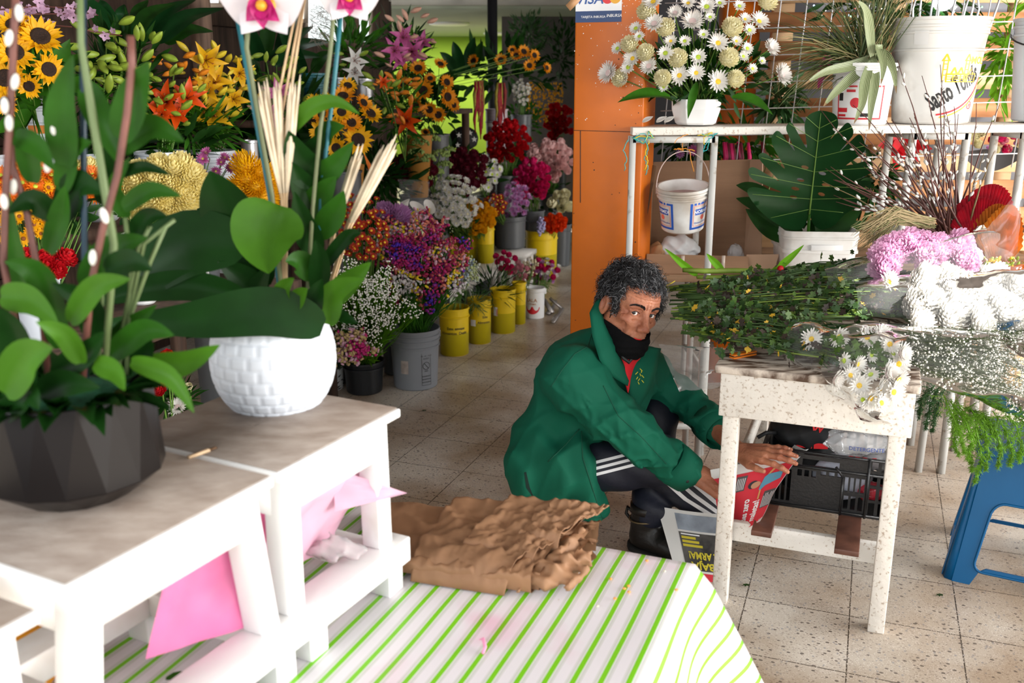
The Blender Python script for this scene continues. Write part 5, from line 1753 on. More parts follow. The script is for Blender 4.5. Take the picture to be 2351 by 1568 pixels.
n2 = quad_sheet((J(1556, 1330, 2.68), J(1668, 1345, 2.645), J(1664, 1180, 2.76), J(1508, 1162, 2.83)), lambda u, v: 0.02 * math.sin(u * 2.8) * v, Vector((0, -1, 0.2)).normalized())
n2t = thing('newspaper', 'dark newspaper page with yellow headline standing between boot and table leg', 'newspaper', J(1600, 1300, 2.70))
obj('page', MB().grid(lambda u, v: n2((u, v)), 20, 20), paperw, n2t)
def p2(x0, y0, x1, y1, l):
 return MB().grid(lambda u, v: n2((x0 + (x1 - x0) * u, y0 + (y1 - y0) * v), l), 10, 8)
obj('blue_print', p2(0.24, 0.72, 0.97, 0.95, 0.0014), mat('news_bluegrey', (0.27, 0.31, 0.37), 0.6, 0.5, 12), n2t)
obj('dark_print', p2(0.24, 0.16, 0.97, 0.69, 0.0014), mat('news_photo', (0.07, 0.065, 0.06), 0.6, 0.8, 14), n2t)
obj('red_print', p2(0.10, 0.0, 0.97, 0.13, 0.0014), newsred, n2t)
yl = MB()
def t2(s, u, v, su, sv, mb):
 vv, ff = text_geo(s, 1.0, 0.03)
 mb.add([n2((u - x * su, v - y * sv), 0.003) for x, y, z in vv], ff)
t2('¡BAJA', 0.60, 0.235, 0.20, 0.14, yl)
t2('EL ARMA!', 0.62, 0.38, 0.135, 0.14, yl)
for k in range(3):
 yl.grid(lambda a, b: n2((0.27 + (0.33 - 0.05 * k) * a, 0.49 + 0.055 * k + 0.035 * b), 0.003), 4, 1)
obj('yellow_headline', yl, mat('news_yellow', (0.62, 0.52, 0.03), 0.6), n2t)
wl = MB()
t2('O', 0.45, 0.06, 0.22, 0.12, wl)
wl.grid(lambda a, b: n2((0.27 + 0.3 * a, 0.655 + 0.02 * b), 0.003), 4, 1)
obj('white_lettering', wl, wht, n2t)
n3 = quad_sheet((J(1640, 1352, 2.62), J(1652, 1352, 2.61), J(1668, 1176, 2.70), J(1660, 1180, 2.72)), lambda u, v: 0.004 * math.sin(v * 5), Vector((0, -1, 0)))
obj('folded_edge', MB().grid(lambda u, v: n3((u, v)), 6, 12), paperw, n2t)

# ------------------------------------------------------------------ flower makers
def petal(mb, M, L, W_, bend=0.0, cup=0.0, pw=1.0, n=5, m=2, mi=0, tip=0.0, twist=0.0, base=0.25):
 vs_ = []
 for i in range(n + 1):
  u = i / n
  w = W_ * max(math.sin(math.pi * (base + (1 - base) * u ** pw)) if u < 1 else tip, tip if u == 1 else 0.02)
  for j in range(m + 1):
   s_ = j / m * 2 - 1
   y = s_ * w / 2
   a = bend * u
   x = L * (math.sin(a) / bend * 1.0 if abs(bend) > 1e-4 else u)
   z = L * ((1 - math.cos(a)) / bend if abs(bend) > 1e-4 else 0)
   vs_.append((x, y, z + cup * s_ * s_ * w + twist * s_ * u * w))
 w_ = m + 1
 return mb.add(vs_, [(i * w_ + j, i * w_ + j + 1, (i + 1) * w_ + j + 1, (i + 1) * w_ + j) for i in range(n) for j in range(m)], M, mi)
def ring(mb, cnt, r0, L, W_, pitch, z=0.0, jit=0.1, rr_=R, **kw):
 for k in range(cnt):
  a = 2 * math.pi * (k + rr_.uniform(-jit, jit) * 2) / cnt
  M = Matrix.Rotation(a, 4, 'Z') @ Matrix.Translation((r0, 0, z)) @ Matrix.Rotation(-pitch + rr_.uniform(-jit, jit), 4, 'Y')
  petal(mb, M, L * rr_.uniform(0.88, 1.08), W_, **kw)
 return mb
TPL = {}                                        # kind -> list of (part name, mesh)
def tpl(kind, *parts):
 TPL[kind] = [(nm, mb.mesh(kind + '_' + nm, m)) for nm, mb, m in parts]
pw_ = mat('petal_white', (0.82, 0.80, 0.76), 0.55, trans=0.25)
pcream = mat('petal_cream', (0.82, 0.77, 0.52), 0.55, 0.08, 30, trans=0.2)
pblush = mat('petal_blush', (0.82, 0.62, 0.60), 0.55, trans=0.2)
eye_y = mat('flower_eye_yellow', (0.80, 0.50, 0.03), 0.7, 0.3, 200)
eye_g = mat('flower_eye_green', (0.42, 0.55, 0.04), 0.7, 0.3, 200)
stemg = mat('stem_green', (0.10, 0.20, 0.03), 0.55, 0.3, 8)
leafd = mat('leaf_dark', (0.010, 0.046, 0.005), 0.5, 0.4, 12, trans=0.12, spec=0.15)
leafm = mat('leaf_mid', (0.030, 0.12, 0.007), 0.5, 0.4, 12, trans=0.2, spec=0.15)
leafl = mat('leaf_light', (0.13, 0.34, 0.012), 0.5, 0.3, 10, trans=0.3, spec=0.15)
pyel = mat('petal_yellow', (0.86, 0.46, 0.006), 0.5, 0.12, 20, trans=0.3)
plem = mat('petal_lemon', (0.93, 0.83, 0.40), 0.55, 0.05, 30, trans=0.35)
pora = mat('petal_orange', (0.80, 0.19, 0.008), 0.5, 0.2, 20, trans=0.25)
pred = mat('petal_red', (0.58, 0.008, 0.015), 0.5, 0.2, 20, trans=0.2)
pdred = mat('petal_burgundy', (0.14, 0.004, 0.02), 0.55, 0.3, 20, trans=0.15)
ppink = mat('petal_pink', (0.80, 0.40, 0.46), 0.5, 0.1, 20, trans=0.3)
phot = mat('petal_magenta', (0.70, 0.02, 0.16), 0.5, 0.2, 20, trans=0.25)
plil = mat('petal_lilac', (0.62, 0.32, 0.60), 0.5, 0.15, 20, trans=0.25)
pmauve = mat('petal_mauve_pink', (0.62, 0.16, 0.42), 0.5, 0.2, 20, trans=0.25)
pvio = mat('petal_violet', (0.10, 0.03, 0.42), 0.55, 0.3, 20, trans=0.15)
discb = mat('sunflower_disc', (0.035, 0.014, 0.006), 0.85, col2=(0.012, 0.006, 0.004), scale=220, bump=0.6, bscale=300)
# daisy chrysanthemums, 1 unit = 1 m, radius 3 cm
def daisy(kind, pm, em, n=20, Rr=0.034, W_=0.0085, rc=0.009, pitch=0.25, layers=2, seed=1):
 rr_ = random.Random(seed)
 b_, c_ = MB(), MB()
 for l in range(layers):
  ring(b_, n, rc * 0.6, Rr - rc * 0.6 - l * 0.004, W_, pitch + l * 0.3, -0.001 + l * 0.002, 0.12, rr_, bend=0.25, cup=0.25, n=4, m=2, tip=0.3)
 c_.ball((0, 0, 0.001), (rc, rc, 0.0045), n=12, m=6)
 tpl(kind, ('petals', b_, pm), ('eye', c_, em))
daisy('daisy_white', pw_, eye_y, 18)
daisy('daisy_green', pw_, eye_g, 16, 0.026, 0.0085, 0.0085)
daisy('daisy_blush', pw_, pblush, 24, 0.036, 0.007, 0.015, 0.3, 3, 4)
daisy('daisy_orange', pora, eye_g, 18, 0.032, 0.0085, 0.008)
daisy('daisy_gold', pyel, mat('eye_brown', (0.20, 0.06, 0.01), 0.8), 13, 0.020, 0.0085, 0.006)
daisy('daisy_pink', pmauve, mat('eye_lime', (0.55, 0.50, 0.10), 0.8), 16, 0.023, 0.006, 0.006, 0.3, 3)
daisy('daisy_redgold', mat('petal_rust', (0.42, 0.03, 0.01), 0.5, 0.4, 20), eye_y, 14, 0.017, 0.006, 0.0055)
daisy('button_white', pw_, pcream, 13, 0.017, 0.006, 0.006, 0.5, 3)
daisy('button_lilac', plil, pmauve, 14, 0.020, 0.006, 0.007, 0.5, 3)
def pompom(kind, pm, Rr=0.036, n=90, W_=0.011, seed=2, L=0.016, flat=0.8, core=None):
 rr_ = random.Random(seed)
 b_ = MB()
 for k in range(n):
  f = (k + 0.5) / n
  th = math.acos(1 - 1.55 * f)
  ph = k * 2.39996
  r = Rr * 0.62
  d = Vector((math.sin(th) * math.cos(ph), math.sin(th) * math.sin(ph), math.cos(th) * flat))
  out = Vector((d.x, d.y, d.z * 0.7 + 0.35)).normalized()
  up = (Vector((0, 0, 1)) - out * out.z)
  up = up.normalized() if up.length > 1e-3 else Vector((1, 0, 0))
  y = up.cross(out)
  p = d * r
  M = Matrix(((out.x, y.x, up.x, p.x), (out.y, y.y, up.y, p.y), (out.z, y.z, up.z, p.z), (0, 0, 0, 1)))
  petal(b_, M, L * rr_.uniform(0.85, 1.15), W_, bend=0.9, cup=0.35, n=3, m=2, tip=0.35)
 b_.ball((0, 0, 0.0), (Rr * 0.6, Rr * 0.6, Rr * 0.5), n=10, m=6)
 tpl(kind, ('petals', b_, pm))
pompom('pompom_cream', pcream)
pompom('pompom_lemon', plem, 0.042, 110, 0.012, 3, 0.018)
pompom('pompom_gold', mat('petal_gold', (0.86, 0.48, 0.004), 0.5, 0.15, 30, trans=0.2), 0.05, 120, 0.006, 3, 0.03)
pompom('pompom_lilac', plil, 0.05, 120, 0.010, 3, 0.028)
pompom('carnation_red', pred, 0.026, 55, 0.014, 5, 0.013)
pompom('carnation_pink', ppink, 0.02, 45, 0.012, 5, 0.010)
pompom('carnation_magenta', phot, 0.02, 45, 0.012, 6, 0.010)
pompom('ball_yellow', pyel, 0.018, 50, 0.008, 7, 0.008)
pompom('ball_orange', mat('petal_vermilion', (0.80, 0.07, 0.004), 0.5, trans=0.2), 0.018, 40, 0.010, 7, 0.008)
pompom('mum_burgundy', pdred, 0.03, 60, 0.010, 8, 0.015)
pompom('mum_pink', mat('petal_orchid_pink', (0.82, 0.52, 0.70), 0.45, 0.12, 30, trans=0.3), 0.045, 70, 0.020, 9, 0.030, 0.7)
pompom('mum_snow', pw_, 0.042, 80, 0.014, 12, 0.026, 0.7)
def rose(kind, pm, Rr=0.024, seed=3):
 rr_ = random.Random(seed)
 b_ = MB()
 for l, (n, r, h, op) in enumerate(((3, 0.25, 1.25, 0.05), (4, 0.45, 1.2, 0.15), (5, 0.68, 1.1, 0.35), (5, 0.9, 0.95, 0.7))):
  for k in range(n):
   a = 2 * math.pi * (k + 0.4 * l) / n + rr_.uniform(-0.15, 0.15)
   def fn(u, v):
    th = a + (u - 0.5) * 2.0 * math.pi / n * 1.35
    rad = Rr * (r * (0.35 + 0.65 * math.sin(min(1, v * 1.25) * math.pi / 2)) + op * 0.35 * max(0, v - 0.6))
    z = Rr * (-0.9 + 1.75 * v * h * 0.95 * (1 - 0.25 * (2 * u - 1) ** 2))
    return (rad * math.cos(th), rad * math.sin(th), z)
   b_.grid(fn, 4, 4)
 g = MB().ball((0, 0, -0.92 * Rr), (0.4 * Rr, 0.4 * Rr, 0.35 * Rr), n=8, m=5)
 tpl(kind, ('petals', b_, pm), ('calyx', g, leafm))
rose('rose_red', pred)
rose('rose_pink', mat('petal_pale_rose', (0.88, 0.60, 0.58), 0.5, 0.06, 20, trans=0.25))
rose('rose_magenta', phot)
rose('rose_white', pcream)
def sunflower(kind, pm, seed, Rr=0.062, rc=0.027):
 rr_ = random.Random(seed)
 b_, c_, g_ = MB(), MB(), MB()
 for l in range(2):
  ring(b_, 17, rc * 0.85, Rr - rc * 0.85, 0.018, 0.12 + 0.32 * l, -0.002 + 0.003 * l, 0.18, rr_, bend=rr_.uniform(-0.1, 0.5), cup=0.25, n=5, m=2, pw=0.75)
 c_.lathe([(0.0, 0.004), (rc * 0.4, 0.0045), (rc * 0.6, 0.009), (rc * 0.9, 0.008), (rc, 0.0), (rc * 0.8, -0.006)], 20)
 ring(g_, 10, 0.008, 0.030, 0.013, -0.1, -0.008, 0.15, rr_, bend=0.3, n=3, m=2)
 tpl(kind, ('petals', b_, pm), ('disc', c_, discb), ('sepals', g_, leafm))
sunflower('sunflower_a', pyel, 1)
sunflower('sunflower_b', mat('petal_amber', (0.84, 0.33, 0.008), 0.5, 0.15, 20, trans=0.25), 5, 0.06, 0.026)
def lily(kind, pm, seed, Rr=0.075, nst=6):
 rr_ = random.Random(seed)
 b_, s_ = MB(), MB()
 for k in range(6):
  a = k * math.pi / 3 + rr_.uniform(-0.12, 0.12)
  M = Matrix.Rotation(a, 4, 'Z') @ Matrix.Rotation(-0.95 - 0.1 * (k % 2), 4, 'Y')
  petal(b_, M, Rr * 1.35, 0.042 if k % 2 else 0.034, bend=-1.15 + rr_.uniform(-0.2, 0.2), cup=0.22, n=7, m=2, pw=0.85)
 for k in range(nst):
  a = k * 1.05 + 0.3
  t_ = Vector((0.022 * math.cos(a), 0.022 * math.sin(a), 0.055))
  s_.tube([(0, 0, 0.005), t_ * 0.6, t_], 0.0012, 4)
  s_.ball(t_, (0.0022, 0.005, 0.0022), Matrix(), n=6, m=4)
 tpl(kind, ('petals', b_, pm), ('stamens', s_, mat('stamen_rust', (0.28, 0.06, 0.01), 0.7)))
lily('lily_yellow', mat('petal_lily_yellow', (0.84, 0.47, 0.012), 0.4, 0.08, 20, trans=0.3), 1)
lily('lily_orange', mat('petal_lily_orange', (0.82, 0.085, 0.004), 0.4, 0.12, 20, trans=0.3), 2)
lily('lily_pink', mat('petal_lily_pink', (0.62, 0.13, 0.36), 0.4, 0.25, 20, trans=0.3), 3)
lily('lily_white', pw_, 4)
def bud(kind, m1):
 b_ = MB()
 def fn(u, v):
  a = u * 2 * math.pi
  r = 0.0135 * math.sin(math.pi * min(1, 0.06 + v * 0.94)) ** 0.75 * (1 + 0.10 * math.cos(3 * a))
  return (r * math.cos(a), r * math.sin(a), 0.068 * v)
 b_.grid(fn, 12, 8)
 tpl(kind, ('bud', b_, m1))
budm = mat('lily_bud_green', (0.30, 0.42, 0.045), 0.4, 0.25, 30, trans=0.2)
bud('bud_green', budm)
bud('bud_yellow', mat('lily_bud_yellow', (0.62, 0.47, 0.03), 0.4, 0.3, 20))
bud('bud_orange', mat('lily_bud_orange', (0.70, 0.22, 0.015), 0.4, 0.4, 20))
bud('bud_pink', mat('lily_bud_pink', (0.60, 0.34, 0.25), 0.4, 0.3, 20))
def calla(kind):
 def fn(u, v):
  a = (u - 0.5) * 2 * math.pi * 0.97
  r = 0.006 + 0.026 * v ** 1.4
  return (r * math.cos(a) + 0.012 * v * v * math.cos(a), r * math.sin(a), 0.075 * v + 0.022 * v * math.cos(a))
 tpl(kind, ('spathe', MB().grid(fn, 18, 8), pw_), ('spadix', MB().tube([(0, 0, 0.01), (0.002, 0, 0.06)], 0.004, 6), eye_y))
calla('calla')

def orient(P, d, roll=0.0, s=1.0):
 z = Vector(d).normalized()
 x, y = frame_of(z)
 M = Matrix(((x.x, y.x, z.x, P[0]), (x.y, y.y, z.y, P[1]), (x.z, y.z, z.z, P[2]), (0, 0, 0, 1)))
 return M @ Matrix.Rotation(roll, 4, 'Z') @ Matrix.Scale(s, 4)
def bloom(name, kind, P, d, s, label, group, cat='flower', foot=None, stem_r=0.0022, parent=None, sag=0.0, stem_m=None):
 """one flower: its own object with petals, centre and stem as parts"""
 M = orient(P, d, rnd(0, 6.28), s)
 if parent is None:
  r = thing(name, label, cat, (0, 0, 0), group)
  r.matrix_basis = M
  WM[r.name] = M.copy()
  Mi = Matrix()
 else:
  r, Mi = parent, WM.get(parent.name, Matrix()).inverted() @ M
 for nm, me in TPL[kind]:
  o = put(nm, me, r, Mi)
 if foot is not None:
  P, foot, d = Vector(P), Vector(foot), Vector(d).normalized()
  q = P - d * 0.035 * s / 1.0
  mb = MB().tube([P - d * 0.004, q, q.lerp(foot, 0.5) + Vector((0, 0, sag)), foot], stem_r, 5)
  obj('stem', mb, stem_m or stemg, r)
 return r
def leaf(mb, P, d, up, L, W_, bend=0.4, cup=0.15, n=5, m=2, pw=0.8, mi=0, twist=0.0):
 x = Vector(d).normalized()
 z = Vector(up) - x * x.dot(Vector(up))
 z = z.normalized() if z.length > 1e-4 else frame_of(x)[0]
 y = z.cross(x)
 M = Matrix(((x.x, y.x, z.x, P[0]), (x.y, y.y, z.y, P[1]), (x.z, y.z, z.z, P[2]), (0, 0, 0, 1)))
 return petal(mb, M, L, W_, bend=-bend, cup=cup, n=n, m=m, pw=pw, tip=0.0, twist=twist, base=0.1)
def rvec(rr_=R):
 while True:
  v = Vector((rr_.uniform(-1, 1), rr_.uniform(-1, 1), rr_.uniform(-1, 1)))
  if 0.05 < v.length < 1:
   return v.normalized()
def foliage(name, label, c, rad, n, L, W_, m, bias=(0, 0, 0.4), parent=None, shell=0.5, cat='foliage', n_=3, stems=None, stem_m=None):
 mb = MB()
 c = Vector(c)
 for k in range(n):
  v = rvec()
  f = shell + (1 - shell) * R.random()
  p = c + Vector((v.x * rad[0], v.y * rad[1], v.z * rad[2])) * f
  d = (v + Vector(bias) + rvec() * 0.5).normalized()
  leaf(mb, p, d, rvec() + Vector((0, -0.3, 1)), L * rnd(0.6, 1.2), W_ * rnd(0.7, 1.1), rnd(-0.2, 0.8), 0.15, n_, 2)
 if stems:
  for k in range(stems[1]):
   v = rvec()
   p = c + Vector((v.x * rad[0], v.y * rad[1], abs(v.z) * rad[2])) * 0.9
   mb.tube([p, p.lerp(Vector(stems[0]), 0.5), Vector(stems[0]) + rvec() * 0.03], 0.0022, 4, mi=1)
 o = obj(name, mb, [m, stem_m or stemg], parent)
 if parent is None:
  tag(o, label, cat, None, 'stuff')
 else:
  o['kind'] = 'stuff'
 return o

# ------------------------------------------------------------------ chrysanthemums in the white bowl
bcx, bcy, bcz = bwc[0], bwc[1] - 0.01, 1.50
kinds = {'w': ('daisy_white', 'white daisy chrysanthemum with yellow eye in the white bowl', 'yellow eyed daisies in the bowl'),
         'g': ('daisy_green', 'small white chrysanthemum with green eye in the white bowl', 'green eyed daisies in the bowl'),
         'b': ('daisy_blush', 'white chrysanthemum with pale pink middle in the white bowl', 'blush middled daisies in the bowl'),
         'c': ('pompom_cream', 'cream pompom chrysanthemum in the white bowl', 'cream pompoms in the bowl')}
for px, py, sz, k in ((1398, 168, 62, 'b'), (1425, 180, 46, 'c'), (1432, 182, 34, 'b'), (1418, 112, 34, 'g'), (1447, 103, 46, 'c'), (1453, 135, 50, 'w'), (1443, 155, 40, 'g'),
                      (1483, 122, 46, 'c'), (1490, 152, 50, 'b'), (1485, 28, 50, 'c'), (1502, 55, 56, 'b'), (1528, 65, 50, 'c'), (1460, 66, 36, 'g'), (1468, 84, 30, 'g'),
                      (1590, 50, 66, 'b'), (1550, 30, 44, 'b'), (1500, 5, 56, 'w'), (1528, 123, 42, 'g'), (1522, 180, 44, 'c'), (1524, 200, 26, 'g'), (1572, 95, 32, 'g'), (1556, 135, 50, 'c'),
                      (1560, 174, 54, 'w'), (1598, 168, 48, 'w'), (1603, 132, 44, 'g'), (1622, 17, 48, 'g'), (1615, 80, 30, 'g'), (1648, 100, 58, 'w'), (1680, 65, 54, 'c'), (1672, 134, 52, 'c'),
                      (1648, 188, 60, 'w'), (1687, 182, 46, 'c'), (1697, 15, 34, 'g'), (1742, 50, 54, 'w'), (1720, 70, 36, 'g'), (1710, 45, 36, 'w'), (1760, 6, 54, 'c'), (1770, 110, 50, 'b'),
                      (1706, 130, 30, 'g'), (1715, 112, 34, 'g'), (1727, 158, 28, 'g'), (1749, 140, 22, 'g'), (1794, 172, 64, 'b'), (1690, 95, 34, 'w'), (1652, 8, 34, 'g'), (1580, 8, 40, 'w'), (1540, 95, 36, 'w'), (1630, 40, 30, 'g')):
 rx = (px - 1608) / 215.0
 rz = (py - 60) / 170.0
 Y_ = bcy - 0.16 * math.sqrt(max(0.02, 1 - rx * rx * 0.9 - rz * rz * 0.6)) + rnd(-0.012, 0.012)
 P = Yp(px, py, Y_)
 d = (P - Vector((bcx, bcy + 0.10, bcz - 0.10))).normalized() + Vector((-0.05, -0.6, 0.1))
 kk, lb_, gp = kinds[k]
 base_r = {'w': 0.034, 'g': 0.026, 'b': 0.038, 'c': 0.036}[k]
 bloom('chrysanthemum', kk, P, d, sz / 2 / pxm(P) / base_r, lb_, gp, foot=(bwc[0] + rnd(-0.04, 0.04), bwc[1] + rnd(-0.03, 0.03), bwc[2] + 0.06))
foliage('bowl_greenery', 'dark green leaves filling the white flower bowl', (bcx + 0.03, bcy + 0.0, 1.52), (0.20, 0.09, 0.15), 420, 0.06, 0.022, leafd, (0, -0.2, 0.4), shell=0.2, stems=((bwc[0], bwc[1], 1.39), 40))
for px, py, qx, qy, W_, lab in ((1540, 225, 1428, 205, 0.075, 'broad leaf drooping left out of the white bowl'), (1680, 225, 1778, 240, 0.075, 'broad leaf drooping right out of the white bowl'), (1600, 190, 1578, 262, 0.03, 'narrow leaf curling over the front of the white bowl')):
 A, B = Yp(px, py, 3.46), Yp(qx, qy, 3.40)
 mb = MB()
 leaf(mb, A, B - A, (0, -0.4, 1), (B - A).length * 1.05, W_, 0.5, 0.25, 9, 4, 0.9)
 tag(obj('broad_leaf', mb, leafm), lab, 'leaf')
for k, (px, py) in enumerate(((1488, 288), (1520, 284), (1538, 285))):
 P = Yp(px, py, 3.50)
 mb = MB()
 leaf(mb, (P.x - 0.02, P.y, ZPL + 0.006), (1, 0.2, 0.1), (0, -0.3, 1), 0.045, 0.03, -0.9, 0.35, 6, 3)
 tag(obj('fallen_petal', mb, pw_), 'fallen white petal on the plank left of the flower bowl', 'petal', 'fallen petals on the plank')

# grass and striped leaves in the red labelled bucket
mb = MB()
for k in range(300):
 a = rnd(-1.1, 0.75) - 0.25
 b0 = Vector((gc[0] + rnd(-0.05, 0.05), gc[1] + rnd(-0.05, 0.05), gc[2] + 0.19))
 L_ = rnd(0.22, 0.46)
 yy = rnd(-0.6, 0.5)
 d = Vector((math.sin(a), yy * 0.6, math.cos(a) * 0.9 + 0.1)).normalized()
 dr = abs(a) * 0.16 + 0.02
 mb.tube([b0 + d * L_ * u - Vector((0, 0, dr * u * u)) for u in (0, 0.3, 0.6, 0.85, 1)], [0.0022, 0.002, 0.0016, 0.001, 0.0004], 3, cap=False, mi=R.choice((0, 0, 1, 1, 2)))
tag(obj('grass', mb, [mat('grass_olive', (0.10, 0.12, 0.03), 0.6), mat('grass_deep', (0.045, 0.075, 0.02), 0.6), mat('grass_tan', (0.26, 0.22, 0.10), 0.6)]), 'thin drooping grass blades in the red labelled bucket', 'grass', None, 'stuff')
def striped_mat():
 m = bpy.data.materials.new('striped_leaf')
 m.use_nodes = True
 nt = m.node_tree
 uv = nt.nodes.new('ShaderNodeUVMap')
 w_ = nt.nodes.new('ShaderNodeTexWave')
 w_.inputs['Scale'].default_value = 1.1
 nt.links.new(uv.outputs[0], w_.inputs['Vector'])
 r = nt.nodes.new('ShaderNodeValToRGB')
 r.color_ramp.elements[0].position, r.color_ramp.elements[1].position = 0.5, 0.85
 r.color_ramp.elements[0].color = (0.075, 0.12, 0.03, 1)
 r.color_ramp.elements[1].color = (0.40, 0.42, 0.26, 1)
 nt.links.new(w_.outputs['Fac'], r.inputs[0])
 nt.links.new(r.outputs[0], nt.nodes['Principled BSDF'].inputs['Base Color'])
 nt.nodes['Principled BSDF'].inputs['Roughness'].default_value = 0.5
 return m
strm = striped_mat()
tipm = mat('withered_tip', (0.20, 0.13, 0.06), 0.8)
def arc_leaf(name, pts, W_, m, label, cat='leaf', group=None, parent=None, n=16, fold=0.25, nrm=(0, -1, 0.25), tipc=None, stripes=False, pw=0.8, base=0.12):
 """a long leaf along a curved spine of world points"""
 pts = [Vector(p) for p in pts]
 def at(u):
  f = u * (len(pts) - 1)
  i = min(int(f), len(pts) - 2)
  g = f - i
  p0, p1, p2, p3 = pts[max(i - 1, 0)], pts[i], pts[i + 1], pts[min(i + 2, len(pts) - 1)]
  return 0.5 * ((2 * p1) + (p2 - p0) * g + (2 * p0 - 5 * p1 + 4 * p2 - p3) * g * g + (3 * p1 - p0 - 3 * p2 + p3) * g ** 3)
 mb, uv = MB(), []
 m_ = 6
 vs_ = []
 for i in range(n + 1):
  u = i / n
  p = at(u)
  d = (at(min(1, u + 0.02)) - at(max(0, u - 0.02))).normalized()
  nv = Vector(nrm) - d * d.dot(Vector(nrm))
  nv = nv.normalized() if nv.length > 1e-3 else frame_of(d)[0]
  s_ = d.cross(nv)
  w = W_ / 2 * (math.sin(math.pi * (base + (1 - base) * u ** pw)) if u < 1 else 0.02)
  for j in range(m_ + 1):
   t = j / m_ * 2 - 1
   vs_.append(p + s_ * t * w + nv * (fold * abs(t) - fold * 0.5) * w)
   uv.append((t, u))
 mb.add(vs_, [(i * (m_ + 1) + j, i * (m_ + 1) + j + 1, (i + 1) * (m_ + 1) + j + 1, (i + 1) * (m_ + 1) + j) for i in range(n) for j in range(m_)])
 if tipc:
  k0 = int(len(mb.mi) * 0.88)
  mb.mi[k0:] = [1] * (len(mb.mi) - k0)
 me = mesh_uv(mb, name, [m, tipc] if tipc else m, uv)
 o = put(name, me, parent)
 if parent is None:
  tag(o, label, cat, group)
 return o
for k, pl_ in enumerate((((2005, 130), (1960, 150), (1895, 165), (1845, 195)), ((2000, 145), (1960, 175), (1915, 215), (1890, 245)), ((2010, 135), (2030, 125), (2050, 160), (2058, 215)),
                         ((2005, 130), (2008, 180), (2000, 240), (1995, 300)), ((2015, 130), (2020, 110), (2028, 150), (2022, 195)), ((2000, 140), (1985, 190), (1978, 240), (1960, 285)), ((2002, 130), (1995, 60), (1985, 20), (1965, 0)))):
 arc_leaf('striped_leaf', [Yp(x, y, 3.56 - 0.05 * i - 0.01 * k) for i, (x, y) in enumerate(pl_)], 0.036, strm, 'wilting striped leaf hanging out of the red labelled bucket', 'leaf', 'wilting striped leaves in the red labelled bucket', tipc=tipm)
A = Yp(1895, 130, 3.75)
arc_leaf('ribbon', [Yp(1905, 125, 3.935), Yp(1890, 160, 3.935), Yp(1878, 205, 3.935)], 0.04, mat('magenta_ribbon', (0.62, 0.02, 0.25), 0.4), 'magenta ribbon tied behind the drooping grass', 'ribbon', fold=0.4)
# silver twigs in the big bucket
for k in range(9):
 x, q = 2085 + k * 24, rnd(-40, 40)
 tag(obj('silver_twig', MB().tube([(bc[0] + (x - 2170) * 0.0009, bc[1] + rnd(-0.05, 0.05), bc[2] + 0.06), Yp(x + q * 0.3, 20, 3.6), Yp(x + q, -60, 3.6)], [0.004, 0.004, 0.002], 6), mat('silver_twig', (0.70, 0.72, 0.74), 0.3, metal=0.7)),
  'silver sprayed twig standing in the large church-print bucket', 'twig', 'silver twigs in the large bucket')

# ------------------------------------------------------------------ monstera leaf in the square tub
MO = [(1885, 252), (1922, 262), (1926, 292), (1902, 325), (1948, 276), (1963, 306), (1924, 352), (1976, 302), (1991, 345), (1936, 384), (1999, 366), (2004, 398), (1950, 418), (2003, 412), (1999, 446), (1985, 462), (1962, 478), (1936, 494), (1914, 520), (1886, 529), (1868, 518), (1858, 492),
      (1850, 515), (1834, 531), (1800, 524), (1770, 506), (1744, 484), (1719, 452), (1714, 436), (1728, 428), (1802, 444), (1722, 410), (1716, 388), (1730, 382), (1794, 420), (1746, 370), (1739, 356), (1754, 348), (1806, 392), (1772, 332), (1771, 312), (1786, 296), (1828, 352), (1802, 292), (1816, 276), (1854, 346), (1846, 284), (1856, 262)]
def mono(p):                                    # leaf plane at the tub, leaning back, folded on its midrib
 x, y = p.x, p.y
 mid = 1858 + (492 - y) * 0.115
 w = abs(x - mid) / 145.0
 yy = 3.57 + 0.0008 * (y - 490) + 0.045 * (1 - w) - 0.04 * w * w + 0.006 * math.sin(y / 9.0 + w * 3) * w
 return Yp(x, y, yy + p.z * 0.0016)
holes = [[(cx + 8 * math.cos(a * 0.8) * r, cy + 4.5 * math.sin(a * 0.8 + 0.4)) for a in range(8)] for cx, cy, r in ((1848, 384, 1.1), (1838, 413, 1.1), (1826, 433, 1.2), (1822, 453, 1.1), (1888, 398, 1.1), (1896, 425, 1.2), (1886, 446, 1.0))]
def densify(L_, q=14):
 o = []
 for a, b in zip(L_, L_[1:] + L_[:1]):
  n = max(1, int(math.hypot(b[0] - a[0], b[1] - a[1]) / q))
  o += [(a[0] + (b[0] - a[0]) * k / n, a[1] + (b[1] - a[1]) * k / n) for k in range(n)]
 return o
def chaikin(L_):
 o = []
 for a, b in zip(L_, L_[1:] + L_[:1]):
  o += [(a[0] * 0.78 + b[0] * 0.22, a[1] * 0.78 + b[1] * 0.22), (a[0] * 0.22 + b[0] * 0.78, a[1] * 0.22 + b[1] * 0.78)]
 return o
monm = mat('monstera_green', (0.006, 0.034, 0.008), 0.36, 0.35, 6, trans=0.05, spec=0.12)
veinm = mat('leaf_vein', (0.12, 0.22, 0.04), 0.45)
ms = thing('monstera_leaf', 'huge split monstera leaf standing in the square tub', 'leaf', (stc[0], stc[1] - 0.02, lz + 0.05))
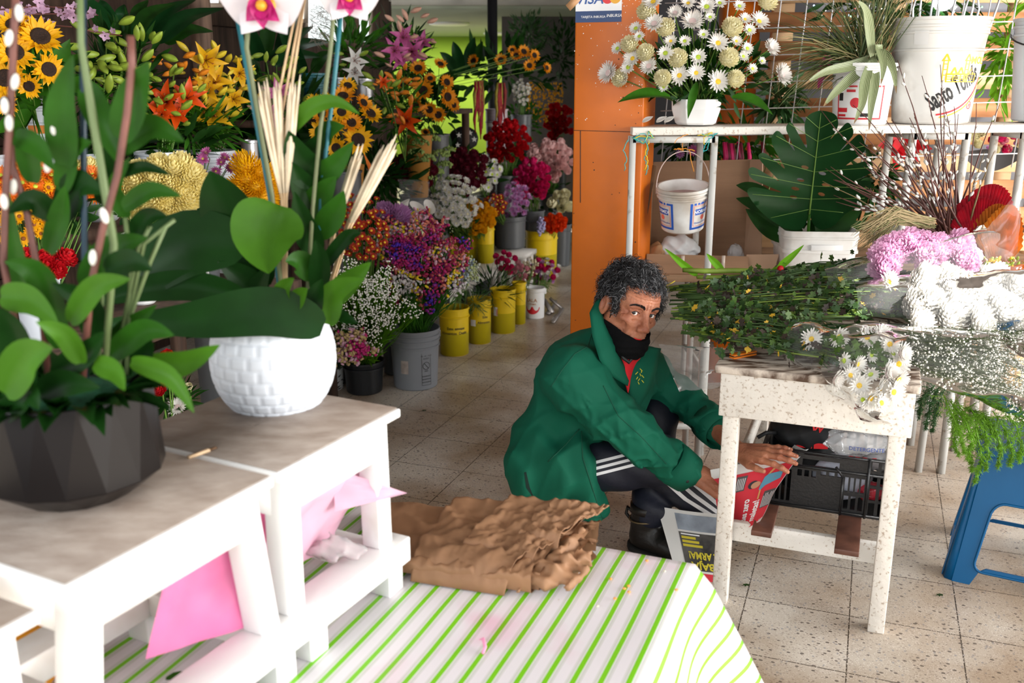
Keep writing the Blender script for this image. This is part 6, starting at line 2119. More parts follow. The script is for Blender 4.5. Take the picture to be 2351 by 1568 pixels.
# blade as strips from the midrib so that it can bend
from mathutils.geometry import delaunay_2d_cdt
def inside(p, L_):
 c = False
 for a, b in zip(L_, L_[1:] + L_[:1]):
  if (a[1] > p[1]) != (b[1] > p[1]) and p[0] < (b[0] - a[0]) * (p[1] - a[1]) / (b[1] - a[1]) + a[0]:
   c = not c
 return c
outl = chaikin(chaikin(densify(MO, 30)))
pts2, edg = [], []
for L_ in [outl] + holes:
 k0 = len(pts2)
 pts2 += [Vector(p) for p in L_]
 edg += [(k0 + i, k0 + (i + 1) % len(L_)) for i in range(len(L_))]
for x in range(1700, 2020, 11):
 for y in range(250, 540, 11):
  pts2.append(Vector((x + 0.37, y + 0.21)))
v2, _, f2_, _, _, _ = delaunay_2d_cdt(pts2, edg, [], 0, 1e-4)
keep = []
for f in f2_:
 c = sum((v2[i] for i in f), Vector((0, 0))) / 3
 if inside(c, outl) and not any(inside(c, h) for h in holes):
  a_, b_, c_ = (v2[i] for i in f)
  keep.append(tuple(f) if (b_ - a_).cross(c_ - a_) > 0 else tuple(reversed(f)))
bl_mb = MB().add([mono(Vector((p.x, p.y, 0))) for p in v2], keep)
obj('blade', bl_mb, monm, ms)
vn = MB()
def mid_pt(t):
 y = 492 - 232 * t
 return (1858 + (492 - y) * 0.115, y)
vn.tube([mono(Vector((*mid_pt(t / 10), -1.5))) for t in range(11)], [0.0035 - 0.00028 * t for t in range(11)], 6)
for t, tx, ty in ((0.05, 1770, 500), (0.05, 1936, 488), (0.15, 1728, 446), (0.15, 1985, 455), (0.28, 1724, 400), (0.28, 1994, 432), (0.42, 1748, 362), (0.42, 1996, 385), (0.56, 1782, 312), (0.56, 1984, 335), (0.72, 1812, 284), (0.72, 1956, 292), (0.85, 1850, 268), (0.85, 1920, 275)):
 a = mid_pt(t)
 vn.tube([mono(Vector((a[0] + (tx - a[0]) * k / 5, a[1] + (ty - a[1]) * k / 5, -0.9))) for k in range(6)], 0.0011, 4)
obj('veins', vn, veinm, ms)
obj('petiole', MB().tube([mono(Vector((1858, 492, 2))), Yp(1856, 530, 3.64), (stc[0] - 0.03, stc[1], lz + 0.055)], 0.006, 8), leafm, ms)
for k, (pts, W_) in enumerate((([(1880, 540), (1930, 500), (1990, 450)], 0.12), ([(1865, 540), (1890, 520), (1930, 490)], 0.10), ([(1840, 540), (1770, 520), (1712, 480)], 0.10), ([(1835, 530), (1760, 480), (1690, 455)], 0.08), ([(1850, 520), (1740, 440), (1690, 425)], 0.06), ([(1900, 535), (1960, 520), (2015, 515)], 0.05))):
 arc_leaf('dark_leaf', [Yp(x, y, 3.66 + 0.01 * k) for x, y in pts], W_, leafd, 'dark smaller leaf beside the monstera in the square tub', 'leaf', 'small leaves in the square tub')

# ------------------------------------------------------------------ carton, bags and ties on the shelf
card = mat('cardboard', (0.30, 0.17, 0.095), 0.75, 0.12, 3, stretch=(1, 1, 12), bump=0.1, bscale=40)
card2 = mat('cardboard_flap', (0.44, 0.28, 0.18), 0.75, 0.12, 4)
cL, cR = Yp(1500, 400, 3.90), Yp(1722, 400, 3.90)
fL, fR = Yp(1480, 600, 3.66).x, Yp(1716, 600, 3.66).x
zt_ = Yp(1600, 366, 3.90).z
bxo = thing('carton', 'open cardboard carton behind the hanging bucket', 'box', ((cL.x + cR.x) / 2, 3.78, lz))
def cardp(nm, pts, m=card):
 o = obj(nm, MB().add(pts, [(0, 1, 2, 3)]), m, bxo, smooth=False)
 md = o.modifiers.new('t', 'SOLIDIFY'); md.thickness = 0.005
cardp('back_panel', [(cL.x, 3.90, lz), (cR.x, 3.90, lz), (cR.x, 3.90, zt_), (cL.x, 3.90, zt_ - 0.01)])
cardp('left_panel', [(cL.x, 3.90, lz), (cL.x, 3.90, zt_ - 0.01), (cL.x - 0.015, 3.80, zt_ - 0.03), (fL, 3.66, lz)])
cardp('right_flap', [(cR.x, 3.90, lz + 0.02), (cR.x, 3.90, zt_), (Yp(1752, 370, 3.84).x, 3.84, zt_ + 0.005), (Yp(1748, 600, 3.84).x, 3.84, lz + 0.02)], card2)
cardp('front_flap', [(fL, 3.62, lz + 0.001), (fR, 3.62, lz + 0.001), (fR - 0.005, 3.64, lz + 0.065), (fL + 0.005, 3.64, lz + 0.075)])
cardp('side_flap', [(fR, 3.66, lz + 0.002), (fR + 0.10, 3.64, lz + 0.002), (fR + 0.12, 3.66, lz + 0.07), (fR, 3.68, lz + 0.065)], card2)
cardp('bottom', [(fL, 3.64, lz + 0.003), (fR, 3.64, lz + 0.003), (cR.x, 3.9, lz + 0.003), (cL.x, 3.9, lz + 0.003)])
tpm = mat('clear_tape', (0.62, 0.52, 0.44), 0.3)
for x in (1567, 1660):
 p = Yp(x, 605, 3.63)
 obj('tape', MB().box((p.x, 3.628, lz + 0.045), (0.013, 0.004, 0.05)), tpm, bxo)
plw = film('white_bag_film', (0.86, 0.86, 0.88), 0.72, 0.5, 16, 0.2)
P = Yp(1560, 575, 3.74)
tag(obj('plastic_bag', crumple((P.x, 3.75, lz + 0.06), (0.085, 0.06, 0.075), 41, 0.006, 0.7, 2.2, lo=lz + 0.008), plw), 'crumpled white plastic bag in the carton under the hanging bucket', 'bag')
P = Yp(1500, 575, 3.72)
tag(obj('brown_paper', crumple((P.x + 0.015, 3.74, lz + 0.055), (0.04, 0.05, 0.05), 42, 0.006, 0.7, 2.5, lo=lz + 0.008), mat('brown_paper', (0.42, 0.23, 0.11), 0.7)), 'crumpled brown paper at the left end of the carton', 'paper')
P = Yp(1690, 585, 3.74)
tag(obj('plastic_bag', crumple((P.x, 3.76, lz + 0.045), (0.035, 0.03, 0.055), 43, 0.005, 0.9, 2.2, lo=lz + 0.008), film('clear_bag', (1, 1, 1))), 'small clear plastic bag at the right end of the carton', 'bag')
A, B = Yp(1497, 400, 3.70), Yp(1462, 592, 3.60)
tag(obj('broom_stick', MB().tube([A + (A - B) * 0.1, B], 0.011, 8), mat('dark_stick', (0.12, 0.06, 0.025), 0.6, 0.4, 6)), 'dark wooden stick leaning beside the orange post', 'stick')
teal, yelw, orw = mat('teal_twine', (0.02, 0.36, 0.36), 0.5), mat('yellow_twine', (0.72, 0.55, 0.03), 0.5), mat('orange_raffia', (0.72, 0.28, 0.03), 0.5)
ti = random.Random(2)
def twine(pts, m, lab, Y_=3.475, r=0.0016):
 L_ = []
 for (x0, y0), (x1, y1) in zip(pts, pts[1:]):
  for k in range(5):
   L_.append(Yp(x0 + (x1 - x0) * k / 5 + ti.uniform(-2, 2), y0 + (y1 - y0) * k / 5 + ti.uniform(-2, 2), Y_ - 0.004 * ti.random()))
 L_.append(Yp(*pts[-1], Y_))
 tag(obj('twine', MB().tube(L_, r, 4), m), lab, 'string', 'strings tied to the narrow trestle')
for q in range(3):
 twine([(1452, 318), (1475, 305 + q * 6), (1500, 318), (1490, 300), (1478, 330), (1452, 316)], (teal, yelw, teal)[q], 'teal and yellow string knotted on the left corner of the trestle')
twine([(1482, 322), (1488, 345), (1478, 365), (1488, 385), (1482, 402)], teal, 'wavy teal string hanging down the orange post')
twine([(1490, 322), (1481, 350), (1487, 370), (1479, 392)], yelw, 'yellow string hanging down the orange post')
twine([(1441, 322), (1432, 345), (1438, 365), (1433, 392)], teal, 'teal string hanging left of the trestle')
twine([(1612, 308), (1632, 312), (1647, 306), (1628, 318), (1625, 340), (1613, 350), (1618, 335), (1630, 318)], teal, 'teal string bow on the right corner of the trestle')
twine([(1602, 312), (1622, 308), (1636, 304), (1615, 318), (1618, 332)], yelw, 'yellow string on the right corner of the trestle')
twine([(1569, 308), (1568, 345), (1547, 342), (1560, 340), (1595, 346), (1582, 342), (1593, 394)], orw, 'orange raffia tying the small bucket to the trestle', YS - 0.005 + 0.03)
twine([(1548, 328), (1560, 315), (1580, 309)], orw, 'orange raffia end above the small bucket')

# ------------------------------------------------------------------ bouquets lying over the work table
def Yd(y):
 return 2.60 + (802 - y) * 0.0026
def TP(x, y, lift=0.0):
 return Yp(x, y, Yd(y) - lift)
darkst = mat('stem_dark', (0.035, 0.075, 0.014), 0.55, 0.4, 10)
limest = mat('stem_lime', (0.15, 0.22, 0.025), 0.5, 0.3, 10)
sr = random.Random(21)
def mumleaf(mb, P, d, up, s, mi=0):
 """lobed chrysanthemum leaf"""
 x = Vector(d).normalized()
 z = Vector(up) - x * x.dot(Vector(up))
 z = z.normalized() if z.length > 1e-3 else frame_of(x)[0]
 y = z.cross(x)
 M = Matrix(((x.x, y.x, z.x, P[0]), (x.y, y.y, z.y, P[1]), (x.z, y.z, z.z, P[2]), (0, 0, 0, 1))) @ Matrix.Scale(s, 4)
 o = [(0, 0), (0.28, 0.05), (0.30, 0.26), (0.46, 0.22), (0.50, 0.12), (0.62, 0.26), (0.78, 0.22), (0.80, 0.10), (1.0, 0.0)]
 pts = o + [(a, -b) for a, b in o[-2:0:-1]]
 n = len(pts)
 vs_ = [(0.45, 0, 0.03)] + [(a, b, 0.10 * math.sin(a * 3) - 0.5 * abs(b) * 0.5) for a, b in pts]
 return mb.add(vs_, [(0, 1 + k, 1 + (k + 1) % n) for k in range(n)], M, mi)
def stem_sheaf(name, parent, x0, x1, ya, yb, y2a, y2b, n, nl, m_st, leafmats, lift=0.0, hang=0.0):
 st, lf = MB(), MB()
 for k in range(n):
  f = sr.random()
  xa = x0 + sr.uniform(0, 60)
  A, B = TP(xa, ya + (yb - ya) * f, lift + sr.uniform(0, 0.04)), TP(x1 + sr.uniform(-40, 40), y2a + (y2b - y2a) * (f + sr.uniform(-0.15, 0.15)), lift + sr.uniform(0, 0.04))
  mid = A.lerp(B, 0.5) + Vector((0, 0, sr.uniform(-0.01, 0.025)))
  st.tube([A, A.lerp(mid, 0.5) + rvec(sr) * 0.006, mid, mid.lerp(B, 0.5) + rvec(sr) * 0.006, B], sr.uniform(0.0018, 0.0034), 5, mi=sr.choice((0, 0, 1)))
  for j in range(nl):
   u = sr.uniform(0.07, 1)
   p = A.lerp(B, u) + rvec(sr) * 0.012 + Vector((0, -0.008, 0.01))
   d = (B - A).normalized() * sr.choice((1, 1, -0.4)) + rvec(sr) * 0.9
   up = rvec(sr) + Vector((0.2, -0.9, 0.9))
   if hang and sr.random() < hang:
    d = Vector((sr.uniform(-0.4, 0.2), -0.3, -1))
    p = p + Vector((0, -0.02, -0.02))
   mumleaf(lf, p, d, up, sr.uniform(0.018, 0.042), sr.choice(range(len(leafmats))))
 o = obj('stems', st, m_st, parent)
 o['kind'] = 'stuff'
 o = obj('leaves', lf, leafmats, parent)
 o['kind'] = 'stuff'
lm_a = mat('mum_leaf_a', (0.022, 0.060, 0.010), 0.5, 0.4, 20, trans=0.15)
lm_b = mat('mum_leaf_b', (0.060, 0.12, 0.018), 0.5, 0.3, 20, trans=0.2)
lm_c = mat('mum_leaf_dry', (0.035, 0.022, 0.014), 0.7, 0.4, 20)
lm_d = mat('mum_leaf_yellow', (0.55, 0.33, 0.02), 0.6)
leafset = [lm_a] * 14 + [lm_b] * 9 + [lm_c] * 8 + [lm_d]
cello = film('cellophane', (0.97, 0.98, 0.98), 0.05, 0.6, 7.0, 0.06)
cello2 = film('cellophane_milky', (0.95, 0.96, 0.96), 0.10, 0.6, 6.0, 0.08)
def sleeve(name, A, B, r0, r1, parent, m=cello, flat=0.75, seed=0, n=36, mseg=26, flare=0.0, a0=0.0, a1=2 * math.pi):
 A, B = Vector(A), Vector(B)
 d = (B - A).normalized()
 side = d.cross(Vector((0, 0, 1))).normalized()
 up = side.cross(d)
 def fn(u, v):
  a = a0 + (a1 - a0) * u
  r = r0 + (r1 - r0) * v ** 0.75 + flare * max(0, v - 0.8)
  nz_ = noise.noise(Vector((math.cos(a) * 2, math.sin(a) * 2 + seed, v * 5))) * 0.022 * (0.3 + v) + 0.012 * v * abs(noise.noise(Vector((a * 3, seed, v * 3))))
  p = A.lerp(B, v) + (side * math.cos(a) + up * math.sin(a) * flat) * (r + nz_)
  if v > 0.97:
   p += d * 0.03 * noise.noise(Vector((a * 2.5, seed, 5)))
  return p
 return obj(name, MB().grid(fn, n, mseg), m, parent)
# front bouquet: white daisies in cellophane
A, B = TP(1690, 742), Yp(2080, 850, 2.40)
f1 = thing('bouquet', 'cellophane bouquet of white daisies hanging over the front table edge', 'bouquet', (A + B) / 2, 'bouquets lying on the work table')
stem_sheaf('front', f1, 1562, 1900, 712, 772, 745, 815, 60, 13, [darkst, limest], leafset, 0.05, 0.10)
for k, (px, py, s_, kk, Y_) in enumerate(((1862, 778, 1.0, 'w', 2.52), (1925, 772, 1.0, 'w', 2.48), (1990, 775, 1.05, 'w', 2.46), (2024, 768, 0.9, 'b', 2.45), (2042, 790, 1.0, 'w', 2.43), (2050, 812, 0.9, 'g', 2.42), (2062, 835, 1.1, 'w', 2.41), (1936, 828, 1.0, 'g', 2.40), (1968, 836, 0.9, 'w', 2.39), (2000, 815, 0.9, 'g', 2.42),
                                          (1918, 872, 0.9, 'b', 2.36), (1952, 862, 0.9, 'w', 2.37), (1972, 885, 1.0, 'w', 2.35), (1998, 858, 1.0, 'g', 2.37), (2040, 862, 1.2, 'b', 2.36), (2020, 890, 1.1, 'w', 2.34), (1998, 915, 1.1, 'w', 2.32), (2022, 925, 1.0, 'g', 2.31), (2050, 900, 1.1, 'w', 2.33), (1980, 918, 0.9, 'g', 2.32), (2062, 870, 1.0, 'w', 2.35), (2070, 812, 1.0, 'b', 2.40))):
 P = Yp(px, py, Y_)
 root = put('flower', None, f1, None)
 M = orient(P, (0.35 + rnd(-0.4, 0.4), -0.8, 0.15 + rnd(-0.4, 0.4)), rnd(0, 6), s_)
 root.matrix_parent_inverse = Matrix()
 root.matrix_basis = WM[f1.name].inverted() @ M
 for nm, me in TPL[kinds[kk][0]]:
  put(nm, me, root, Matrix())
fw_ = MB()
for k in range(26):
 P = Yp(1990 + rnd(-70, 70), 860 + rnd(-60, 60), 2.40)
 fw_.tube([TP(1850, 790), P], 0.002, 4)
 for j in range(3):
  mumleaf(fw_, P + rvec() * 0.02 + Vector((0, 0.02, 0)), rvec(), (0, -1, 1), 0.035)
obj('inner_stems', fw_, lm_b, f1)['kind'] = 'stuff'
sleeve('wrap', TP(1830, 785, 0.04), Yp(2075, 872, 2.38), 0.075, 0.125, f1, seed=1, flat=0.9)
sleeve('wrap', TP(1850, 790, 0.05), Yp(2040, 915, 2.335), 0.07, 0.085, f1, seed=4, a0=3.4, a1=6.0, n=20)
# large overexposed white bouquet
A, B = TP(1900, 700), Yp(2330, 700, 2.80)
f2 = thing('bouquet', 'large cellophane bouquet of snow white chrysanthemums lying in the sun', 'bouquet', (A + B) / 2, 'bouquets lying on the work table')
stem_sheaf('big', f2, 1534, 2130, 655, 735, 640, 725, 90, 15, [darkst, limest], leafset, 0.0, 0.0)
for k in range(64):
 px, py = 2205 + 175 * sr.uniform(-0.62, 1) , 688 + 58 * sr.uniform(-1, 1)
 if k < 6:
  px, py = ((2045, 640), (2095, 655), (2110, 682), (2125, 705), (2040, 648), (2140, 640))[k]
 P = Yp(px, py, 2.72 + 0.0012 * (690 - py) + 0.03 * sr.random())
 root = put('flower', None, f2, None)
 root.matrix_parent_inverse = Matrix()
 root.matrix_basis = WM[f2.name].inverted() @ orient(P, (sr.uniform(-0.2, 1), -0.7, 0.6), sr.uniform(0, 6), sr.uniform(0.85, 1.1))
 for nm, me in TPL['mum_snow' if k > 5 else 'daisy_white']:
  put(nm, me, root, Matrix())
sleeve('wrap', TP(1960, 690, 0.05), Yp(2370, 690, 2.74), 0.085, 0.16, f2, cello2, 0.62, seed=2)
# pink bouquet behind it
A, B = TP(1900, 630), Yp(2260, 585, 3.05)
f3 = thing('bouquet', 'cellophane bouquet of pink chrysanthemums lying behind the white one', 'bouquet', (A + B) / 2, 'bouquets lying on the work table')
stem_sheaf('pinkst', f3, 1640, 2040, 640, 668, 590, 640, 50, 5, [darkst, darkst], leafset, 0.0, 0.0)
for k in range(34):
 px, py = 2132 + 108 * sr.uniform(-1, 1), 585 + 34 * sr.uniform(-1, 1)
 P = Yp(px, py, 2.98 + 0.0012 * (585 - py) + 0.02 * sr.random())
 root = put('flower', None, f3, None)
 root.matrix_parent_inverse = Matrix()
 root.matrix_basis = WM[f3.name].inverted() @ orient(P, (sr.uniform(-0.5, 0.6), -0.8, 0.6), sr.uniform(0, 6), sr.uniform(0.75, 1.0))
 for nm, me in TPL['mum_pink']:
  put(nm, me, root, Matrix())
sleeve('wrap', TP(1890, 640, 0.03), Yp(2268, 582, 3.0), 0.05, 0.105, f3, cello, 0.7, seed=3, flare=0.05)
# gypsophila in cellophane
gy = thing('bouquet', 'cellophane bouquet of tiny white gypsophila overhanging the blue stool', 'bouquet', Yp(2180, 830, 2.6), 'bouquets lying on the work table')
gs, gf = MB(), MB()
for k in range(420):
 A = Yp(1900 + sr.uniform(0, 60), 765 + sr.uniform(-18, 22), 2.62 + sr.uniform(-0.05, 0.05))
 f = sr.random() ** 0.5
 px = 2080 + 290 * sr.random()
 lo_y, hi_y = 758 + (px - 2080) * 0.0, 830 + (px - 2080) * 0.50
 py = lo_y + (min(hi_y, 950) - lo_y) * sr.random()
 B = Yp(px, py, 2.50 + 0.22 * sr.random() - (py - 750) * 0.0004)
 gs.tube([A, A.lerp(B, 0.6) + rvec(sr) * 0.02, B], 0.0009, 3, cap=False)
 for j in range(9):
  p = B + rvec(sr) * 0.035 * sr.random()
  gf.ball(p, sr.uniform(0.0012, 0.0036), n=5, m=3)
  gs.tube([B, p], 0.0006, 3, cap=False)
o = obj('gypsophila_stems', gs, [mat('gyp_stem', (0.05, 0.08, 0.015), 0.6)], gy); o['kind'] = 'stuff'
o = obj('gypsophila_flowers', gf, [mat('gyp_white', (0.84, 0.82, 0.76), 0.6)], gy); o['kind'] = 'stuff'
sleeve('wrap', Yp(1960, 775, 2.58), Yp(2400, 868, 2.58), 0.05, 0.17, gy, cello, 0.7, seed=6)
# tuberose buds at the right edge
tb = thing('bouquet', 'sheaf of greenish pink tuberose buds at the right edge', 'bouquet', Yp(2300, 630, 3.0), 'bouquets lying on the work table')
t1, t2_, t3 = MB(), MB(), MB()
for k in range(150):
 P = Yp(2258 + 120 * sr.random(), 592 + 66 * sr.random(), 2.98 + 0.05 * sr.random())
 d = Vector((sr.uniform(-0.6, 0.3), -0.6, sr.uniform(-0.1, 0.9)))
 (t1, t1, t2_, t3)[k % 4].ball((0, 0, 0), (0.0052, 0.0052, 0.012), orient(P, d), n=7, m=5)
o = obj('green_buds', t1, mat('tuberose_green', (0.36, 0.48, 0.10), 0.5), tb); o['kind'] = 'stuff'
o = obj('pink_buds', t2_, mat('tuberose_pink', (0.62, 0.36, 0.26), 0.5), tb); o['kind'] = 'stuff'
o = obj('yellow_buds', t3, mat('tuberose_yellow', (0.80, 0.52, 0.04), 0.5), tb); o['kind'] = 'stuff'
# thick gladiolus stalks at the back of the pile
for k, (x0, y0, x1, y1, r, lab) in enumerate(((1568, 612, 1735, 622, 0.009, 'thick pale cut stalk lying highest on the pile'), (1528, 656, 1700, 640, 0.011, 'thick lime stalk tied with yellow string'), (1560, 668, 1720, 655, 0.010, 'thick green stalk lying under the lime one'), (1600, 628, 1760, 634, 0.008, 'thin green stalk lying above the lime one'))):
 A, B = Yp(x0, y0 + 8, 3.04), Yp(x1, y1 + 6, 3.06)
 tag(obj('flower_stalk', MB().tube([A, A.lerp(B, 0.3), A.lerp(B, 0.7) + Vector((0, 0, 0.006)), B + Vector((0.25, 0.02, 0))], [r * 0.8, r, r, r * 0.8], 8), limest), lab, 'stalk', 'thick stalks on the pile')
for pts, lab in ((((1600, 632), (1565, 605), (1526, 570)), 'pointed green blade sticking up left of the pile'), (((1660, 622), (1638, 600), (1622, 582)), 'folded green blade in front of the trestle leg'), (((1770, 628), (1810, 595), (1846, 562)), 'pointed green blade sticking up before the square tub')):
 arc_leaf('leaf_blade', [Yp(x, y, 3.05) for x, y in pts], 0.024, leafl, lab, 'leaf', fold=0.6)
P = Yp(1792, 617, 3.03)
tag(obj('red_berry', MB().ball(P, 0.011, n=12, m=8), pred), 'small red bud on the stems before the square tub', 'bud')
tag(obj('yellow_tie', MB().tube([Yp(x, y, 2.99) for x, y in ((1530, 676), (1536, 662), (1530, 655), (1538, 652), (1550, 645))], 0.0016, 5), yelw), 'yellow tie around the lime stalk beside the black hair', 'string')
# clear sheet hanging under the pile
A = [Yp(1512, 790, 2.98), Yp(1668, 800, 3.0), Yp(1660, 890, 3.0), Yp(1560, 900, 2.98)]
sh4 = obj('film_sheet', sheet(A, 12, 0.03, 16), film('hanging_film', (0.95, 0.95, 0.95), 0.22, 0.6, 10, 0.15))
tag(sh4, 'clear plastic film hanging under the flower stems behind the table', 'plastic sheet')

# ------------------------------------------------------------------ willow, wheat and palm fans
br_m, br_m2 = mat('willow_bark', (0.10, 0.032, 0.024), 0.5, 0.3, 10), mat('willow_bark_olive', (0.14, 0.09, 0.03), 0.5)
catk = mat('catkin', (0.66, 0.65, 0.60), 0.8, 0.12, 60)
cme = MB().ball((0, 0, 0.008), (0.0048, 0.0042, 0.009), n=8, m=6).mesh('catkin', catk)
wr_ = random.Random(31)
for k in range(46):
 bx0, by0 = 2195 + wr_.uniform(-45, 30), 545 + wr_.uniform(-10, 10)
 if k < 12:
  tx, ty = ((1885, 254), (1958, 240), (1972, 325), (1935, 315), (1982, 382), (1920, 452), (1942, 428), (2062, 140), (2160, 150), (2118, 172), (2294, 240), (2100, 260))[k]
 else:
  a = wr_.uniform(-1.35, 0.32)
  L_ = wr_.uniform(210, 340)
  tx, ty = bx0 + L_ * math.sin(a), by0 - L_ * math.cos(a)
 Y0 = 3.18 + wr_.uniform(-0.03, 0.05)
 Y1 = Y0 + wr_.uniform(-0.05, 0.12)
 A, B = Yp(bx0, by0, Y0), Yp(tx, ty, Y1)
 sag = wr_.uniform(-0.02, 0.04)
 pts = []
 for j in range(9):
  u = j / 8
  pts.append(A.lerp(B, u) + Vector((0, 0, sag * math.sin(u * math.pi))) + rvec(wr_) * 0.003)
 br = thing('willow_branch', 'pussy willow branch with silver catkins in the bunch behind the bouquets', 'branch', A, 'pussy willow branches')
 mb = MB().tube(pts, [0.0042 - 0.0004 * j for j in range(9)], 5, mi=1 if wr_.random() < 0.2 else 0)
 if wr_.random() < 0.5:
  q = pts[5]
  mb.tube([q, q + (B - A).normalized() * 0.05 + rvec(wr_) * 0.03], [0.002, 0.001], 4)
 obj('twig', mb, [br_m, br_m2], br)
 for j in range(wr_.randint(4, 8)):
  u = wr_.uniform(0.3, 0.9)
  i = int(u * 8)
  p = pts[i].lerp(pts[min(8, i + 1)], u * 8 - i)
  d = (B - A).normalized() + rvec(wr_) * 0.7
  put('catkin', cme, br, WM[br.name].inverted() @ orient(p + d * 0.003, d, 0, wr_.uniform(0.75, 1.15)))
wh = MB()
for k in range(150):
 A = Yp(2130 + wr_.uniform(-20, 20), 515 + wr_.uniform(-15, 10), 3.12 + wr_.uniform(-0.03, 0.03))
 f = wr_.random()
 M_ = Yp(2050 + wr_.uniform(-20, 20), 480 + 30 * f, 3.10)
 B = Yp(1962 + wr_.uniform(-10, 60), 515 + 65 * f, 3.08 + wr_.uniform(-0.04, 0.04))
 wh.tube([A, M_ + rvec(wr_) * 0.012, M_.lerp(B, 0.6) + rvec(wr_) * 0.012, B], [0.0016, 0.0018, 0.0012, 0.0004], 3, cap=False, mi=wr_.choice((0, 0, 1)))
tag(obj('wheat', wh, [mat('wheat_tan', (0.42, 0.32, 0.17), 0.6), mat('wheat_green', (0.25, 0.24, 0.10), 0.6)]), 'sheaf of drooping dried bearded wheat left of the pink bouquet', 'dried wheat', None, 'stuff')
def palm(px, py, qx, qy, W_, m, lab, Y_):
 A, B = Yp(px, py, Y_), Yp(qx, qy, Y_ + 0.03)
 d = (B - A)
 L_ = d.length
 d.normalize()
 sd = d.cross(Vector((0, -1, 0.2))).normalized()
 nv = sd.cross(d)
 N_ = 44
 def fn(u, v):
  a = (u - 0.5) * 2.5
  r = L_ * v
  bulge = (1 - (abs(u - 0.5) * 2) ** 2.2 * 0.45)
  p = A + d * (r * math.cos(a * 0.62) * bulge) + sd * (math.sin(a * 0.9) * W_ * (v ** 0.8) * 0.62)
  return p + nv * ((0.006 if int(round(u * N_)) % 2 else -0.006) * v - 0.03 * v * v + 0.02 * math.cos(a))
 t = obj('palm_fan', MB().grid(fn, N_, 8), m, smooth=False)
 md = t.modifiers.new('t', 'SOLIDIFY'); md.thickness = 0.0015
 return tag(t, lab, 'dried palm fan')
redp = mat('dyed_red', (0.40, 0.006, 0.02), 0.6, 0.3, 30)
orp = mat('dyed_orange', (0.62, 0.20, 0.015), 0.6, 0.3, 30)
palm(2240, 560, 2300, 425, 0.19, redp, 'red dyed pleated palm fan at the back of the right edge', 3.16)
palm(2235, 575, 2262, 452, 0.15, redp, 'red dyed pleated palm fan in front of the other red one', 3.13)
palm(2258, 610, 2302, 468, 0.14, mat('dyed_rust', (0.42, 0.11, 0.01), 0.6, 0.3, 30), 'rust orange pleated palm fan behind the bright orange one', 3.10)
palm(2285, 620, 2325, 470, 0.14, orp, 'bright orange pleated palm fan nearest the right edge', 3.06)
fs_ = obj('fan_wrap', sheet((Yp(2265, 615, 3.03), Yp(2330, 640, 3.03), Yp(2350, 420, 3.08), Yp(2255, 540, 3.02)), 15, 0.02, 16), cello)
tag(fs_, 'clear film wrapped around the orange palm fans', 'plastic sheet')

# ------------------------------------------------------------------ asparagus fern hanging over the stool
fern1, fern2 = mat('fern_lime', (0.16, 0.36, 0.015), 0.5, 0.3, 30, trans=0.25), mat('fern_dark', (0.03, 0.10, 0.02), 0.5)
def frond(pts, dens, wid, m, lab, grp):
 pts = [Vector(p) for p in pts]
 mb = MB()
 mb.tube(pts, [0.0018] * (len(pts) - 1) + [0.0006], 4)
 for k in range(dens):
  u = 0.06 + 0.94 * wr_.random()
  f = u * (len(pts) - 1)
  i = min(int(f), len(pts) - 2)
  p = pts[i].lerp(pts[i + 1], f - i)
  d = (pts[i + 1] - pts[i]).normalized()
  sd = rvec(wr_)
  L_ = wid * (1.05 - u) * wr_.uniform(0.5, 1)
  e = p + (d * 0.7 + sd).normalized() * L_
  mb.tube([p, e], [0.0009, 0.0005], 3, cap=False)
  for j in range(5):
   q = p.lerp(e, wr_.random())
   mb.tube([q, q + (rvec(wr_) + d * 0.8).normalized() * 0.012], [0.0009, 0.0003], 3, cap=False)
 tag(obj('fern_frond', mb, m), lab, 'fern', grp)
for k, pl_ in enumerate((((2165, 905), (2185, 950), (2205, 1000), (2215, 1040)), ((2180, 920), (2215, 960), (2232, 1010), (2222, 1050)), ((2200, 930), (2240, 980), (2255, 1050), (2238, 1110)), ((2230, 940), (2262, 990), (2270, 1040), (2262, 1080)),
                         ((2250, 945), (2285, 985), (2300, 1030), (2290, 1075)), ((2280, 945), (2310, 990), (2325, 1040), (2318, 1070)), ((2300, 940), (2335, 980), (2345, 1030), (2340, 1060)), ((2190, 925), (2200, 970), (2190, 1010), (2200, 1045)), ((2240, 950), (2245, 1000), (2225, 1040), (2232, 1080)), ((2320, 945), (2350, 960), (2365, 1000), (2360, 1040)), ((2210, 935), (2240, 950), (2265, 965), (2280, 1000)))):
 frond([Yp(x, y, 2.60 - 0.03 * i + 0.008 * k) for i, (x, y) in enumerate(pl_)], 110, 0.055, fern1, 'lime green asparagus fern frond hanging over the blue stool', 'fern fronds over the blue stool')
for pl_ in (((2160, 880), (2135, 930), (2125, 985)), ((2170, 890), (2150, 940), (2140, 990)), ((2150, 880), (2115, 920), (2110, 960))):
 frond([Yp(x, y, 2.95) for x, y in pl_], 110, 0.06, fern2, 'dark pine like frond hanging behind the table corner', 'dark fronds behind the table')
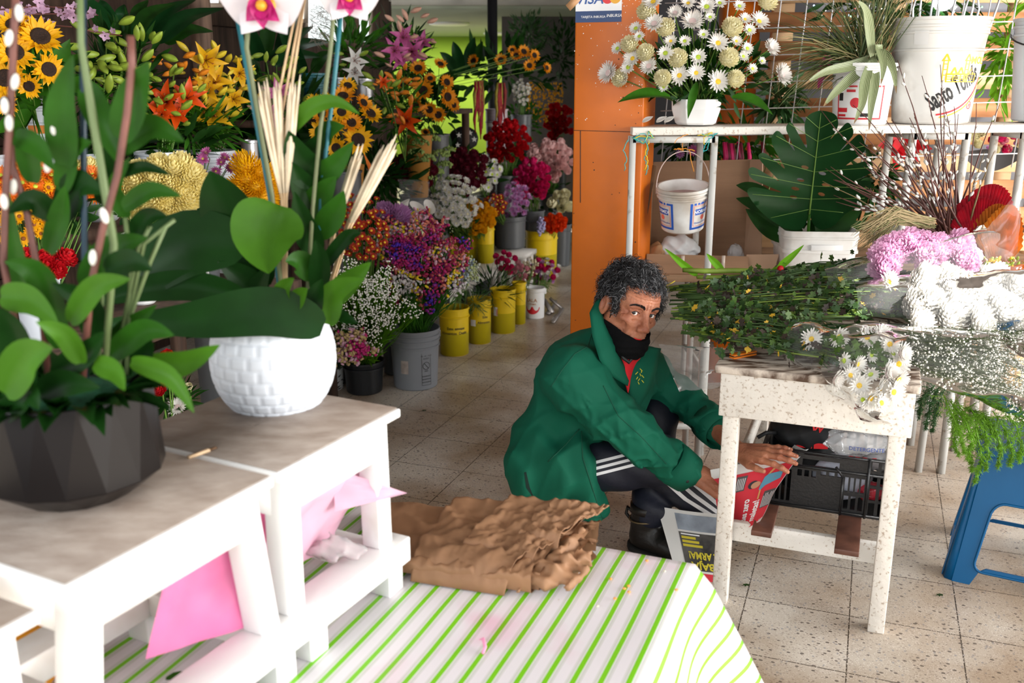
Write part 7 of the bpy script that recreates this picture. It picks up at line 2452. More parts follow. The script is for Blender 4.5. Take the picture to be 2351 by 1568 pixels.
# ------------------------------------------------------------------ things seen through the wire grid
dr_ = random.Random(8)
for k, (px, py, Y_, rx, rz, m, lab) in enumerate(((2310, 120, 4.2, 0.10, 0.28, leafl, 'bright green hanging fronds behind the grid at the right'), (1790, 240, 4.3, 0.10, 0.14, fern2, 'small dark conifer behind the grid'), (1600, 330, 4.2, 0.16, 0.12, leafd, 'dark planting behind the narrow trestle'), (1720, 340, 4.3, 0.16, 0.10, leafm, 'drooping green leaves behind the carton'), (2060, 20, 4.4, 0.35, 0.08, leafd, 'garland greenery above the pallet wall'), (2010, 420, 4.2, 0.1, 0.12, leafd, 'dark leaves behind the willow branches'))):
 P = Yp(px, py, Y_)
 foliage('greenery', lab, P, (rx, 0.06, rz), 170, 0.09, 0.022, m, (0, 0, -0.4), shell=0.1, stems=((P.x, 4.15, lz + 0.02) if px < 1750 else (P.x, 4.53, P.z - 0.05), 5))
for k, (px, py) in enumerate(((1500, 300), (1570, 330), (1590, 345), (1610, 300), (1560, 355))):
 P = Yp(px, py, 4.05)
 bloom('blossom', ('button_lilac', 'button_white', 'daisy_pink', 'button_white', 'button_lilac')[k], P, (0, -1, 0.3), 1.2, 'pale blossom among the dark plants behind the trestle', 'blossoms behind the trestle', foot=(P.x, 4.15, lz + 0.02))
for k in range(14):
 P = Yp(1660 + 90 * dr_.random(), 325 + 5 * dr_.random(), 3.955)
 tag(obj('amaranth', MB().tube([P, P + Vector((0.01, 0, -0.06)), P + Vector((0.0, 0, -0.14))], [0.006, 0.009, 0.003], 6), pdred if k % 2 else phot), 'hanging dark red amaranth tassel behind the carton', 'amaranth', 'amaranth tassels behind the carton')
P = Yp(2072, 330, 4.25)
mb = MB()
ring(mb, 9, 0.01, 0.11, 0.06, 0.1, 0, 0.2, dr_, bend=0.3, n=5)
ring(mb, 7, 0.01, 0.07, 0.05, 0.5, 0.01, 0.2, dr_, bend=0.3, n=5)
ps_ = put('red_poinsettia', mb.mesh('red_poinsettia', pred), None, orient(P, (0, -1, 0.2)))
tag(ps_, 'red poinsettia behind the willow branches', 'flower')
P = Yp(2290, 330, 4.2)
wb = thing('wrapped_bouquet', 'dried bouquet in black paper behind the right trestle', 'bouquet', P)
obj('paper', MB().grid(lambda u, v: P + Vector(((u - 0.5) * 0.34, -0.03 + 0.05 * math.sin(u * 3), -0.02 - 0.10 * v * math.sin(u * math.pi) + 0.03 * (u - 0.5))), 14, 6), mat('black_paper', (0.02, 0.016, 0.014), 0.6), wb)
for k in range(22):
 q = P + Vector((dr_.uniform(-0.15, 0.12), -0.04, dr_.uniform(-0.03, 0.06)))
 r_ = put('dried_flower', None, wb, WM[wb.name].inverted() @ orient(q, (dr_.uniform(-0.5, 0.5), -1, 0.6), 0, dr_.uniform(0.6, 1.0)))
 for nm, me in TPL[dr_.choice(('carnation_pink', 'pompom_cream', 'rose_magenta', 'button_lilac', 'rose_white'))]:
  put(nm, me, r_, Matrix())
bulbm = {'w': mat('bulb_white', (1, 0.95, 0.8), 0.5, emit=6), 'b': mat('bulb_blue', (0.4, 0.6, 1), 0.5, emit=5), 'r': mat('bulb_red', (1, 0.1, 0.1), 0.5, emit=3), 'g': mat('bulb_green', (0.3, 1, 0.4), 0.5, emit=3)}
for k in range(34):
 P = Yp(1860 + 400 * dr_.random(), 5 + 40 * dr_.random() + (70 if k % 7 == 0 else 0), 4.536)
 tag(obj('fairy_light', MB().ball(P, 0.004, n=6, m=4), bulbm[dr_.choice('wwbrgw')]), 'tiny lit fairy light in the garland over the pallet wall', 'light bulb', 'fairy lights in the garland')
P = Yp(2166, 0, 4.35)
tag(obj('lamp_bulb', MB().ball(P, 0.045, n=14, m=10), mat('lamp_glow', (0.85, 0.97, 1), 0.5, emit=14)), 'bright cold white lamp above the large white bucket', 'lamp')

# ------------------------------------------------------------------ the flower stall on the left
SHELVES = []
def shelf(label, s0, s1, t0, t1, z, m=None):
 SHELVES.append((s0, s1, t0, t1, z))
 t = thing('display_shelf', label, 'shelf', W((s0 + s1) / 2, (t0 + t1) / 2, 0), 'stepped shelves of the flower stall')
 vs_ = [W(s, q, zz) for zz in (z - 0.03, z) for q in (t0, t1) for s in (s0, s1)]
 obj('board', MB().add(vs_, [(0, 2, 3, 1), (4, 5, 7, 6), (0, 1, 5, 4), (2, 6, 7, 3), (0, 4, 6, 2), (1, 3, 7, 5)]), m or woodwall, t)
 n = max(2, int((t1 - t0) / 1.4) + 1)
 for k in range(n):
  q = t0 + 0.06 + (t1 - t0 - 0.12) * k / (n - 1)
  for s in (s0 + 0.03, s1 - 0.03):
   a = W(s, q, 0)
   obj('leg', MB().bar(a, a + Vector((0, 0, z - 0.03)), 0.04, up=AU), m or woodwall, t)
 return t
shelf('front stall shelf under the yellow and orange chrysanthemums', -2.30, -1.78, 1.45, 2.75, 0.84)
shelf('upper stall shelf under the lily buckets', -2.78, -2.32, 1.6, 3.9, 1.03)
shelf('top stall shelf under the teal bucket', -3.10, -2.62, 4.0, 6.3, 1.30)
shelf('low bench under the second row of yellow buckets', -2.56, -2.20, 4.4, 6.05, 0.31, worn)
shelf('small white bench under the dark grey bucket', -2.44, -2.16, 6.08, 6.34, 0.34, worn)
shelf('middle stall shelf under the burgundy chrysanthemums', -2.95, -2.60, 4.4, 8.2, 0.62)
yel_b = mat('yellow_plastic', (0.72, 0.50, 0.004), 0.4, 0.06, 3)
yel_b2 = mat('olive_yellow_fill', (0.50, 0.40, 0.006), 0.4, 0.06, 3)
grey_b = mat('grey_plastic', (0.20, 0.21, 0.23), 0.42, 0.1, 4)
dgrey_b = mat('dark_grey_plastic', (0.085, 0.09, 0.095), 0.35)
pail = mat('pale_pail', (0.58, 0.61, 0.65), 0.4, 0.08, 4)
silver = mat('galvanised', (0.55, 0.55, 0.56), 0.28, metal=0.85)
def printed(t, loc, r, items, h=0.3, slope=0.0, m=black_print, nm='lettering'):
 fw_ = cyl_wrap(r, to_cam(loc), loc[2], 0.0015, slope)
 mb = MB()
 for s_, size, x, z in items:
  add_fn(mb, text_geo(s_, size, 0.015), lambda p: (lambda q: Vector((q.x + loc[0], q.y + loc[1], q.z)))(fw_((p[0] + x, p[1] + z))))
 obj(nm, mb, m, t)
def patch_on(t, loc, r, x0, z0, x1, z1, m, nm='paper_label', dr=0.0012):
 fw_ = cyl_wrap(r, to_cam(loc), loc[2], dr)
 mb = MB()
 add_fn(mb, rect(x0, z0, x1, z1, 6), lambda p: (lambda q: Vector((q.x + loc[0], q.y + loc[1], q.z)))(fw_(p)))
 obj(nm, mb, m, t)
def bucket_px(label, xl, xr, ybase, yrim, m, off=None, zbase=0.0, ridges=(), taper=0.95, name='bucket', handle=None, group=None):
 """bucket standing with its front foot at (mid, ybase)"""
 xm = (xl + xr) / 2
 P = G(xm, ybase - 4, zbase)
 r = (xr - xl) / 2 / pxm(P)
 P = P + Vector((P.x - CAM.x, P.y - CAM.y, 0)).normalized() * r
 h = 0.1
 for _ in range(30):                         # height so that the front rim meets yrim
  q = Vector((P.x, P.y, zbase + h)) - Vector((P.x - CAM.x, P.y - CAM.y, 0)).normalized() * r
  d = q - CAM
  y = CY - FPX * d.dot(_U) / d.dot(_F)
  h += (y - yrim) / pxm(q) * 0.9
 t, _ = bucket(name, label, (P.x, P.y, zbase), r, h, m, rb=r * taper, ridges=ridges, handle=handle, handle_up=False, lip=0.004, group=group)
 return t, Vector((P.x, P.y, zbase)), r, h
stk = []
B_ = {}
def yb(key, label, xl, xr, yb_, yr, z=0.0, fill=0.72):
 t, P, r, h = bucket_px(label, xl, xr, yb_, yr, yel_b, zbase=z, ridges=(0.82,), taper=0.97, group='yellow buckets of the flower stall')
 obj('wet_band', MB().lathe([(r * 0.972, 0.004), (r * 0.985, h * fill)], 40, Matrix.Translation(P) @ Matrix.Scale(1.004, 4, (1, 0, 0)) @ Matrix.Scale(1.004, 4, (0, 1, 0))), yel_b2, t)
 B_[key] = (P, r, h)
 return t
t = yb('y1', 'yellow bucket beside the big grey bucket, with black lettering', 1010, 1078, 824, 712)
P, r, h = B_['y1']
printed(t, P, r, [('Este envase', 0.022, 0.010, h * 0.60), ('Alimentos  Deshi', 0.022, 0.0, h * 0.50)])
t = yb('y2', 'yellow bucket with a torn white label and black lettering', 1074, 1128, 796, 690)
P, r, h = B_['y2']
printed(t, P, r, [('Este', 0.020, 0.035, h * 0.62), ('Alimentos', 0.020, 0.030, h * 0.50)])
patch_on(t, P, r, -0.055, h * 0.42, -0.022, h * 0.56, wht)
t = yb('y3', 'yellow bucket with small white sticker and pink carnations', 1126, 1184, 772, 668)
P, r, h = B_['y3']
patch_on(t, P, r, -0.062, h * 0.42, -0.034, h * 0.62, wht)
patch_on(t, P, r, -0.040, h * 0.43, -0.035, h * 0.58, red_print, 'red_mark', 0.002)
yb('y4', 'yellow bucket squeezed behind the carnation bucket, next to the white one', 1176, 1207, 750, 650)
yb('y5', 'yellow bucket at the left end of the low bench', 1006, 1056, 604, 542, 0.31)
yb('y6', 'yellow bucket second on the low bench', 1056, 1100, 606, 530, 0.31)
t = yb('y7', 'yellow bucket at the right end of the low bench', 1096, 1135, 610, 512, 0.31)
P, r, h = B_['y7']
t = yb('y8', 'large yellow bucket of orange blooms standing at the back by the post', 1205, 1279, 640, 533, 0.0)
P, r, h = B_['y8']
printed(t, P, r, [('Planta', 0.05, 0.0, h * 0.42), ('ORNAMENTAL', 0.025, 0.0, h * 0.32)])
patch_on(t, P, r, -0.09, h * 0.44, -0.04, h * 0.56, mat('tan_label', (0.55, 0.48, 0.30), 0.6))
t, P, r, h = bucket_px('big grey bucket of statice standing on the floor', 898, 1013, 905, 765, grey_b, ridges=(0.72, 0.82, 0.90), taper=0.88, handle=0.4)
B_['grey'] = (P, r, h)
printed(t, P, r * 0.94, [('WARNING', 0.013, 0.055, h * 0.60), ('AVISO', 0.011, 0.055, h * 0.55), ('NO', 0.012, 0.055, h * 0.34), ('=====', 0.016, 0.055, h * 0.25), ('=====', 0.016, 0.055, h * 0.20), ('=====', 0.016, 0.055, h * 0.15)])
fw_g = cyl_wrap(r * 0.94, to_cam(P), P.z, 0.002)
mb = MB()
for g in frame_strips(0.030, h * 0.10, 0.080, h * 0.66, 0.0018) + [arc_strip(0.017, 0.0195, 0.055, h * 0.43, 0, 6.283, 18), ([(0.043, h * 0.43 + 0.012, 0), (0.045, h * 0.43 + 0.014, 0), (0.067, h * 0.43 - 0.012, 0), (0.065, h * 0.43 - 0.014, 0)], [(0, 1, 2, 3)])]:
 add_fn(mb, g, lambda p: (lambda q: Vector((q.x + P.x, q.y + P.y, q.z)))(fw_g(p)))
obj('warning_print', mb, black_print, t)
patch_on(t, P, r * 0.95, -0.075, h * 0.30, -0.035, h * 0.52, mat('torn_label', (0.36, 0.30, 0.27), 0.7, 0.3, 30))
t, P, r, h = bucket_px('black bucket of white baby breath beside the grey bucket', 792, 884, 915, 838, mat('black_bucket', (0.012, 0.013, 0.015), 0.35), ridges=(0.8,), taper=0.9)
B_['black'] = (P, r, h)
t, P, r, h = bucket_px('white pot with dark leaf print beside the black bucket', 730, 792, 905, 845, white_pl, ridges=(0.9,), taper=0.92)
B_['leafp'] = (P, r, h)
fw_l = cyl_wrap(r * 0.96, to_cam(P), P.z, 0.002)
mb = MB()
for k in range(14):
 x, z, a = rnd(-0.02, r * 1.2), rnd(0.01, h * 0.85), rnd(-0.6, 0.9)
 pts_ = [(0, 0), (0.010, 0.004), (0.028, 0), (0.010, -0.004)]
 add_fn(mb, ([(x + u * math.cos(a) - v * math.sin(a), z + u * math.sin(a) + v * math.cos(a), 0) for u, v in pts_], [(0, 3, 2, 1)]), lambda p: (lambda q: Vector((q.x + P.x, q.y + P.y, q.z)))(fw_l(p)))
obj('leaf_print', mb, black_print, t)
t, P, r, h = bucket_px('small white bucket with red printed seal and dianthus', 1207, 1250, 738, 664, white_pl, ridges=(0.9,), taper=0.97, handle=0.3)
B_['white'] = (P, r, h)
fw_w = cyl_wrap(r * 0.98, to_cam(P), P.z, 0.002)
mb = MB()
add_fn(mb, arc_strip(0.0, 0.050, -0.02, h * 0.42, math.pi * 1.02, math.pi * 1.98, 16), lambda p: (lambda q: Vector((q.x + P.x, q.y + P.y, q.z)))(fw_w(p)))
obj('red_seal', mb, red_print, t)
printed(t, P, r * 0.98, [('LALA', 0.032, -0.025, h * 0.62), ('CREMA', 0.016, -0.02, h * 0.50)], m=mat('print_tan', (0.45, 0.20, 0.08), 0.5), nm='seal_lettering')
t, P, r, h = bucket_px('dark grey bucket of pink blooms on the small white bench', 1136, 1207, 577, 500, dgrey_b, zbase=0.34, ridges=(0.86,), taper=0.97, handle=0.5)
B_['dgrey'] = (P, r, h)
# upper buckets
def tier_bucket(label, xl, xr, yr, off, z, m, ridges=(0.55, 0.68, 0.8, 0.92), nm='bucket'):
 P = S((xl + xr) / 2, yr, off)
 r = (xr - xl) / 2 / pxm(P)
 h = P.z - z
 t, _ = bucket(nm, label, (P.x, P.y, z), r, h, m, rb=r * 0.92, ridges=ridges, lip=0.003)
 return t, Vector((P.x, P.y, z)), r, h
B_['w1'] = tier_bucket('pale ribbed bucket of orange lilies on the upper shelf', 312, 424, 347, -2.46, 1.03, pail)[1:]
B_['w2'] = tier_bucket('pale ribbed bucket of yellow lilies on the upper shelf', 428, 537, 345, -2.50, 1.03, pail)[1:]
B_['w3'] = tier_bucket('pale ribbed bucket of lily buds behind the foreground leaves', 178, 258, 356, -2.46, 1.03, pail)[1:]
B_['w4'] = tier_bucket('long pale bucket behind the orange daisies', -20, 118, 358, -2.44, 1.03, pail)[1:]
t, P, r, h = tier_bucket('pale bucket with orange label under the left sunflowers', 52, 142, 228, -2.70, 1.03, pail)
B_['w5'] = (P, r, h)
patch_on(t, P, r, -0.06, h * 0.72, 0.06, h * 0.80, mat('orange_label', (0.62, 0.18, 0.03), 0.5), 'orange_label', 0.003)
printed(t, P, r, [('P', 0.05, 0.04, h * 0.35)])
B_['vase'] = tier_bucket('silver metal vase beside the lily bucket', 553, 592, 322, -2.52, 1.03, silver, (), 'vase')[1:]
B_['teal'] = tier_bucket('teal bucket of broad leaves on the top shelf', 688, 752, 168, -2.80, 1.30, mat('teal_plastic', (0.03, 0.17, 0.20), 0.3))[1:]
B_['sil1'] = tier_bucket('silver bucket of white lilies on the top shelf', 754, 806, 178, -2.80, 1.30, silver, ())[1:]
B_['sil2'] = tier_bucket('silver bucket right of the white lilies on the top shelf', 808, 858, 180, -2.80, 1.30, silver, ())[1:]
B_['m1'] = tier_bucket('pale bucket of red flowers low at the left edge', 25, 125, 572, -2.0, 0.84, pail)[1:]
B_['m2'] = tier_bucket('white pail below the lemon chrysanthemums', 282, 345, 535, -2.04, 0.84, white_pl)[1:]
B_['m3'] = tier_bucket('white pail behind the orchid stems', 395, 470, 500, -2.05, 0.84, white_pl)[1:]
P = S(1140, 250, -2.75)
t, _ = bucket('vase', 'tall grey banded vase of hanging amaranth', (P.x, P.y, 0.62), 0.085, P.z - 0.62, mat('grey_band', (0.16, 0.13, 0.16), 0.4, col2=(0.42, 0.36, 0.38), scale=3, stretch=(0.5, 0.5, 6)), rb=0.075, ridges=(0.85,))
patch_on(t, (P.x, P.y, 0.62), 0.086, -0.075, (P.z - 0.62) * 0.80, 0.075, (P.z - 0.62) * 0.86, pw_)

# bunches of single flowers
def bunch(name, kinds, label, group, px, py, rx, ry, off, n, size, foot, up=0.35, depth=0.6, cat='flower', jit=0.25, base_r=0.03, pts=None, stems=True, face=None):
 C_ = S(px, py, off)
 sc = pxm(C_)
 vdir = (CAM - C_).normalized()
 rt_ = Vector((0, 0, 1)).cross(vdir).normalized()
 upv = vdir.cross(rt_)
 foot = Vector(foot)
 if not any((foot - b[0]).xy.length < 0.02 for b in B_.values()):
  a_, b_ = foot.dot(AN), foot.dot(AU)
  zb = max([z for s0, s1, t0, t1, z in SHELVES if s0 < a_ < s1 and t0 < b_ < t1 and z < foot.z - 0.05] + [0.0])
  bucket('bucket', 'dark bucket holding the ' + group, (foot.x, foot.y, zb), 0.085, foot.z - zb + 0.06, dgrey_b, ridges=(0.85,), group='dark buckets hidden among the flowers', n=20)
 for k in range(n):
  if pts:
   x, y, sz = pts[k]
   a, b = (x - px) / rx, (py - y) / ry
  else:
   f = math.sqrt((k + 0.5) / n)
   a, b = f * math.cos(k * 2.39996) + rnd(-jit, jit) * 0.4, f * math.sin(k * 2.39996) + rnd(-jit, jit) * 0.4
   sz = size * rnd(0.85, 1.15)
  e = math.sqrt(max(0.03, 1 - min(1, a * a + b * b)))
  P = C_ + rt_ * (a * rx / sc) + upv * (b * ry / sc) + vdir * (e * min(rx, ry) / sc * depth + rnd(-0.01, 0.01))
  d = vdir * (0.55 + 0.5 * e) + rt_ * a * 0.7 + upv * (b * 0.6 + up) + rvec() * 0.25
  bloom(name, kinds[k % len(kinds)], P, d, sz / sc / base_r, label, group, cat, foot=foot + Vector((rnd(-0.03, 0.03), rnd(-0.03, 0.03), 0)) if stems else None, stem_r=0.0018)
 return C_
def lf(label, px, py, rx, ry, off, n, L, W_, m, bias=(0.1, -0.2, 0.4), shell=0.15, stems=None):
 C_ = S(px, py, off)
 sc = pxm(C_)
 return foliage('flower_greenery', label, C_, (rx / sc, rx / sc * 0.7, ry / sc), n, L, W_, m, bias, shell=shell, stems=stems)
def ft(key, f=0.35):
 P, r, h = B_[key]
 return P + Vector((0, 0, h * f))
SFL = [(95, 88, 52), (40, 122, 46), (14, 178, 50), (104, 158, 40), (44, 62, 40), (8, 232, 34), (60, 195, 30)]
bunch('sunflower', ['sunflower_a'], 'large sunflower at the far left edge', 'sunflowers at the far left', 60, 140, 90, 95, -2.45, len(SFL), 0, ft('w5'), base_r=0.062, pts=SFL)
SFM = [(735, 300, 28), (724, 236, 23), (790, 224, 31), (752, 236, 26), (850, 262, 30), (806, 282, 28), (770, 338, 28), (819, 320, 38), (742, 262, 26), (802, 200, 24), (765, 292, 26), (835, 238, 24), (785, 258, 26)]
bunch('sunflower', ['sunflower_a', 'sunflower_a', 'sunflower_b'], 'yellow sunflower in the bunch behind the orchid stems', 'sunflowers behind the orchid stems', 790, 275, 70, 75, -2.30, len(SFM), 0, S(790, 420, -2.4), base_r=0.062, pts=SFM)
SFR = [(962, 160, 23), (928, 195, 20), (972, 208, 26), (1012, 150, 18), (1025, 190, 20), (1026, 222, 25), (955, 240, 19), (1005, 262, 20), (988, 182, 16), (1040, 240, 18), (985, 250, 20), (975, 300, 13)]
bunch('sunflower', ['sunflower_b'], 'amber sunflower in the bunch below the pink lilies', 'sunflowers below the pink lilies', 985, 210, 65, 65, -2.50, len(SFR), 0, S(1000, 330, -2.6), base_r=0.06, pts=SFR)
SFF = [(1088, 140, 17), (1150, 138, 17), (1185, 128, 16), (1176, 116, 12), (1202, 120, 18), (1226, 128, 16), (1215, 150, 16), (1255, 155, 14)]
bunch('sunflower', ['sunflower_b'], 'small distant sunflower above the hanging amaranth', 'distant sunflowers above the amaranth', 1170, 138, 90, 40, -2.70, len(SFF), 0, ft('sil2'), base_r=0.06, pts=SFF)
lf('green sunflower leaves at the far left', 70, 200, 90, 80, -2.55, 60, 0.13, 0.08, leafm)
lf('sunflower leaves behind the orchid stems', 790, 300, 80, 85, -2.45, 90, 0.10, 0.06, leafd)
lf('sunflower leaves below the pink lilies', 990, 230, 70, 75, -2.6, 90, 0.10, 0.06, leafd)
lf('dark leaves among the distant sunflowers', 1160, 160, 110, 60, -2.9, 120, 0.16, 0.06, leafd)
# lilies
def lily_stem(label, group, px, py, off, kind, budk, nb, foot, size=1.0, lilies=1):
 P = S(px, py, off)
 vdir = (CAM - P).normalized()
 r = thing('lily_stem', label, 'lily', P, group)
 top = P - vdir * 0.03 * size
 Mi = WM[r.name].inverted()
 if lilies:
  d = vdir + Vector((rnd(-0.5, 0.5), 0, rnd(-0.2, 0.5)))
  M = orient(P, d, rnd(0, 6), size)
  for nm, me in TPL[kind]:
   put(nm, me, r, Mi @ M)
 for k in range(nb):
  a = 2 * math.pi * (k + rnd(-0.3, 0.3)) / max(1, nb)
  q = P + Vector((math.cos(a) * 0.055, math.sin(a) * 0.03 - 0.02, rnd(-0.05, 0.06))) * size
  d = Vector((math.cos(a), -0.3, rnd(-0.4, 0.9)))
  put('bud', TPL[budk][0][1], r, Mi @ orient(q, d, 0, size * rnd(0.75, 1.05)))
 foot = Vector(foot)
 sm = MB().tube([top, top.lerp(foot, 0.5) + Vector((0, 0, 0.02)), foot], 0.003, 5)
 obj('stem', sm, stemg, r)
 lm = MB()
 for k in range(9):
  u = rnd(0.05, 0.6)
  q = top.lerp(foot, u)
  leaf(lm, q, Vector((rnd(-1, 1), rnd(-1, 0.3), rnd(-0.3, 0.6))), (0, -0.3, 1), rnd(0.06, 0.11) * size, 0.016, rnd(0, 1), 0.2, 4, 2)
 o = obj('leaves', lm, leafm, r)
 return r
for px, py, s_ in ((472, 138, 0.95), (492, 192, 0.95), (478, 212, 0.85), (486, 266, 1.15), (535, 228, 0.8), (548, 168, 0.8)):
 lily_stem('yellow lily stem with buds in the pale bucket behind the wheat stalks', 'yellow lilies', px, py, -2.46, 'lily_yellow', 'bud_yellow', 3, ft('w2'), s_)
for px, py in ((455, 150), (510, 150), (525, 190), (460, 230), (560, 210)):
 lily_stem('yellow lily stem still in bud above the open yellow lilies', 'yellow lily buds', px, py, -2.52, 'lily_yellow', 'bud_yellow', 5, ft('w2'), 0.9, 0)
for px, py, s_ in ((385, 236, 0.95), (428, 226, 0.9), (400, 268, 0.9), (372, 262, 0.7)):
 lily_stem('fiery orange lily stem with green buds beside the yellow lilies', 'orange lilies', px, py, -2.44, 'lily_orange', 'bud_green', 3, ft('w1'), s_)
for px, py in ((400, 160), (430, 180), (375, 190), (350, 230)):
 lily_stem('orange tipped lily buds above the fiery orange lilies', 'orange lily buds', px, py, -2.48, 'lily_orange', 'bud_orange' if px > 390 else 'bud_green', 5, ft('w1'), 0.85, 0)
for px, py in ((245, 95), (325, 110), (240, 150), (285, 150), (250, 195), (310, 180), (215, 160), (340, 130), (290, 110)):
 lily_stem('green lily buds on tall stems above the pale buckets', 'green lily buds', px, py, -2.50, 'lily_yellow', 'bud_green', 4, ft('w3'), 1.05, 0)
for px, py in ((635, 150), (660, 165), (610, 130), (650, 200), (690, 230), (620, 190)):
 lily_stem('green lily buds behind the wheat stalks', 'lily buds behind the wheat', px, py, -2.55, 'lily_yellow', 'bud_green', 4, S(640, 330, -2.6), 1.0, 0)
for px, py in ((615, 265), (640, 215)):
 lily_stem('deep pink lily stem behind the wheat stalks', 'deep pink lilies', px, py, -2.5, 'lily_pink', 'bud_pink', 2, S(640, 330, -2.55), 0.8)
for px, py, s_ in ((935, 278, 1.1), (880, 190, 0.5)):
 lily_stem('vivid orange lily right of the sunflowers behind the orchid stems', 'orange lilies by the sunflowers', px, py, -2.36, 'lily_orange', 'bud_orange', 4, S(930, 370, -2.4), s_)
for px, py in ((905, 205), (885, 230), (940, 240), (925, 185), (875, 205)):
 lily_stem('orange and green lily buds between the two sunflower bunches', 'orange lily buds by the sunflowers', px, py, -2.4, 'lily_orange', 'bud_orange' if px > 890 else 'bud_green', 5, S(930, 370, -2.45), 1.0, 0)
for px, py, s_ in ((925, 88, 1.0), (945, 118, 1.15), (905, 118, 1.0), (968, 100, 0.9), (915, 140, 0.9)):
 lily_stem('pink lily stem above the amber sunflowers', 'pink lilies', px, py, -2.62, 'lily_pink', 'bud_pink', 2, S(930, 230, -2.7), s_)
for px, py in ((945, 50), (960, 60), (925, 55)):
 lily_stem('pale pink lily buds topping the pink lilies', 'pink lily buds', px, py, -2.62, 'lily_pink', 'bud_pink', 3, S(930, 230, -2.7), 1.1, 0)
for px, py, s_ in ((812, 140, 0.9), (815, 168, 0.8)):
 lily_stem('white lily stem in front of the silver bucket', 'white lilies', px, py, -2.7, 'lily_white', 'bud_green', 2, ft('sil1'), s_)
lf('lily leaves over the pale buckets', 430, 290, 120, 45, -2.52, 240, 0.10, 0.016, leafm)
lf('lily leaves at the left of the stall', 270, 180, 100, 110, -2.6, 220, 0.11, 0.022, leafd)
lf('lily leaves under the orange lily by the sunflowers', 910, 260, 60, 70, -2.5, 150, 0.10, 0.02, leafm)
lf('leaves around the white lilies', 810, 110, 70, 80, -2.85, 160, 0.13, 0.025, leafm)
lf('leaves under the pink lilies', 930, 130, 70, 80, -2.75, 140, 0.13, 0.025, leafd)
# broad dark leaves at the top
for k, (x0, y0, x1, y1, w_, off) in enumerate(((300, 95, 405, 8, 0.07, -2.9), (330, 95, 450, 0, 0.08, -2.9), (360, 98, 512, 20, 0.085, -2.85), (380, 100, 490, 72, 0.08, -2.85), (300, 95, 285, 10, 0.06, -2.9), (280, 90, 230, 0, 0.07, -2.95), (320, 95, 340, 0, 0.07, -2.95), (260, 60, 180, 5, 0.06, -2.95),
            (640, 140, 690, 30, 0.08, -2.95), (640, 145, 720, 60, 0.08, -2.95), (620, 140, 760, 95, 0.09, -2.95), (625, 150, 745, 130, 0.08, -2.9), (610, 130, 640, 20, 0.08, -2.95), (600, 140, 570, 60, 0.08, -2.95), (700, 170, 640, 60, 0.08, -2.9), (720, 165, 770, 120, 0.07, -2.9),
            (1060, 170, 1040, 95, 0.09, -3.0), (1070, 170, 1090, 85, 0.09, -3.0), (1085, 170, 1108, 95, 0.08, -3.0), (1050, 175, 1010, 120, 0.08, -3.0))):
 A, B = S(x0, y0, off), S(x1, y1, off)
 arc_leaf('broad_leaf', [A, A.lerp(B, 0.5) + Vector((0, -0.05, 0.03)), B], w_, monm if k % 3 else leafd, 'broad dark leaf standing at the back of the stall', 'leaf', 'broad leaves at the back of the stall')
for k, pl_ in enumerate((((0, 22), (90, 14), (178, 20)), ((0, 34), (100, 32), (180, 32)), ((0, 50), (60, 48), (120, 58), (165, 62)), ((200, 30), (225, 35)), ((200, 70), (280, 82)))):
 pts = [S(x, y, -2.5) for x, y in pl_]
 br = thing('blossom_branch', 'horizontal twig of pale pink blossom at the top left', 'branch', pts[0], 'pink blossom twigs')
 obj('twig', MB().tube(pts, 0.0025, 5), br_m, br)
 for j in range(9 if k < 3 else 3):
  u = R.random() * (len(pts) - 1)
  i = min(int(u), len(pts) - 2)
  q = pts[i].lerp(pts[i + 1], u - i) + rvec() * 0.012
  if 'blossom' not in TPL:
   b_ = ring(MB(), 5, 0.002, 0.014, 0.012, 0.2, 0, 0.1, R, bend=0.3, n=3, cup=0.2)
   tpl('blossom', ('blossom', b_, mat('petal_blossom', (0.68, 0.44, 0.60), 0.5, trans=0.3)))
  put('blossom', TPL['blossom'][0][1], br, WM[br.name].inverted() @ orient(q, (rnd(-0.5, 0.5), -1, rnd(-0.3, 0.6)), 0, rnd(0.9, 1.4)))
# chrysanthemums of the front shelf
bunch('chrysanthemum', ['pompom_lemon'], 'lemon yellow pompom chrysanthemum behind the foreground leaves', 'lemon chrysanthemums', 370, 428, 105, 55, -2.06, 27, 34, ft('m2'), base_r=0.042)
bunch('chrysanthemum', ['pompom_lemon'], 'lemon pompom chrysanthemum peeping above the orange daisies', 'lemon chrysanthemums above the orange ones', 185, 395, 32, 14, -2.12, 4, 24, ft('w3'), base_r=0.042)
bunch('chrysanthemum', ['daisy_orange', 'daisy_orange', 'daisy_gold'], 'orange daisy chrysanthemum with green eye at the left edge', 'orange daisies at the left edge', 70, 425, 80, 52, -2.02, 34, 27, ft('m1'), base_r=0.032)
bunch('chrysanthemum', ['daisy_orange'], 'orange daisy chrysanthemum behind the orchid stake', 'orange daisies behind the orchid stake', 190, 425, 65, 30, -2.05, 14, 25, ft('m1'), base_r=0.032)
bunch('chrysanthemum', ['daisy_gold'], 'small golden daisy chrysanthemum low at the left edge', 'golden daisies at the left edge', 60, 515, 70, 40, -1.97, 22, 18, ft('m1'), base_r=0.020)
bunch('chrysanthemum', ['pompom_gold'], 'golden spider chrysanthemum beside the big foreground leaf', 'golden spider chrysanthemums', 578, 425, 40, 55, -2.15, 9, 34, S(578, 540, -2.2), base_r=0.055)
bunch('chrysanthemum', ['daisy_pink'], 'pink daisy chrysanthemum in front of the pale lily buckets', 'pink daisies by the lily buckets', 490, 375, 60, 28, -2.3, 9, 15, S(470, 470, -2.3), base_r=0.023)
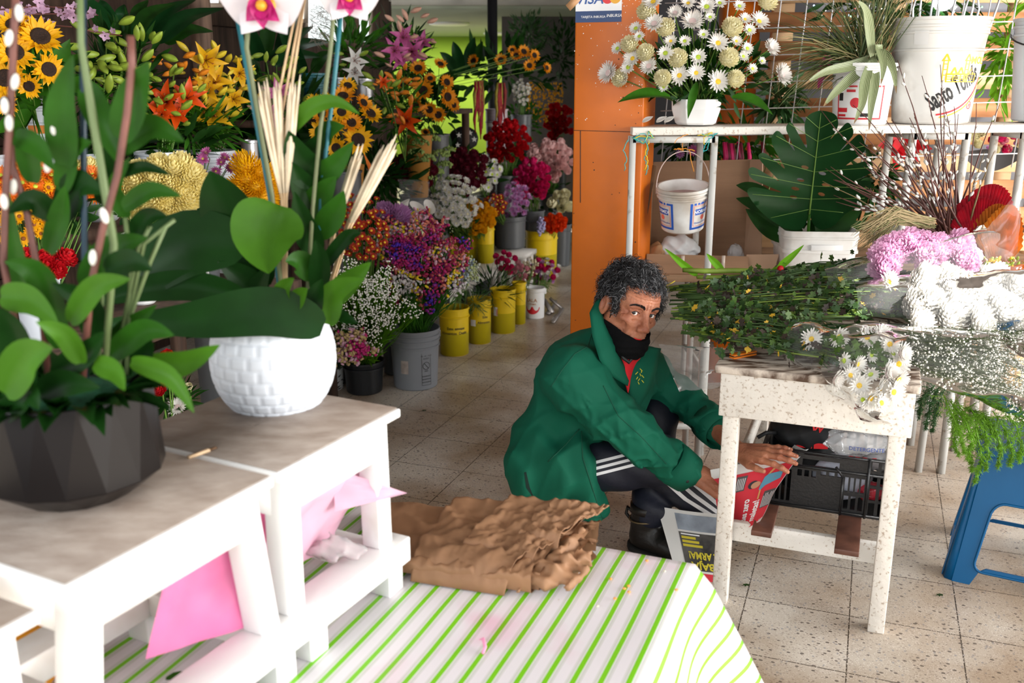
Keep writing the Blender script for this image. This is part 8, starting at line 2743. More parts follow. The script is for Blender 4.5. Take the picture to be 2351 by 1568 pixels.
bunch('chrysanthemum', ['button_lilac', 'daisy_pink'], 'lilac chrysanthemum below the lemon ones', 'lilac chrysanthemums below the lemon ones', 446, 475, 18, 25, -2.1, 9, 14, S(446, 560, -2.1), base_r=0.022)
bunch('carnation', ['carnation_red'], 'bright red bloom low at the left edge', 'red blooms at the left edge', 85, 612, 65, 24, -1.86, 9, 26, ft('m1', 0.2), base_r=0.027)
lf('chrysanthemum leaves under the lemon blooms', 360, 470, 115, 45, -2.15, 200, 0.05, 0.025, leafd)
lf('chrysanthemum leaves under the orange daisies', 90, 480, 110, 70, -2.12, 220, 0.05, 0.025, leafd)
# the deeper part of the stall
bunch('chrysanthemum', ['mum_burgundy'], 'burgundy chrysanthemum left of the green umbels', 'burgundy chrysanthemums on the left', 948, 395, 48, 42, -2.55, 26, 13, S(950, 470, -2.6), base_r=0.03)
bunch('chrysanthemum', ['mum_burgundy'], 'burgundy chrysanthemum right of the green umbels', 'burgundy chrysanthemums on the right', 1066, 392, 45, 48, -2.55, 30, 13, S(1066, 470, -2.6), base_r=0.03)
bunch('chrysanthemum', ['daisy_green'], 'small white daisy beside the burgundy chrysanthemums', 'small white daisies', 1113, 393, 36, 38, -2.5, 24, 11, S(1113, 470, -2.55), base_r=0.026)
bunch('button_chrysanthemum', ['button_white'], 'white button chrysanthemum in the dense dome over the yellow buckets', 'white button chrysanthemums', 1036, 464, 62, 58, -2.42, 70, 11, ft('y6'), base_r=0.017)
bunch('ball_chrysanthemum', ['ball_yellow'], 'golden ball chrysanthemum spilling over the yellow buckets', 'golden ball chrysanthemums', 1098, 500, 38, 38, -2.38, 52, 8.5, ft('y7'), base_r=0.018)
bunch('chrysanthemum', ['button_lilac'], 'pink chrysanthemum in the dark grey bucket', 'pink chrysanthemums in the dark grey bucket', 1182, 458, 32, 38, -2.35, 22, 11, ft('dgrey'), base_r=0.020)
bunch('chrysanthemum', ['daisy_redgold'], 'rust red chrysanthemum beside the dark grey bucket', 'rust chrysanthemums by the dark grey bucket', 1136, 470, 28, 24, -2.4, 26, 7, ft('dgrey'), base_r=0.017)
bunch('rust_daisy', ['daisy_redgold'], 'rust and gold daisy behind the dried grass stalks', 'rust and gold daisies', 830, 525, 62, 75, -2.2, 62, 10, ft('black', 0.9), base_r=0.017)
bunch('chrysanthemum', ['pompom_lilac'], 'large lilac pompom chrysanthemum above the statice', 'lilac pompoms above the statice', 902, 500, 34, 18, -2.22, 3, 33, S(905, 600, -2.25), base_r=0.055)
bunch('rose', ['rose_magenta'], 'hot pink rose below the pale pink roses', 'hot pink roses', 1222, 410, 40, 42, -2.4, 34, 9, S(1225, 500, -2.45), base_r=0.024)
bunch('rose', ['rose_pink'], 'pale pink rose beside the orange post', 'pale pink roses', 1262, 366, 52, 42, -2.45, 46, 9.5, S(1262, 460, -2.5), base_r=0.024)
bunch('rose', ['rose_red'], 'dark red rose above the small white daisies', 'dark red roses', 1163, 325, 48, 46, -2.55, 56, 8, S(1163, 420, -2.6), base_r=0.024)
bunch('rose', ['rose_red'], 'dark red rose high beside the orange post', 'dark red roses by the post', 1280, 280, 30, 42, -2.7, 30, 8, S(1280, 370, -2.7), base_r=0.024)
bunch('rose', ['rose_white'], 'cream rose low beside the orange post', 'cream roses by the post', 1288, 462, 20, 28, -2.35, 6, 12, S(1288, 530, -2.35), base_r=0.024)
bunch('bloom', ['ball_orange'], 'small vermilion bloom in the large yellow bucket by the post', 'vermilion blooms by the post', 1272, 512, 28, 20, -2.25, 30, 7.5, ft('y8'), base_r=0.018)
bunch('bloom', ['button_white'], 'white bloom in the distant round bunch', 'distant white blooms', 1197, 210, 20, 26, -2.75, 24, 6.5, S(1197, 280, -2.75), base_r=0.017)
bunch('carnation', ['carnation_magenta'], 'magenta carnation over the third yellow bucket', 'magenta carnations', 1160, 600, 26, 26, -2.1, 11, 8, ft('y3'), base_r=0.021)
bunch('carnation', ['carnation_pink'], 'pale pink carnation over the third yellow bucket', 'pale pink carnations', 1192, 622, 18, 24, -2.06, 11, 7, ft('y3'), base_r=0.021)
bunch('dianthus', ['carnation_magenta', 'button_lilac', 'button_white'], 'small pink and white dianthus head in the white bucket', 'dianthus in the white bucket', 1248, 622, 40, 26, -2.0, 34, 8, ft('white'), base_r=0.019)
for k, (px, py) in enumerate(((934, 472), (962, 482), (985, 482), (950, 505))):
 P = S(px, py, -2.28)
 bloom('calla_lily', 'calla', P - Vector((0, 0, 0.04)), (rnd(-0.3, 0.3), -0.5, 1), 0.95, 'white calla lily below the clear wrap', 'calla lilies', foot=S(960, 580, -2.3), cat='flower')
for k, (px, py) in enumerate(((1015, 545), (1000, 530), (1030, 560), (985, 520))):
 P = S(px, py, -2.28)
 bloom('alstroemeria', 'blossom', P, (rnd(-0.4, 0.4), -1, 0.4), 1.7, 'pink streaked bloom left of the yellow buckets', 'pink streaked blooms', foot=S(1010, 600, -2.3))
sw_ = obj('clear_wrap', sheet((S(915, 490, -2.3), S(990, 480, -2.3), S(985, 415, -2.35), S(912, 412, -2.35)), 3, 0.03, 14), cello)
tag(sw_, 'clear film standing behind the calla lilies', 'plastic sheet')
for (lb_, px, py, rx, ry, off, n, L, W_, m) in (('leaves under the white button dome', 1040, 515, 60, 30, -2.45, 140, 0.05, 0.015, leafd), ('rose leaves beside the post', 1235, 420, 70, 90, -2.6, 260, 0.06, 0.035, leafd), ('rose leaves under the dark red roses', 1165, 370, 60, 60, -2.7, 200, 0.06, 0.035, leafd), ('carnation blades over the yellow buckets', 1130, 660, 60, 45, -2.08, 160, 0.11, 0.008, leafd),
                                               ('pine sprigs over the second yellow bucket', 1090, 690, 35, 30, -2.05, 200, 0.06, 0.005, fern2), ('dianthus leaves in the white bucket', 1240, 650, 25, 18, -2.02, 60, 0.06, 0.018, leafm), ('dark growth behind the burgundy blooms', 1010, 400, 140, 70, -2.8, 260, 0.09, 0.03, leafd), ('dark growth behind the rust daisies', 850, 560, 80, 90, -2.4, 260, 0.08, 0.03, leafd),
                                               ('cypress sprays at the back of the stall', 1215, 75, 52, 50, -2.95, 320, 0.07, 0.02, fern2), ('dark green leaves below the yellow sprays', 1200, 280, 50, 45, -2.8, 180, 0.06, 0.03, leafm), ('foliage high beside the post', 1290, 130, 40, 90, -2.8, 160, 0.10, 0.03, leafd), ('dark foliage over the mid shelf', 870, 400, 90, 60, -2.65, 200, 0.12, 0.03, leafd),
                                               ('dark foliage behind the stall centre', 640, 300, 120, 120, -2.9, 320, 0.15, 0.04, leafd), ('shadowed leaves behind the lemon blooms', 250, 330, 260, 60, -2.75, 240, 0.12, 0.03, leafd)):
 lf(lb_, px, py, rx, ry, off, n, L, W_, m)
# green umbels, yellow sprays, hanging amaranth
um = mat('umbel_green', (0.24, 0.34, 0.09), 0.7, 0.25, 60, bump=0.5, bscale=160)
for k, (px, py, s_) in enumerate(((965, 330, 20), (988, 320, 22), (1010, 355, 22), (975, 365, 24), (1000, 395, 18), (955, 350, 18), (1022, 380, 20), (1040, 410, 16), (985, 410, 18), (1030, 345, 15))):
 P = S(px, py, -2.45)
 r_ = s_ / pxm(P)
 t = thing('umbel', 'pale green umbel between the burgundy chrysanthemums', 'flower', P, 'pale green umbels')
 mb = MB()
 for j in range(46):
  v = rvec(); v.z = abs(v.z)
  mb.ball(P + Vector((v.x, v.y, v.z * 0.55 - 0.1)) * r_, r_ * 0.17, n=6, m=4)
 obj('head', mb, um, t)
 obj('stem', MB().tube([P, S(995, 450, -2.5)], 0.003, 5), stemg, t)
sg = MB()
for k in range(330):
 P = S(1250 + rnd(-42, 42), 235 + rnd(-45, 45), -2.78 + rnd(-0.05, 0.05))
 sg.ball(P, rnd(0.006, 0.012), n=5, m=3)
tag(obj('yellow_spray', sg, pyel), 'small yellow flower sprays high beside the post', 'flower spray', None, 'stuff')
for k in range(20):
 px, py = (1085 + 25 * R.random(), 185) if k < 12 else (1140 + 22 * R.random(), 190)
 L_ = rnd(60, 150)
 pts = [S(px + rnd(-3, 3), py + L_ * j / 4, -2.66) for j in range(5)]
 tag(obj('amaranth', MB().tube(pts, [0.008, 0.013, 0.013, 0.011, 0.004], 6), mat('amaranth_%d' % (k % 3), ((0.22, 0.006, 0.012), (0.16, 0.012, 0.012), (0.22, 0.18, 0.02))[k % 3], 0.8, 0.3, 60)), 'hanging amaranth tassel in the tall grey vase', 'amaranth', 'hanging amaranth in the grey vase')
st_b = thing('star_bag', 'black bag with white stars in the dark middle of the stall', 'bag', S(1065, 320, -2.8))
P = S(1065, 318, -2.8)
obj('bag_body', crumple(P, (0.11, 0.08, 0.09), 55, 0.012, 0.3), mat('black_cloth_bag', (0, 0, 0)), st_b)
mb = MB()
for x, z in ((-0.05, 0.03), (0.03, 0.045), (0.0, -0.02), (-0.06, -0.04), (0.06, 0.0)):
 v = [Vector((x, 0, z))] + [Vector((x + (0.022 if i % 2 == 0 else 0.009) * math.sin(i * math.pi / 5), 0, z + (0.022 if i % 2 == 0 else 0.009) * math.cos(i * math.pi / 5))) for i in range(10)]
 mb.add([P + q + Vector((0.02, -0.10, 0.0)) for q in v], [(0, 1 + i, 1 + (i + 1) % 10) for i in range(10)])
obj('stars', mb, pw_, st_b)
# statice in the grey bucket
def filler(name, label, px, py, rx, ry, off, n, foot, mats, r0, r1, stem_n, cat, stem_m, ov=1.6, blades=0):
 C_ = S(px, py, off)
 sc = pxm(C_)
 vdir = (CAM - C_).normalized()
 rt_ = Vector((0, 0, 1)).cross(vdir).normalized()
 upv = vdir.cross(rt_)
 fl_, sm = MB(), MB()
 foot = Vector(foot)
 for k in range(n):
  f = math.sqrt(R.random())
  th = k * 2.39996
  e = math.sqrt(1 - f * f)
  f *= 0.88 + 0.75 * noise.noise(Vector((math.cos(th) * 2.2, math.sin(th) * 2.2, px * 0.1))) + rnd(-0.12, 0.12)
  a, b = f * math.cos(th), f * math.sin(th)
  P = C_ + rt_ * (a * rx / sc) + upv * (b * ry / sc) + vdir * (e * rx / sc * 0.6 - 0.06 * R.random())
  mi = int(min(len(mats) - 1, max(0, (noise.noise(P * 9) * 0.9 + 0.5) * len(mats) + rnd(-1.2, 1.2))))
  fl_.ball((0, 0, 0), (rnd(r0, r1), rnd(r0, r1), rnd(r0, r1) * ov), orient(P, vdir * 0.3 + rvec()), mi=mi, n=5, m=3)
  if k < stem_n:
   q = foot + Vector((rnd(-0.06, 0.06), rnd(-0.06, 0.06), 0))
   sm.tube([P - vdir * 0.01, P.lerp(q, 0.5) + rt_ * a * 0.02, q], 0.0018, 4, cap=False)
   if blades and k % 2:
    leaf(sm, q.lerp(P, rnd(0.1, 0.6)), (P - q).normalized() + rvec() * 0.35, vdir, rnd(0.08, 0.16), 0.009, 0.3, 0.2, 4, 2)
 t = obj(name, fl_, mats)
 tag(t, label, cat, None, 'stuff')
 o = obj('stems', sm, stem_m, t)
 o['kind'] = 'stuff'
 return t
stm = [mat('statice_' + n, c, 0.7, 0.2, 60) for n, c in (('violet', (0.06, 0.015, 0.36)), ('purple', (0.24, 0.02, 0.24)), ('magenta', (0.42, 0.015, 0.14)), ('wine', (0.30, 0.012, 0.06)), ('salmon', (0.62, 0.19, 0.13)), ('pinkish', (0.60, 0.34, 0.44)), ('yellow', (0.74, 0.56, 0.02)), ('white', (0.66, 0.62, 0.62)))]
filler('statice', 'many coloured statice mound over the big grey bucket', 952, 592, 118, 108, -2.06, 1900, ft('grey', 0.9), stm, 0.0045, 0.009, 260, 'statice', leafm, 1.7, 1)
filler('statice', 'deep violet statice fringe above the grey bucket rim', 1000, 655, 60, 24, -2.02, 180, ft('grey', 0.9), stm[:2], 0.0045, 0.008, 80, 'statice', leafd, 1.5, 1)
gypw = mat('gyp_white', (0, 0, 0))
filler('gypsophila', 'tiny white baby breath flowers over the black bucket', 842, 690, 98, 108, -2.02, 1300, ft('black', 0.9), [gypw], 0.003, 0.0065, 420, 'gypsophila', leafl, 0.6, 1)
filler('dried_statice', 'dried tan and purple statice beside the white foreground pot', 812, 800, 42, 42, -2.0, 320, ft('leafp', 0.9), [mat('dried_tan', (0.48, 0.36, 0.16), 0.8), stm[5], mat('dried_tan', (0, 0, 0)), stm[2]], 0.005, 0.009, 60, 'statice', leafd)
hy = filler('hydrangea', 'pale green and blue hydrangea head above the first yellow bucket', 1068, 622, 34, 34, -2.04, 380, ft('y1', 0.8), [mat('hyd_green', (0.50, 0.58, 0.26), 0.7), mat('hyd_pale', (0.62, 0.68, 0.60), 0.7), mat('hyd_blue', (0.42, 0.52, 0.66), 0.7)], 0.006, 0.011, 12, 'hydrangea', stemg, 0.5)
filler('snapdragon', 'pale cream spray beside the dianthus', 1215, 612, 22, 22, -2.03, 50, ft('y4', 0.8), [mat('cream_spray', (0.66, 0.56, 0.36), 0.7)], 0.006, 0.011, 12, 'flower spray', stemg, 0.8)
filler('lavender_spike', 'pale violet spike in the large yellow bucket by the post', 1242, 518, 8, 22, -2.2, 60, ft('y8', 0.9), [mat('spike_violet', (0.36, 0.33, 0.52), 0.7)], 0.008, 0.012, 6, 'flower spray', stemg, 1)
tag(obj('strelitzia', MB().add([S(x, y, -2.25) for x, y in ((850, 400), (832, 345), (862, 395), (868, 350), (872, 398), (905, 372), (840, 372))], [(0, 1, 2), (2, 3, 4), (4, 5, 2), (0, 6, 2)]), pora), 'orange pointed bracts behind the dried grass stalks', 'flower')
# kraft wraps of the sunflower bunches and lettered signs
for px, py, rx, lab in ((960, 350, 34, 'brown paper wrap under the amber sunflowers'), (790, 410, 50, 'brown paper wrap under the yellow sunflowers')):
 P = S(px, py, -2.5)
 tag(obj('paper_wrap', MB().lathe([(rx * 0.6 / pxm(P), -0.26), (rx / pxm(P), 0.10)], 20, Matrix.Translation(P)), mat('ochre_paper', (0.42, 0.19, 0.03), 0.7)), lab, 'paper wrap')
signm = mat('lit_sign', (0.86, 0.93, 0.95), 0.4, emit=0.9)
for k, (x0, y0, x1, y1, tx, off, sz) in enumerate(((700, -30, 848, 100, '244', -2.99, 0.05), (565, -60, 700, 48, '10', -2.98, 0.16), (462, -40, 505, 12, 'S', -2.99, 0.09))):
 A, B, C_, D_ = S(x0, y1, off), S(x1, y1, off), S(x1, y0, off), S(x0, y0, off)
 t = thing('lit_sign', ['white lit sign panel numbered 244 above the silver buckets', 'white lit sign panel with a violet 10 behind the orchid flowers', 'small white sign panel left of the orchid flowers'][k], 'sign', (A + B) / 2)
 obj('panel', MB().add([A, B, C_, D_], [(0, 1, 2, 3)]), signm, t)
 fr_ = MB()
 for p, q in ((A, B), (B, C_), (C_, D_), (D_, A)):
  fr_.bar(p - AN * -0.008, q - AN * -0.008, 0.02)
 obj('sign_frame', fr_, mat('sign_frame', (0.35, 0.28, 0.22), 0.6), t)
 ex_, ez_ = (B - A).normalized(), (D_ - A).normalized()
 o_ = A.lerp(B, 0.82 if k == 0 else 0.5) + ez_ * ((0.16 if k == 0 else 0.55) * (D_ - A).length) + AN * 0.006
 v, f = text_geo(tx, sz, 0.01)
 obj('lettering', MB().add([o_ + ex_ * p[0] + ez_ * p[1] for p in v], f), black_print if k != 1 else mat('print_violet', (0.12, 0.03, 0.30), 0.5), t)
for k, (px, y0, y1, off) in enumerate(((455, -20, 340, -2.95), (808, 100, 180, -2.95))):
 A, B = S(px, y0, off), S(px, y1, off)
 tag(obj('stall_post', MB().bar((A.x, A.y, 0), (A.x, A.y, 2.6), 0.07, up=AU), mat('weathered_post', (0.16, 0.10, 0.07), 0.8, 0.4, 6, stretch=(6, 6, 0.5))), ['weathered wooden post behind the yellow lilies', 'wooden post behind the white lilies'][k], 'post', 'stall posts')
P = S(700, 25, -2.9)
mb = MB()
for k in range(260):
 q = S(730 + rnd(-22, 22) , 55 + rnd(-45, 45), -2.88)
 mb.tube([q, q + Vector((rnd(0.0, 0.06), rnd(-0.02, 0.02), rnd(-0.04, 0.04)))], [0.0012, 0.0004], 3, cap=False)
tag(obj('pampas_plume', mb, mat('pampas', (0.34, 0.28, 0.24), 0.9)), 'fluffy grey brown pampas plume in front of the lit sign', 'dried grass', None, 'stuff')
# folding display rack lying on the floor
A = G(1252, 700); B = G(1290, 690)
rk = thing('display_rack', 'small grey metal rack fallen beside the white bucket', 'rack', G(1268, 712))
for p, q in (((1248, 665), (1268, 718)), ((1262, 662), (1290, 708)), ((1268, 718), (1290, 708)), ((1258, 698), (1274, 690))):
 a, b = G(p[0], p[1] + 22, 0.08 if p[1] < 690 else 0.012), G(q[0], q[1], 0.012)
 obj('bar', MB().bar(a, b, 0.03, 0.012), mat('dull_steel', (0.36, 0.33, 0.31), 0.4, metal=0.6), rk)

# ------------------------------------------------------------------ potted plants on the white benches
PB = G(190, 1172, 0.95)
pr = 0.116
away = Vector((PB.x, PB.y, 0)).normalized()
pc = PB + away * 0.075
dp = thing('potted_plant', 'dark faceted pot of leafy green plant and pussy willow on the near bench', 'potted plant', pc)
N_ = 15
vs_, fs = [], []
for r_, z, o in ((0.074, 0.0, 0), (pr, 0.032, 0.5), (pr * 0.95, 0.150, 0), (pr * 0.91, 0.150, 0), (pr * 0.80, 0.10, 0)):
 for k in range(N_):
  a = 2 * math.pi * (k + o) / N_ + 0.2
  vs_.append(pc + Vector((r_ * math.cos(a), r_ * math.sin(a), z)))
for k in range(N_):
 k2 = (k + 1) % N_
 fs += [(k, k2, N_ + k), (k2, N_ + k2, N_ + k), (N_ + k, 2 * N_ + k2, 2 * N_ + k), (N_ + k, N_ + k2, 2 * N_ + k2)]
 fs += [(i * N_ + k, i * N_ + k2, (i + 1) * N_ + k2, (i + 1) * N_ + k) for i in (2, 3)]
fs += [tuple(range(N_ - 1, -1, -1)), tuple(4 * N_ + k for k in range(N_))]
obj('pot', MB().add(vs_, fs), mat('dark_glaze', (0.006, 0.0042, 0.004), 0.33, spec=0.22), dp, smooth=False, bevel=0.0015)
moss = mat('moss', (0.02, 0.12, 0.06), 0.9, 0.4, 40, bump=0.6, bscale=80)
obj('moss', MB().ball(pc + Vector((0, 0, 0.12)), (pr * 0.88, pr * 0.88, 0.03), n=24, m=8), moss, dp)
WB = G(637, 952, 0.95)
wc = WB + Vector((WB.x, WB.y, 0)).normalized() * 0.07
wp = thing('potted_plant', 'round white pot of orchids and dried stalks on the far bench', 'potted plant', wc)
wr = 0.108
def wpot(u, v):
 a = u * 2 * math.pi
 th = -0.95 + v * 1.78
 r = wr * math.cos(th) ** 0.8
 z = 0.083 + 0.092 * math.sin(th) / math.sin(0.95)
 row = int(v * 9)
 e = abs((u * 20 + 0.5 * (row % 2)) % 1 - 0.5)
 e2 = abs((v * 9) % 1 - 0.5)
 r -= 0.0022 * max(0, (e - 0.36) / 0.14, (e2 - 0.36) / 0.14)
 return wc + Vector((r * math.cos(a), r * math.sin(a), z))
b_ = MB().grid(wpot, 160, 72)
b_.lathe([(0.0, 0.001), (0.068, 0.0), (0.068, 0.012)], 40, Matrix.Translation(wc))
b_.lathe([(wr * 0.70, 0.160), (wr * 0.66, 0.164), (wr * 0.62, 0.150), (0, 0.140)], 40, Matrix.Translation(wc))
obj('pot', b_, mat('white_ceramic', (0.72, 0.76, 0.82), 0.38), wp)
obj('moss', MB().ball(wc + Vector((0, 0, 0.142)), (wr * 0.63, wr * 0.63, 0.018), n=20, m=6), moss, wp)
lv = [mat('house_leaf_mid', (0.020, 0.088, 0.006), 0.42, 0.3, 12, trans=0.2, spec=0.18), mat('house_leaf_bright', (0.055, 0.165, 0.010), 0.40, 0.25, 10, trans=0.3, spec=0.2), mat('house_leaf_deep', (0.006, 0.034, 0.004), 0.40, 0.3, 10, trans=0.1, spec=0.15)]
def pleaf(par, pts, wpx, m, Y0, dY=-0.02, fold=0.3, **kw):
 pts3 = [Yp(x, y, Y0 + dY * i) for i, (x, y) in enumerate(pts)]
 arc_leaf('leaf', pts3, wpx / pxm(pts3[0]), lv[m], None, parent=par, fold=fold, **kw)
YD = pc.y
for pts, w_, m, dy in ((((10, 905), (60, 822), (122, 798)), 95, 1, -0.12), (((185, 835), (150, 770), (82, 738)), 55, 1, -0.10), (((300, 830), (390, 865), (446, 948)), 48, 1, -0.08), (((320, 840), (420, 835), (505, 792)), 62, 1, 0.02),
                       (((215, 835), (262, 852), (287, 897)), 52, 1, -0.10), (((0, 680), (70, 690), (135, 745)), 70, 1, -0.05), (((140, 800), (95, 640), (10, 600)), 70, 0, 0.0), (((150, 380), (142, 250), (168, 125)), 78, 0, 0.0),
                       (((195, 195), (235, 280), (287, 392)), 66, 0, 0.02), (((275, 320), (310, 220), (342, 142)), 84, 0, -0.03), (((268, 345), (345, 292), (424, 326)), 66, 0, 0.0), (((30, 312), (85, 335), (125, 392)), 52, 0, 0.0),
                       (((140, 440), (165, 350), (212, 325)), 58, 0, 0.02), (((270, 402), (330, 383), (394, 402)), 30, 2, 0.02), (((282, 478), (345, 438), (416, 450)), 46, 0, 0.0), (((125, 500), (75, 462), (18, 490)), 60, 2, 0.02),
                       (((140, 500), (180, 425), (238, 445)), 76, 2, 0.03), (((290, 575), (335, 502), (385, 496)), 50, 2, 0.03), (((110, 580), (140, 490), (150, 425)), 56, 0, 0.03), (((190, 660), (255, 575), (340, 545)), 72, 0, 0.0),
                       (((75, 420), (60, 330), (40, 290)), 60, 0, 0.04), (((240, 620), (300, 600), (350, 620)), 60, 2, -0.05), (((60, 700), (30, 560), (20, 440)), 50, 0, 0.05), (((160, 740), (220, 660), (300, 640)), 60, 1, -0.06),
                       (((60, 890), (20, 760), (-40, 700)), 90, 2, -0.05), (((230, 800), (200, 700), (120, 650)), 70, 2, 0.0), (((250, 820), (330, 760), (400, 770)), 60, 0, -0.02), (((120, 860), (200, 810), (240, 760)), 60, 2, -0.08), (((180, 700), (230, 640), (205, 560)), 50, 0, 0.0), (((255, 790), (300, 750), (360, 700)), 50, 0, 0.03), (((90, 905), (150, 880), (230, 890)), 70, 2, -0.08), (((0, 960), (60, 900), (90, 940)), 70, 2, -0.10), (((270, 860), (330, 800), (310, 740)), 60, 2, 0.02), (((230, 470), (255, 400), (240, 330)), 60, 2, 0.05), (((290, 500), (265, 430), (300, 360)), 44, 0, 0.04)):
 pleaf(dp, pts, w_, m, YD + dy)
fl_ = MB()
for k in range(70):
 a = rnd(0, 6.28)
 q = pc + Vector((math.cos(a) * pr * 0.7, math.sin(a) * pr * 0.7, 0.14))
 leaf(fl_, q, (math.cos(a), math.sin(a), rnd(0.2, 1.2)), (0, 0, 1), rnd(0.05, 0.10), 0.03, rnd(0.3, 1.0), 0.25, 6, 2)
o = obj('low_leaves', fl_, lv[2], dp); o['kind'] = 'stuff'
def px_tube(par, nm, pts, r, m, Y0, dY=0.0, n=6):
 P3 = [Yp(x, y, Y0 + dY * i) for i, (x, y) in enumerate(pts)]
 return obj(nm, MB().tube(P3, r, n), m, par)
tealst = mat('teal_stake', (0.02, 0.14, 0.17), 0.4)
navyst = mat('navy_stake', (0.008, 0.03, 0.05), 0.4)
barkp = mat('pink_bark', (0.13, 0.048, 0.036), 0.5, 0.3, 20)
paleg = mat('pale_stem', (0.12, 0.17, 0.065), 0.5)
px_tube(dp, 'stake', [(190, -40), (192, 400), (196, 780), (196, 870)], 0.0042, navyst, YD + 0.02)
px_tube(dp, 'stem', [(183, -40), (186, 100), (210, 250), (238, 420), (262, 560), (240, 860)], [0.004, 0.004, 0.005, 0.005, 0.005, 0.004], paleg, YD - 0.04)
for pts, Y_, cat_ in (([(300, 82), (303, 150), (292, 260), (270, 400), (235, 530), (208, 660), (190, 870)], YD - 0.06, ((245, 512), (213, 608))),
                      ([(38, -40), (33, 60), (25, 240), (14, 420), (8, 600), (60, 870)], YD - 0.02, ((45, 48), (18, 105), (32, 205), (12, 260), (22, 300), (12, 480))),
                      ([(20, 280), (28, 380), (60, 480), (90, 640), (110, 860)], YD + 0.0, ((120, 265), (125, 310), (108, 395), (30, 445)))):
 st = px_tube(dp, 'willow_stem', pts, [0.0045] * len(pts), barkp, Y_)
 for (x, y) in cat_:
  q = Yp(x, y, Y_ - 0.008)
  put('catkin', cme, st, orient(q, (rnd(-0.3, 0.3), 0, 1), 0, 1.15))
for pts in (((270, 860), (330, 560), (400, 505)), ((260, 860), (318, 570), (345, 520)), ((225, 860), (240, 560), (250, 480)), ((290, 860), (300, 620), (288, 500)), ((250, 860), (345, 600), (380, 520))):
 px_tube(dp, 'stem', pts, 0.003, paleg, YD + 0.01)
# orchids
YW_ = wc.y
petw = mat('orchid_white', (0.72, 0.67, 0.70), 0.45, trans=0.25)
petm = mat('orchid_magenta', (0.42, 0.01, 0.14), 0.45, trans=0.15)
pety = mat('orchid_gold', (0.72, 0.30, 0.02), 0.5)
b_, l_, y_ = MB(), MB(), MB()
for a, L_, W_ in ((0.15, 0.046, 0.058), (math.pi - 0.15, 0.046, 0.058), (math.pi / 2, 0.042, 0.034), (-2.2, 0.040, 0.032), (-0.95, 0.040, 0.032)):
 petal(b_, Matrix.Rotation(a, 4, 'Z'), L_, W_, bend=0.25, cup=-0.12, n=10, m=4, pw=0.8, tip=0.0, base=0.10)
for a in (-1.57, -2.4, -0.74):
 petal(l_, Matrix.Translation((0, -0.004, 0.004)) @ Matrix.Rotation(a, 4, 'Z') @ Matrix.Rotation(-0.6, 4, 'Y'), 0.024, 0.022, bend=-0.9, cup=0.35, n=6, m=3)
y_.ball((0, -0.004, 0.008), (0.006, 0.006, 0.009), n=10, m=6).ball((0.010, -0.004, 0.006), (0.004, 0.007, 0.004), n=8, m=5).ball((-0.010, -0.004, 0.006), (0.004, 0.007, 0.004), n=8, m=5)
tpl('orchid', ('petals', b_, petw), ('lip', l_, petm), ('column', y_, pety))
def upm(P, d, s):
 z = Vector(d).normalized()
 x = Vector((0, 0, 1)).cross(z).normalized()
 y = z.cross(x)
 return Matrix(((x.x, y.x, z.x, P.x), (x.y, y.y, z.y, P.y), (x.z, y.z, z.z, P.z), (0, 0, 0, 1))) @ Matrix.Scale(s, 4)
for x, y, Y_, d, s_ in ((603, 2, YW_ - 0.06, (0.05, -1, -0.1), 1.5), (800, -14, YW_ - 0.03, (0.25, -1, -0.1), 1.2), (640, -130, YW_ - 0.05, (-0.1, -1, 0), 1.3)):
 M = upm(Yp(x, y, Y_), d, s_)
 ob = put('orchid_bloom', TPL['orchid'][0][1], wp, WM[wp.name].inverted() @ M)
 for nm, me in TPL['orchid'][1:]:
  put(nm, me, ob, Matrix())
pst = mat('orchid_stem', (0.13, 0.15, 0.07), 0.5)
px_tube(wp, 'stake', [(545, 40), (585, 260), (625, 480), (650, 760)], 0.0040, tealst, YW_ - 0.01)
px_tube(wp, 'orchid_stem', [(572, 20), (566, 110), (590, 250), (625, 450), (655, 760)], 0.004, pst, YW_ - 0.03)
px_tube(wp, 'stake', [(790, -40), (766, 200), (742, 400), (715, 760)], 0.0038, tealst, YW_ + 0.0)
px_tube(wp, 'orchid_stem', [(772, -40), (758, 120), (735, 300), (718, 480), (700, 760)], 0.0036, pst, YW_ - 0.02)
px_tube(wp, 'cane', [(738, 260), (730, 480), (722, 760)], 0.0035, leafm, YW_ + 0.02)
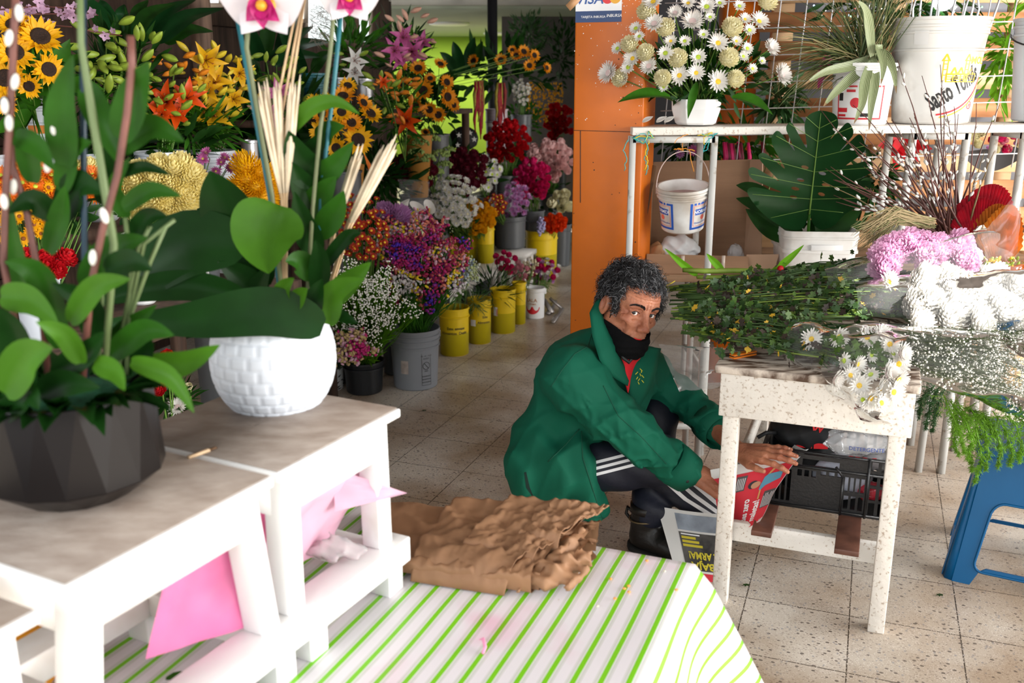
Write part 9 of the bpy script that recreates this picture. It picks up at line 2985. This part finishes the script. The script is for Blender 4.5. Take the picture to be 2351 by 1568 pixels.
for pts, w_, m, dy, fo in ((((600, 660), (520, 480), (482, 392)), 128, 2, 0.02, 0.2), (((640, 470), (612, 545), (617, 628)), 168, 1, -0.07, 0.5), (((560, 560), (430, 560), (300, 640), (205, 672)), 150, 2, 0.0, 0.2), (((742, 752), (620, 715), (430, 735), (205, 745)), 112, 2, -0.09, 0.15),
                           (((560, 680), (430, 655), (300, 670), (205, 705)), 70, 2, -0.02, 0.3), (((640, 715), (650, 665), (675, 638)), 44, 1, -0.08, 0.4), (((660, 715), (688, 680), (706, 662)), 42, 1, -0.08, 0.4), (((662, 305), (710, 250), (770, 234), (826, 262)), 40, 1, -0.01, 0.3),
                           (((728, 410), (765, 385), (812, 325)), 58, 0, 0.0, 0.3), (((730, 420), (690, 370), (662, 300)), 84, 2, 0.0, 0.3), (((728, 470), (700, 430), (668, 372)), 70, 2, 0.01, 0.3), (((728, 540), (768, 490), (790, 438)), 62, 0, 0.0, 0.3), (((726, 580), (700, 520), (676, 440)), 62, 2, 0.0, 0.3),
                           (((735, 620), (795, 545), (830, 536)), 34, 2, 0.0, 0.3), (((735, 705), (800, 650), (852, 602)), 58, 1, -0.03, 0.3), (((752, 745), (768, 672), (838, 640)), 60, 1, -0.05, 0.3), (((745, 700), (790, 728), (822, 742)), 30, 2, -0.03, 0.3), (((712, 490), (738, 450), (772, 405)), 66, 0, 0.01, 0.3),
                           (((735, 330), (755, 300), (790, 290)), 50, 0, 0.02, 0.3), (((722, 640), (690, 600), (655, 600)), 56, 0, -0.02, 0.3), (((730, 680), (735, 600), (725, 550)), 50, 2, -0.02, 0.3), (((610, 700), (560, 640), (500, 600)), 70, 2, 0.02, 0.3), (((700, 740), (720, 690), (740, 640)), 56, 2, -0.06, 0.3), (((600, 740), (590, 670), (620, 610)), 60, 2, 0.03, 0.3), (((690, 400), (720, 350), (745, 300)), 60, 2, 0.03, 0.3)):
 pleaf(wp, pts, w_, m, YW_ + dy, fold=fo)
straw = mat('straw', (0.62, 0.43, 0.25), 0.6, 0.25, 30)
straw2 = mat('straw_pale', (0.70, 0.58, 0.42), 0.6, 0.2, 30)
def sheaf(par, base, neck, fan, n, Y0, seed):
 rr_ = random.Random(seed)
 for k in range(n):
  f = rr_.uniform(-1, 1)
  b0 = Yp(base[0] + 4 * f, base[1], Y0)
  n0 = Yp(neck[0] + 7 * f, neck[1], Y0 - 0.01 * rr_.random())
  t0 = Yp(fan[0] + (fan[2] - fan[0]) * (f + 1) / 2, fan[1] + (fan[3] - fan[1]) * (f + 1) / 2 + rr_.uniform(-25, 25), Y0 - 0.02 * rr_.random())
  mb = MB().tube([b0, n0, n0.lerp(t0, 0.35)], [0.0013, 0.0013, 0.0010], 4)
  mb.tube([n0.lerp(t0, 0.05), n0.lerp(t0, 0.45), n0.lerp(t0, 0.9), t0], [0.0014, 0.0034, 0.0024, 0.0006], 5, mi=1)
  obj('dried_stalk', mb, [straw, straw2], par)
sheaf(wp, (655, 740), (652, 455), (590, 205, 690, 190), 34, YW_ - 0.02, 1)
sheaf(wp, (735, 740), (800, 520), (872, 345, 912, 330), 16, YW_ + 0.01, 2)
sheaf(wp, (725, 740), (768, 520), (800, 372, 838, 345), 10, YW_ + 0.02, 3)
for q in ((612, 200, 690, -30), (628, 200, 700, -30), (636, 230, 704, -30)):
 px_tube(wp, 'dried_stalk', [(652, 455), (q[0] + 20, q[1] + 60), (q[2], q[3])], 0.0022, straw, YW_ + 0.0)
# small things lying about
A, B = G(432, 1050, 0.953), G(480, 1033, 0.953)
sp_ = thing('splinter', 'pale wood splinter with dark end lying on the near bench', 'splinter', A)
obj('wood', MB().bar(A, B, 0.006, 0.004, up=(0, 0, 1)), mat('raw_wood', (0.66, 0.46, 0.28), 0.6), sp_)
obj('dark_end', MB().bar(B, B + (B - A) * 0.35, 0.0045, 0.003, up=(0, 0, 1)), mat('dark_stick', (0, 0, 0)), sp_)
mb = MB()
leaf(mb, G(380, 1560, ZC + 0.006), (1, 0.1, 0.05), (0, 0, 1), 0.06, 0.024, 0.4, 0.25, 6, 2)
tag(obj('fallen_leaf', mb, leafm), 'dark green leaf lying on the oilcloth under the near bench', 'leaf')
for k, (px, py) in enumerate(((966, 943), (1702, 1345), (2147, 1368))):
 mb = MB()
 mumleaf(mb, G(px, py, 0.004), (1, 0.3, 0), (0, 0, 1), 0.03)
 tag(obj('fallen_leaf', mb, lm_a), ['tiny leaf fallen on the aisle tiles', 'tiny leaf fallen by the table leg', 'tiny leaf fallen on the tiles by the blue stool'][k], 'leaf')
P = S(395, 1000, -1.80)
t, _ = bucket('bucket', 'low black tub of carnations between the two pots', (P.x, P.y, 0), 0.10, 0.30, mat('black_bucket', (0, 0, 0)), ridges=(0.8,))
for x, y, kd, lab, s_ in ((365, 895, 'carnation_red', 'red carnation low between the two pots', 0.9), (380, 868, 'carnation_red', 'red carnation under the bright leaf between the pots', 0.8), (434, 888, 'rose_white', 'cream bud low between the two pots', 0.5), (408, 935, 'daisy_blush', 'coral pink daisy low between the two pots', 0.9), (385, 818, 'carnation_red', 'red carnation under the long dark orchid leaf', 0.8)):
 bloom('carnation', kd, S(x, y, -1.80), (0, -0.8, 0.7), s_, lab, None, foot=P.xy.to_3d() + Vector((rnd(-0.04, 0.04), rnd(-0.04, 0.04), 0.12)))
lf('dark stems between the two pots', 395, 920, 50, 45, -1.85, 90, 0.07, 0.012, leafd)
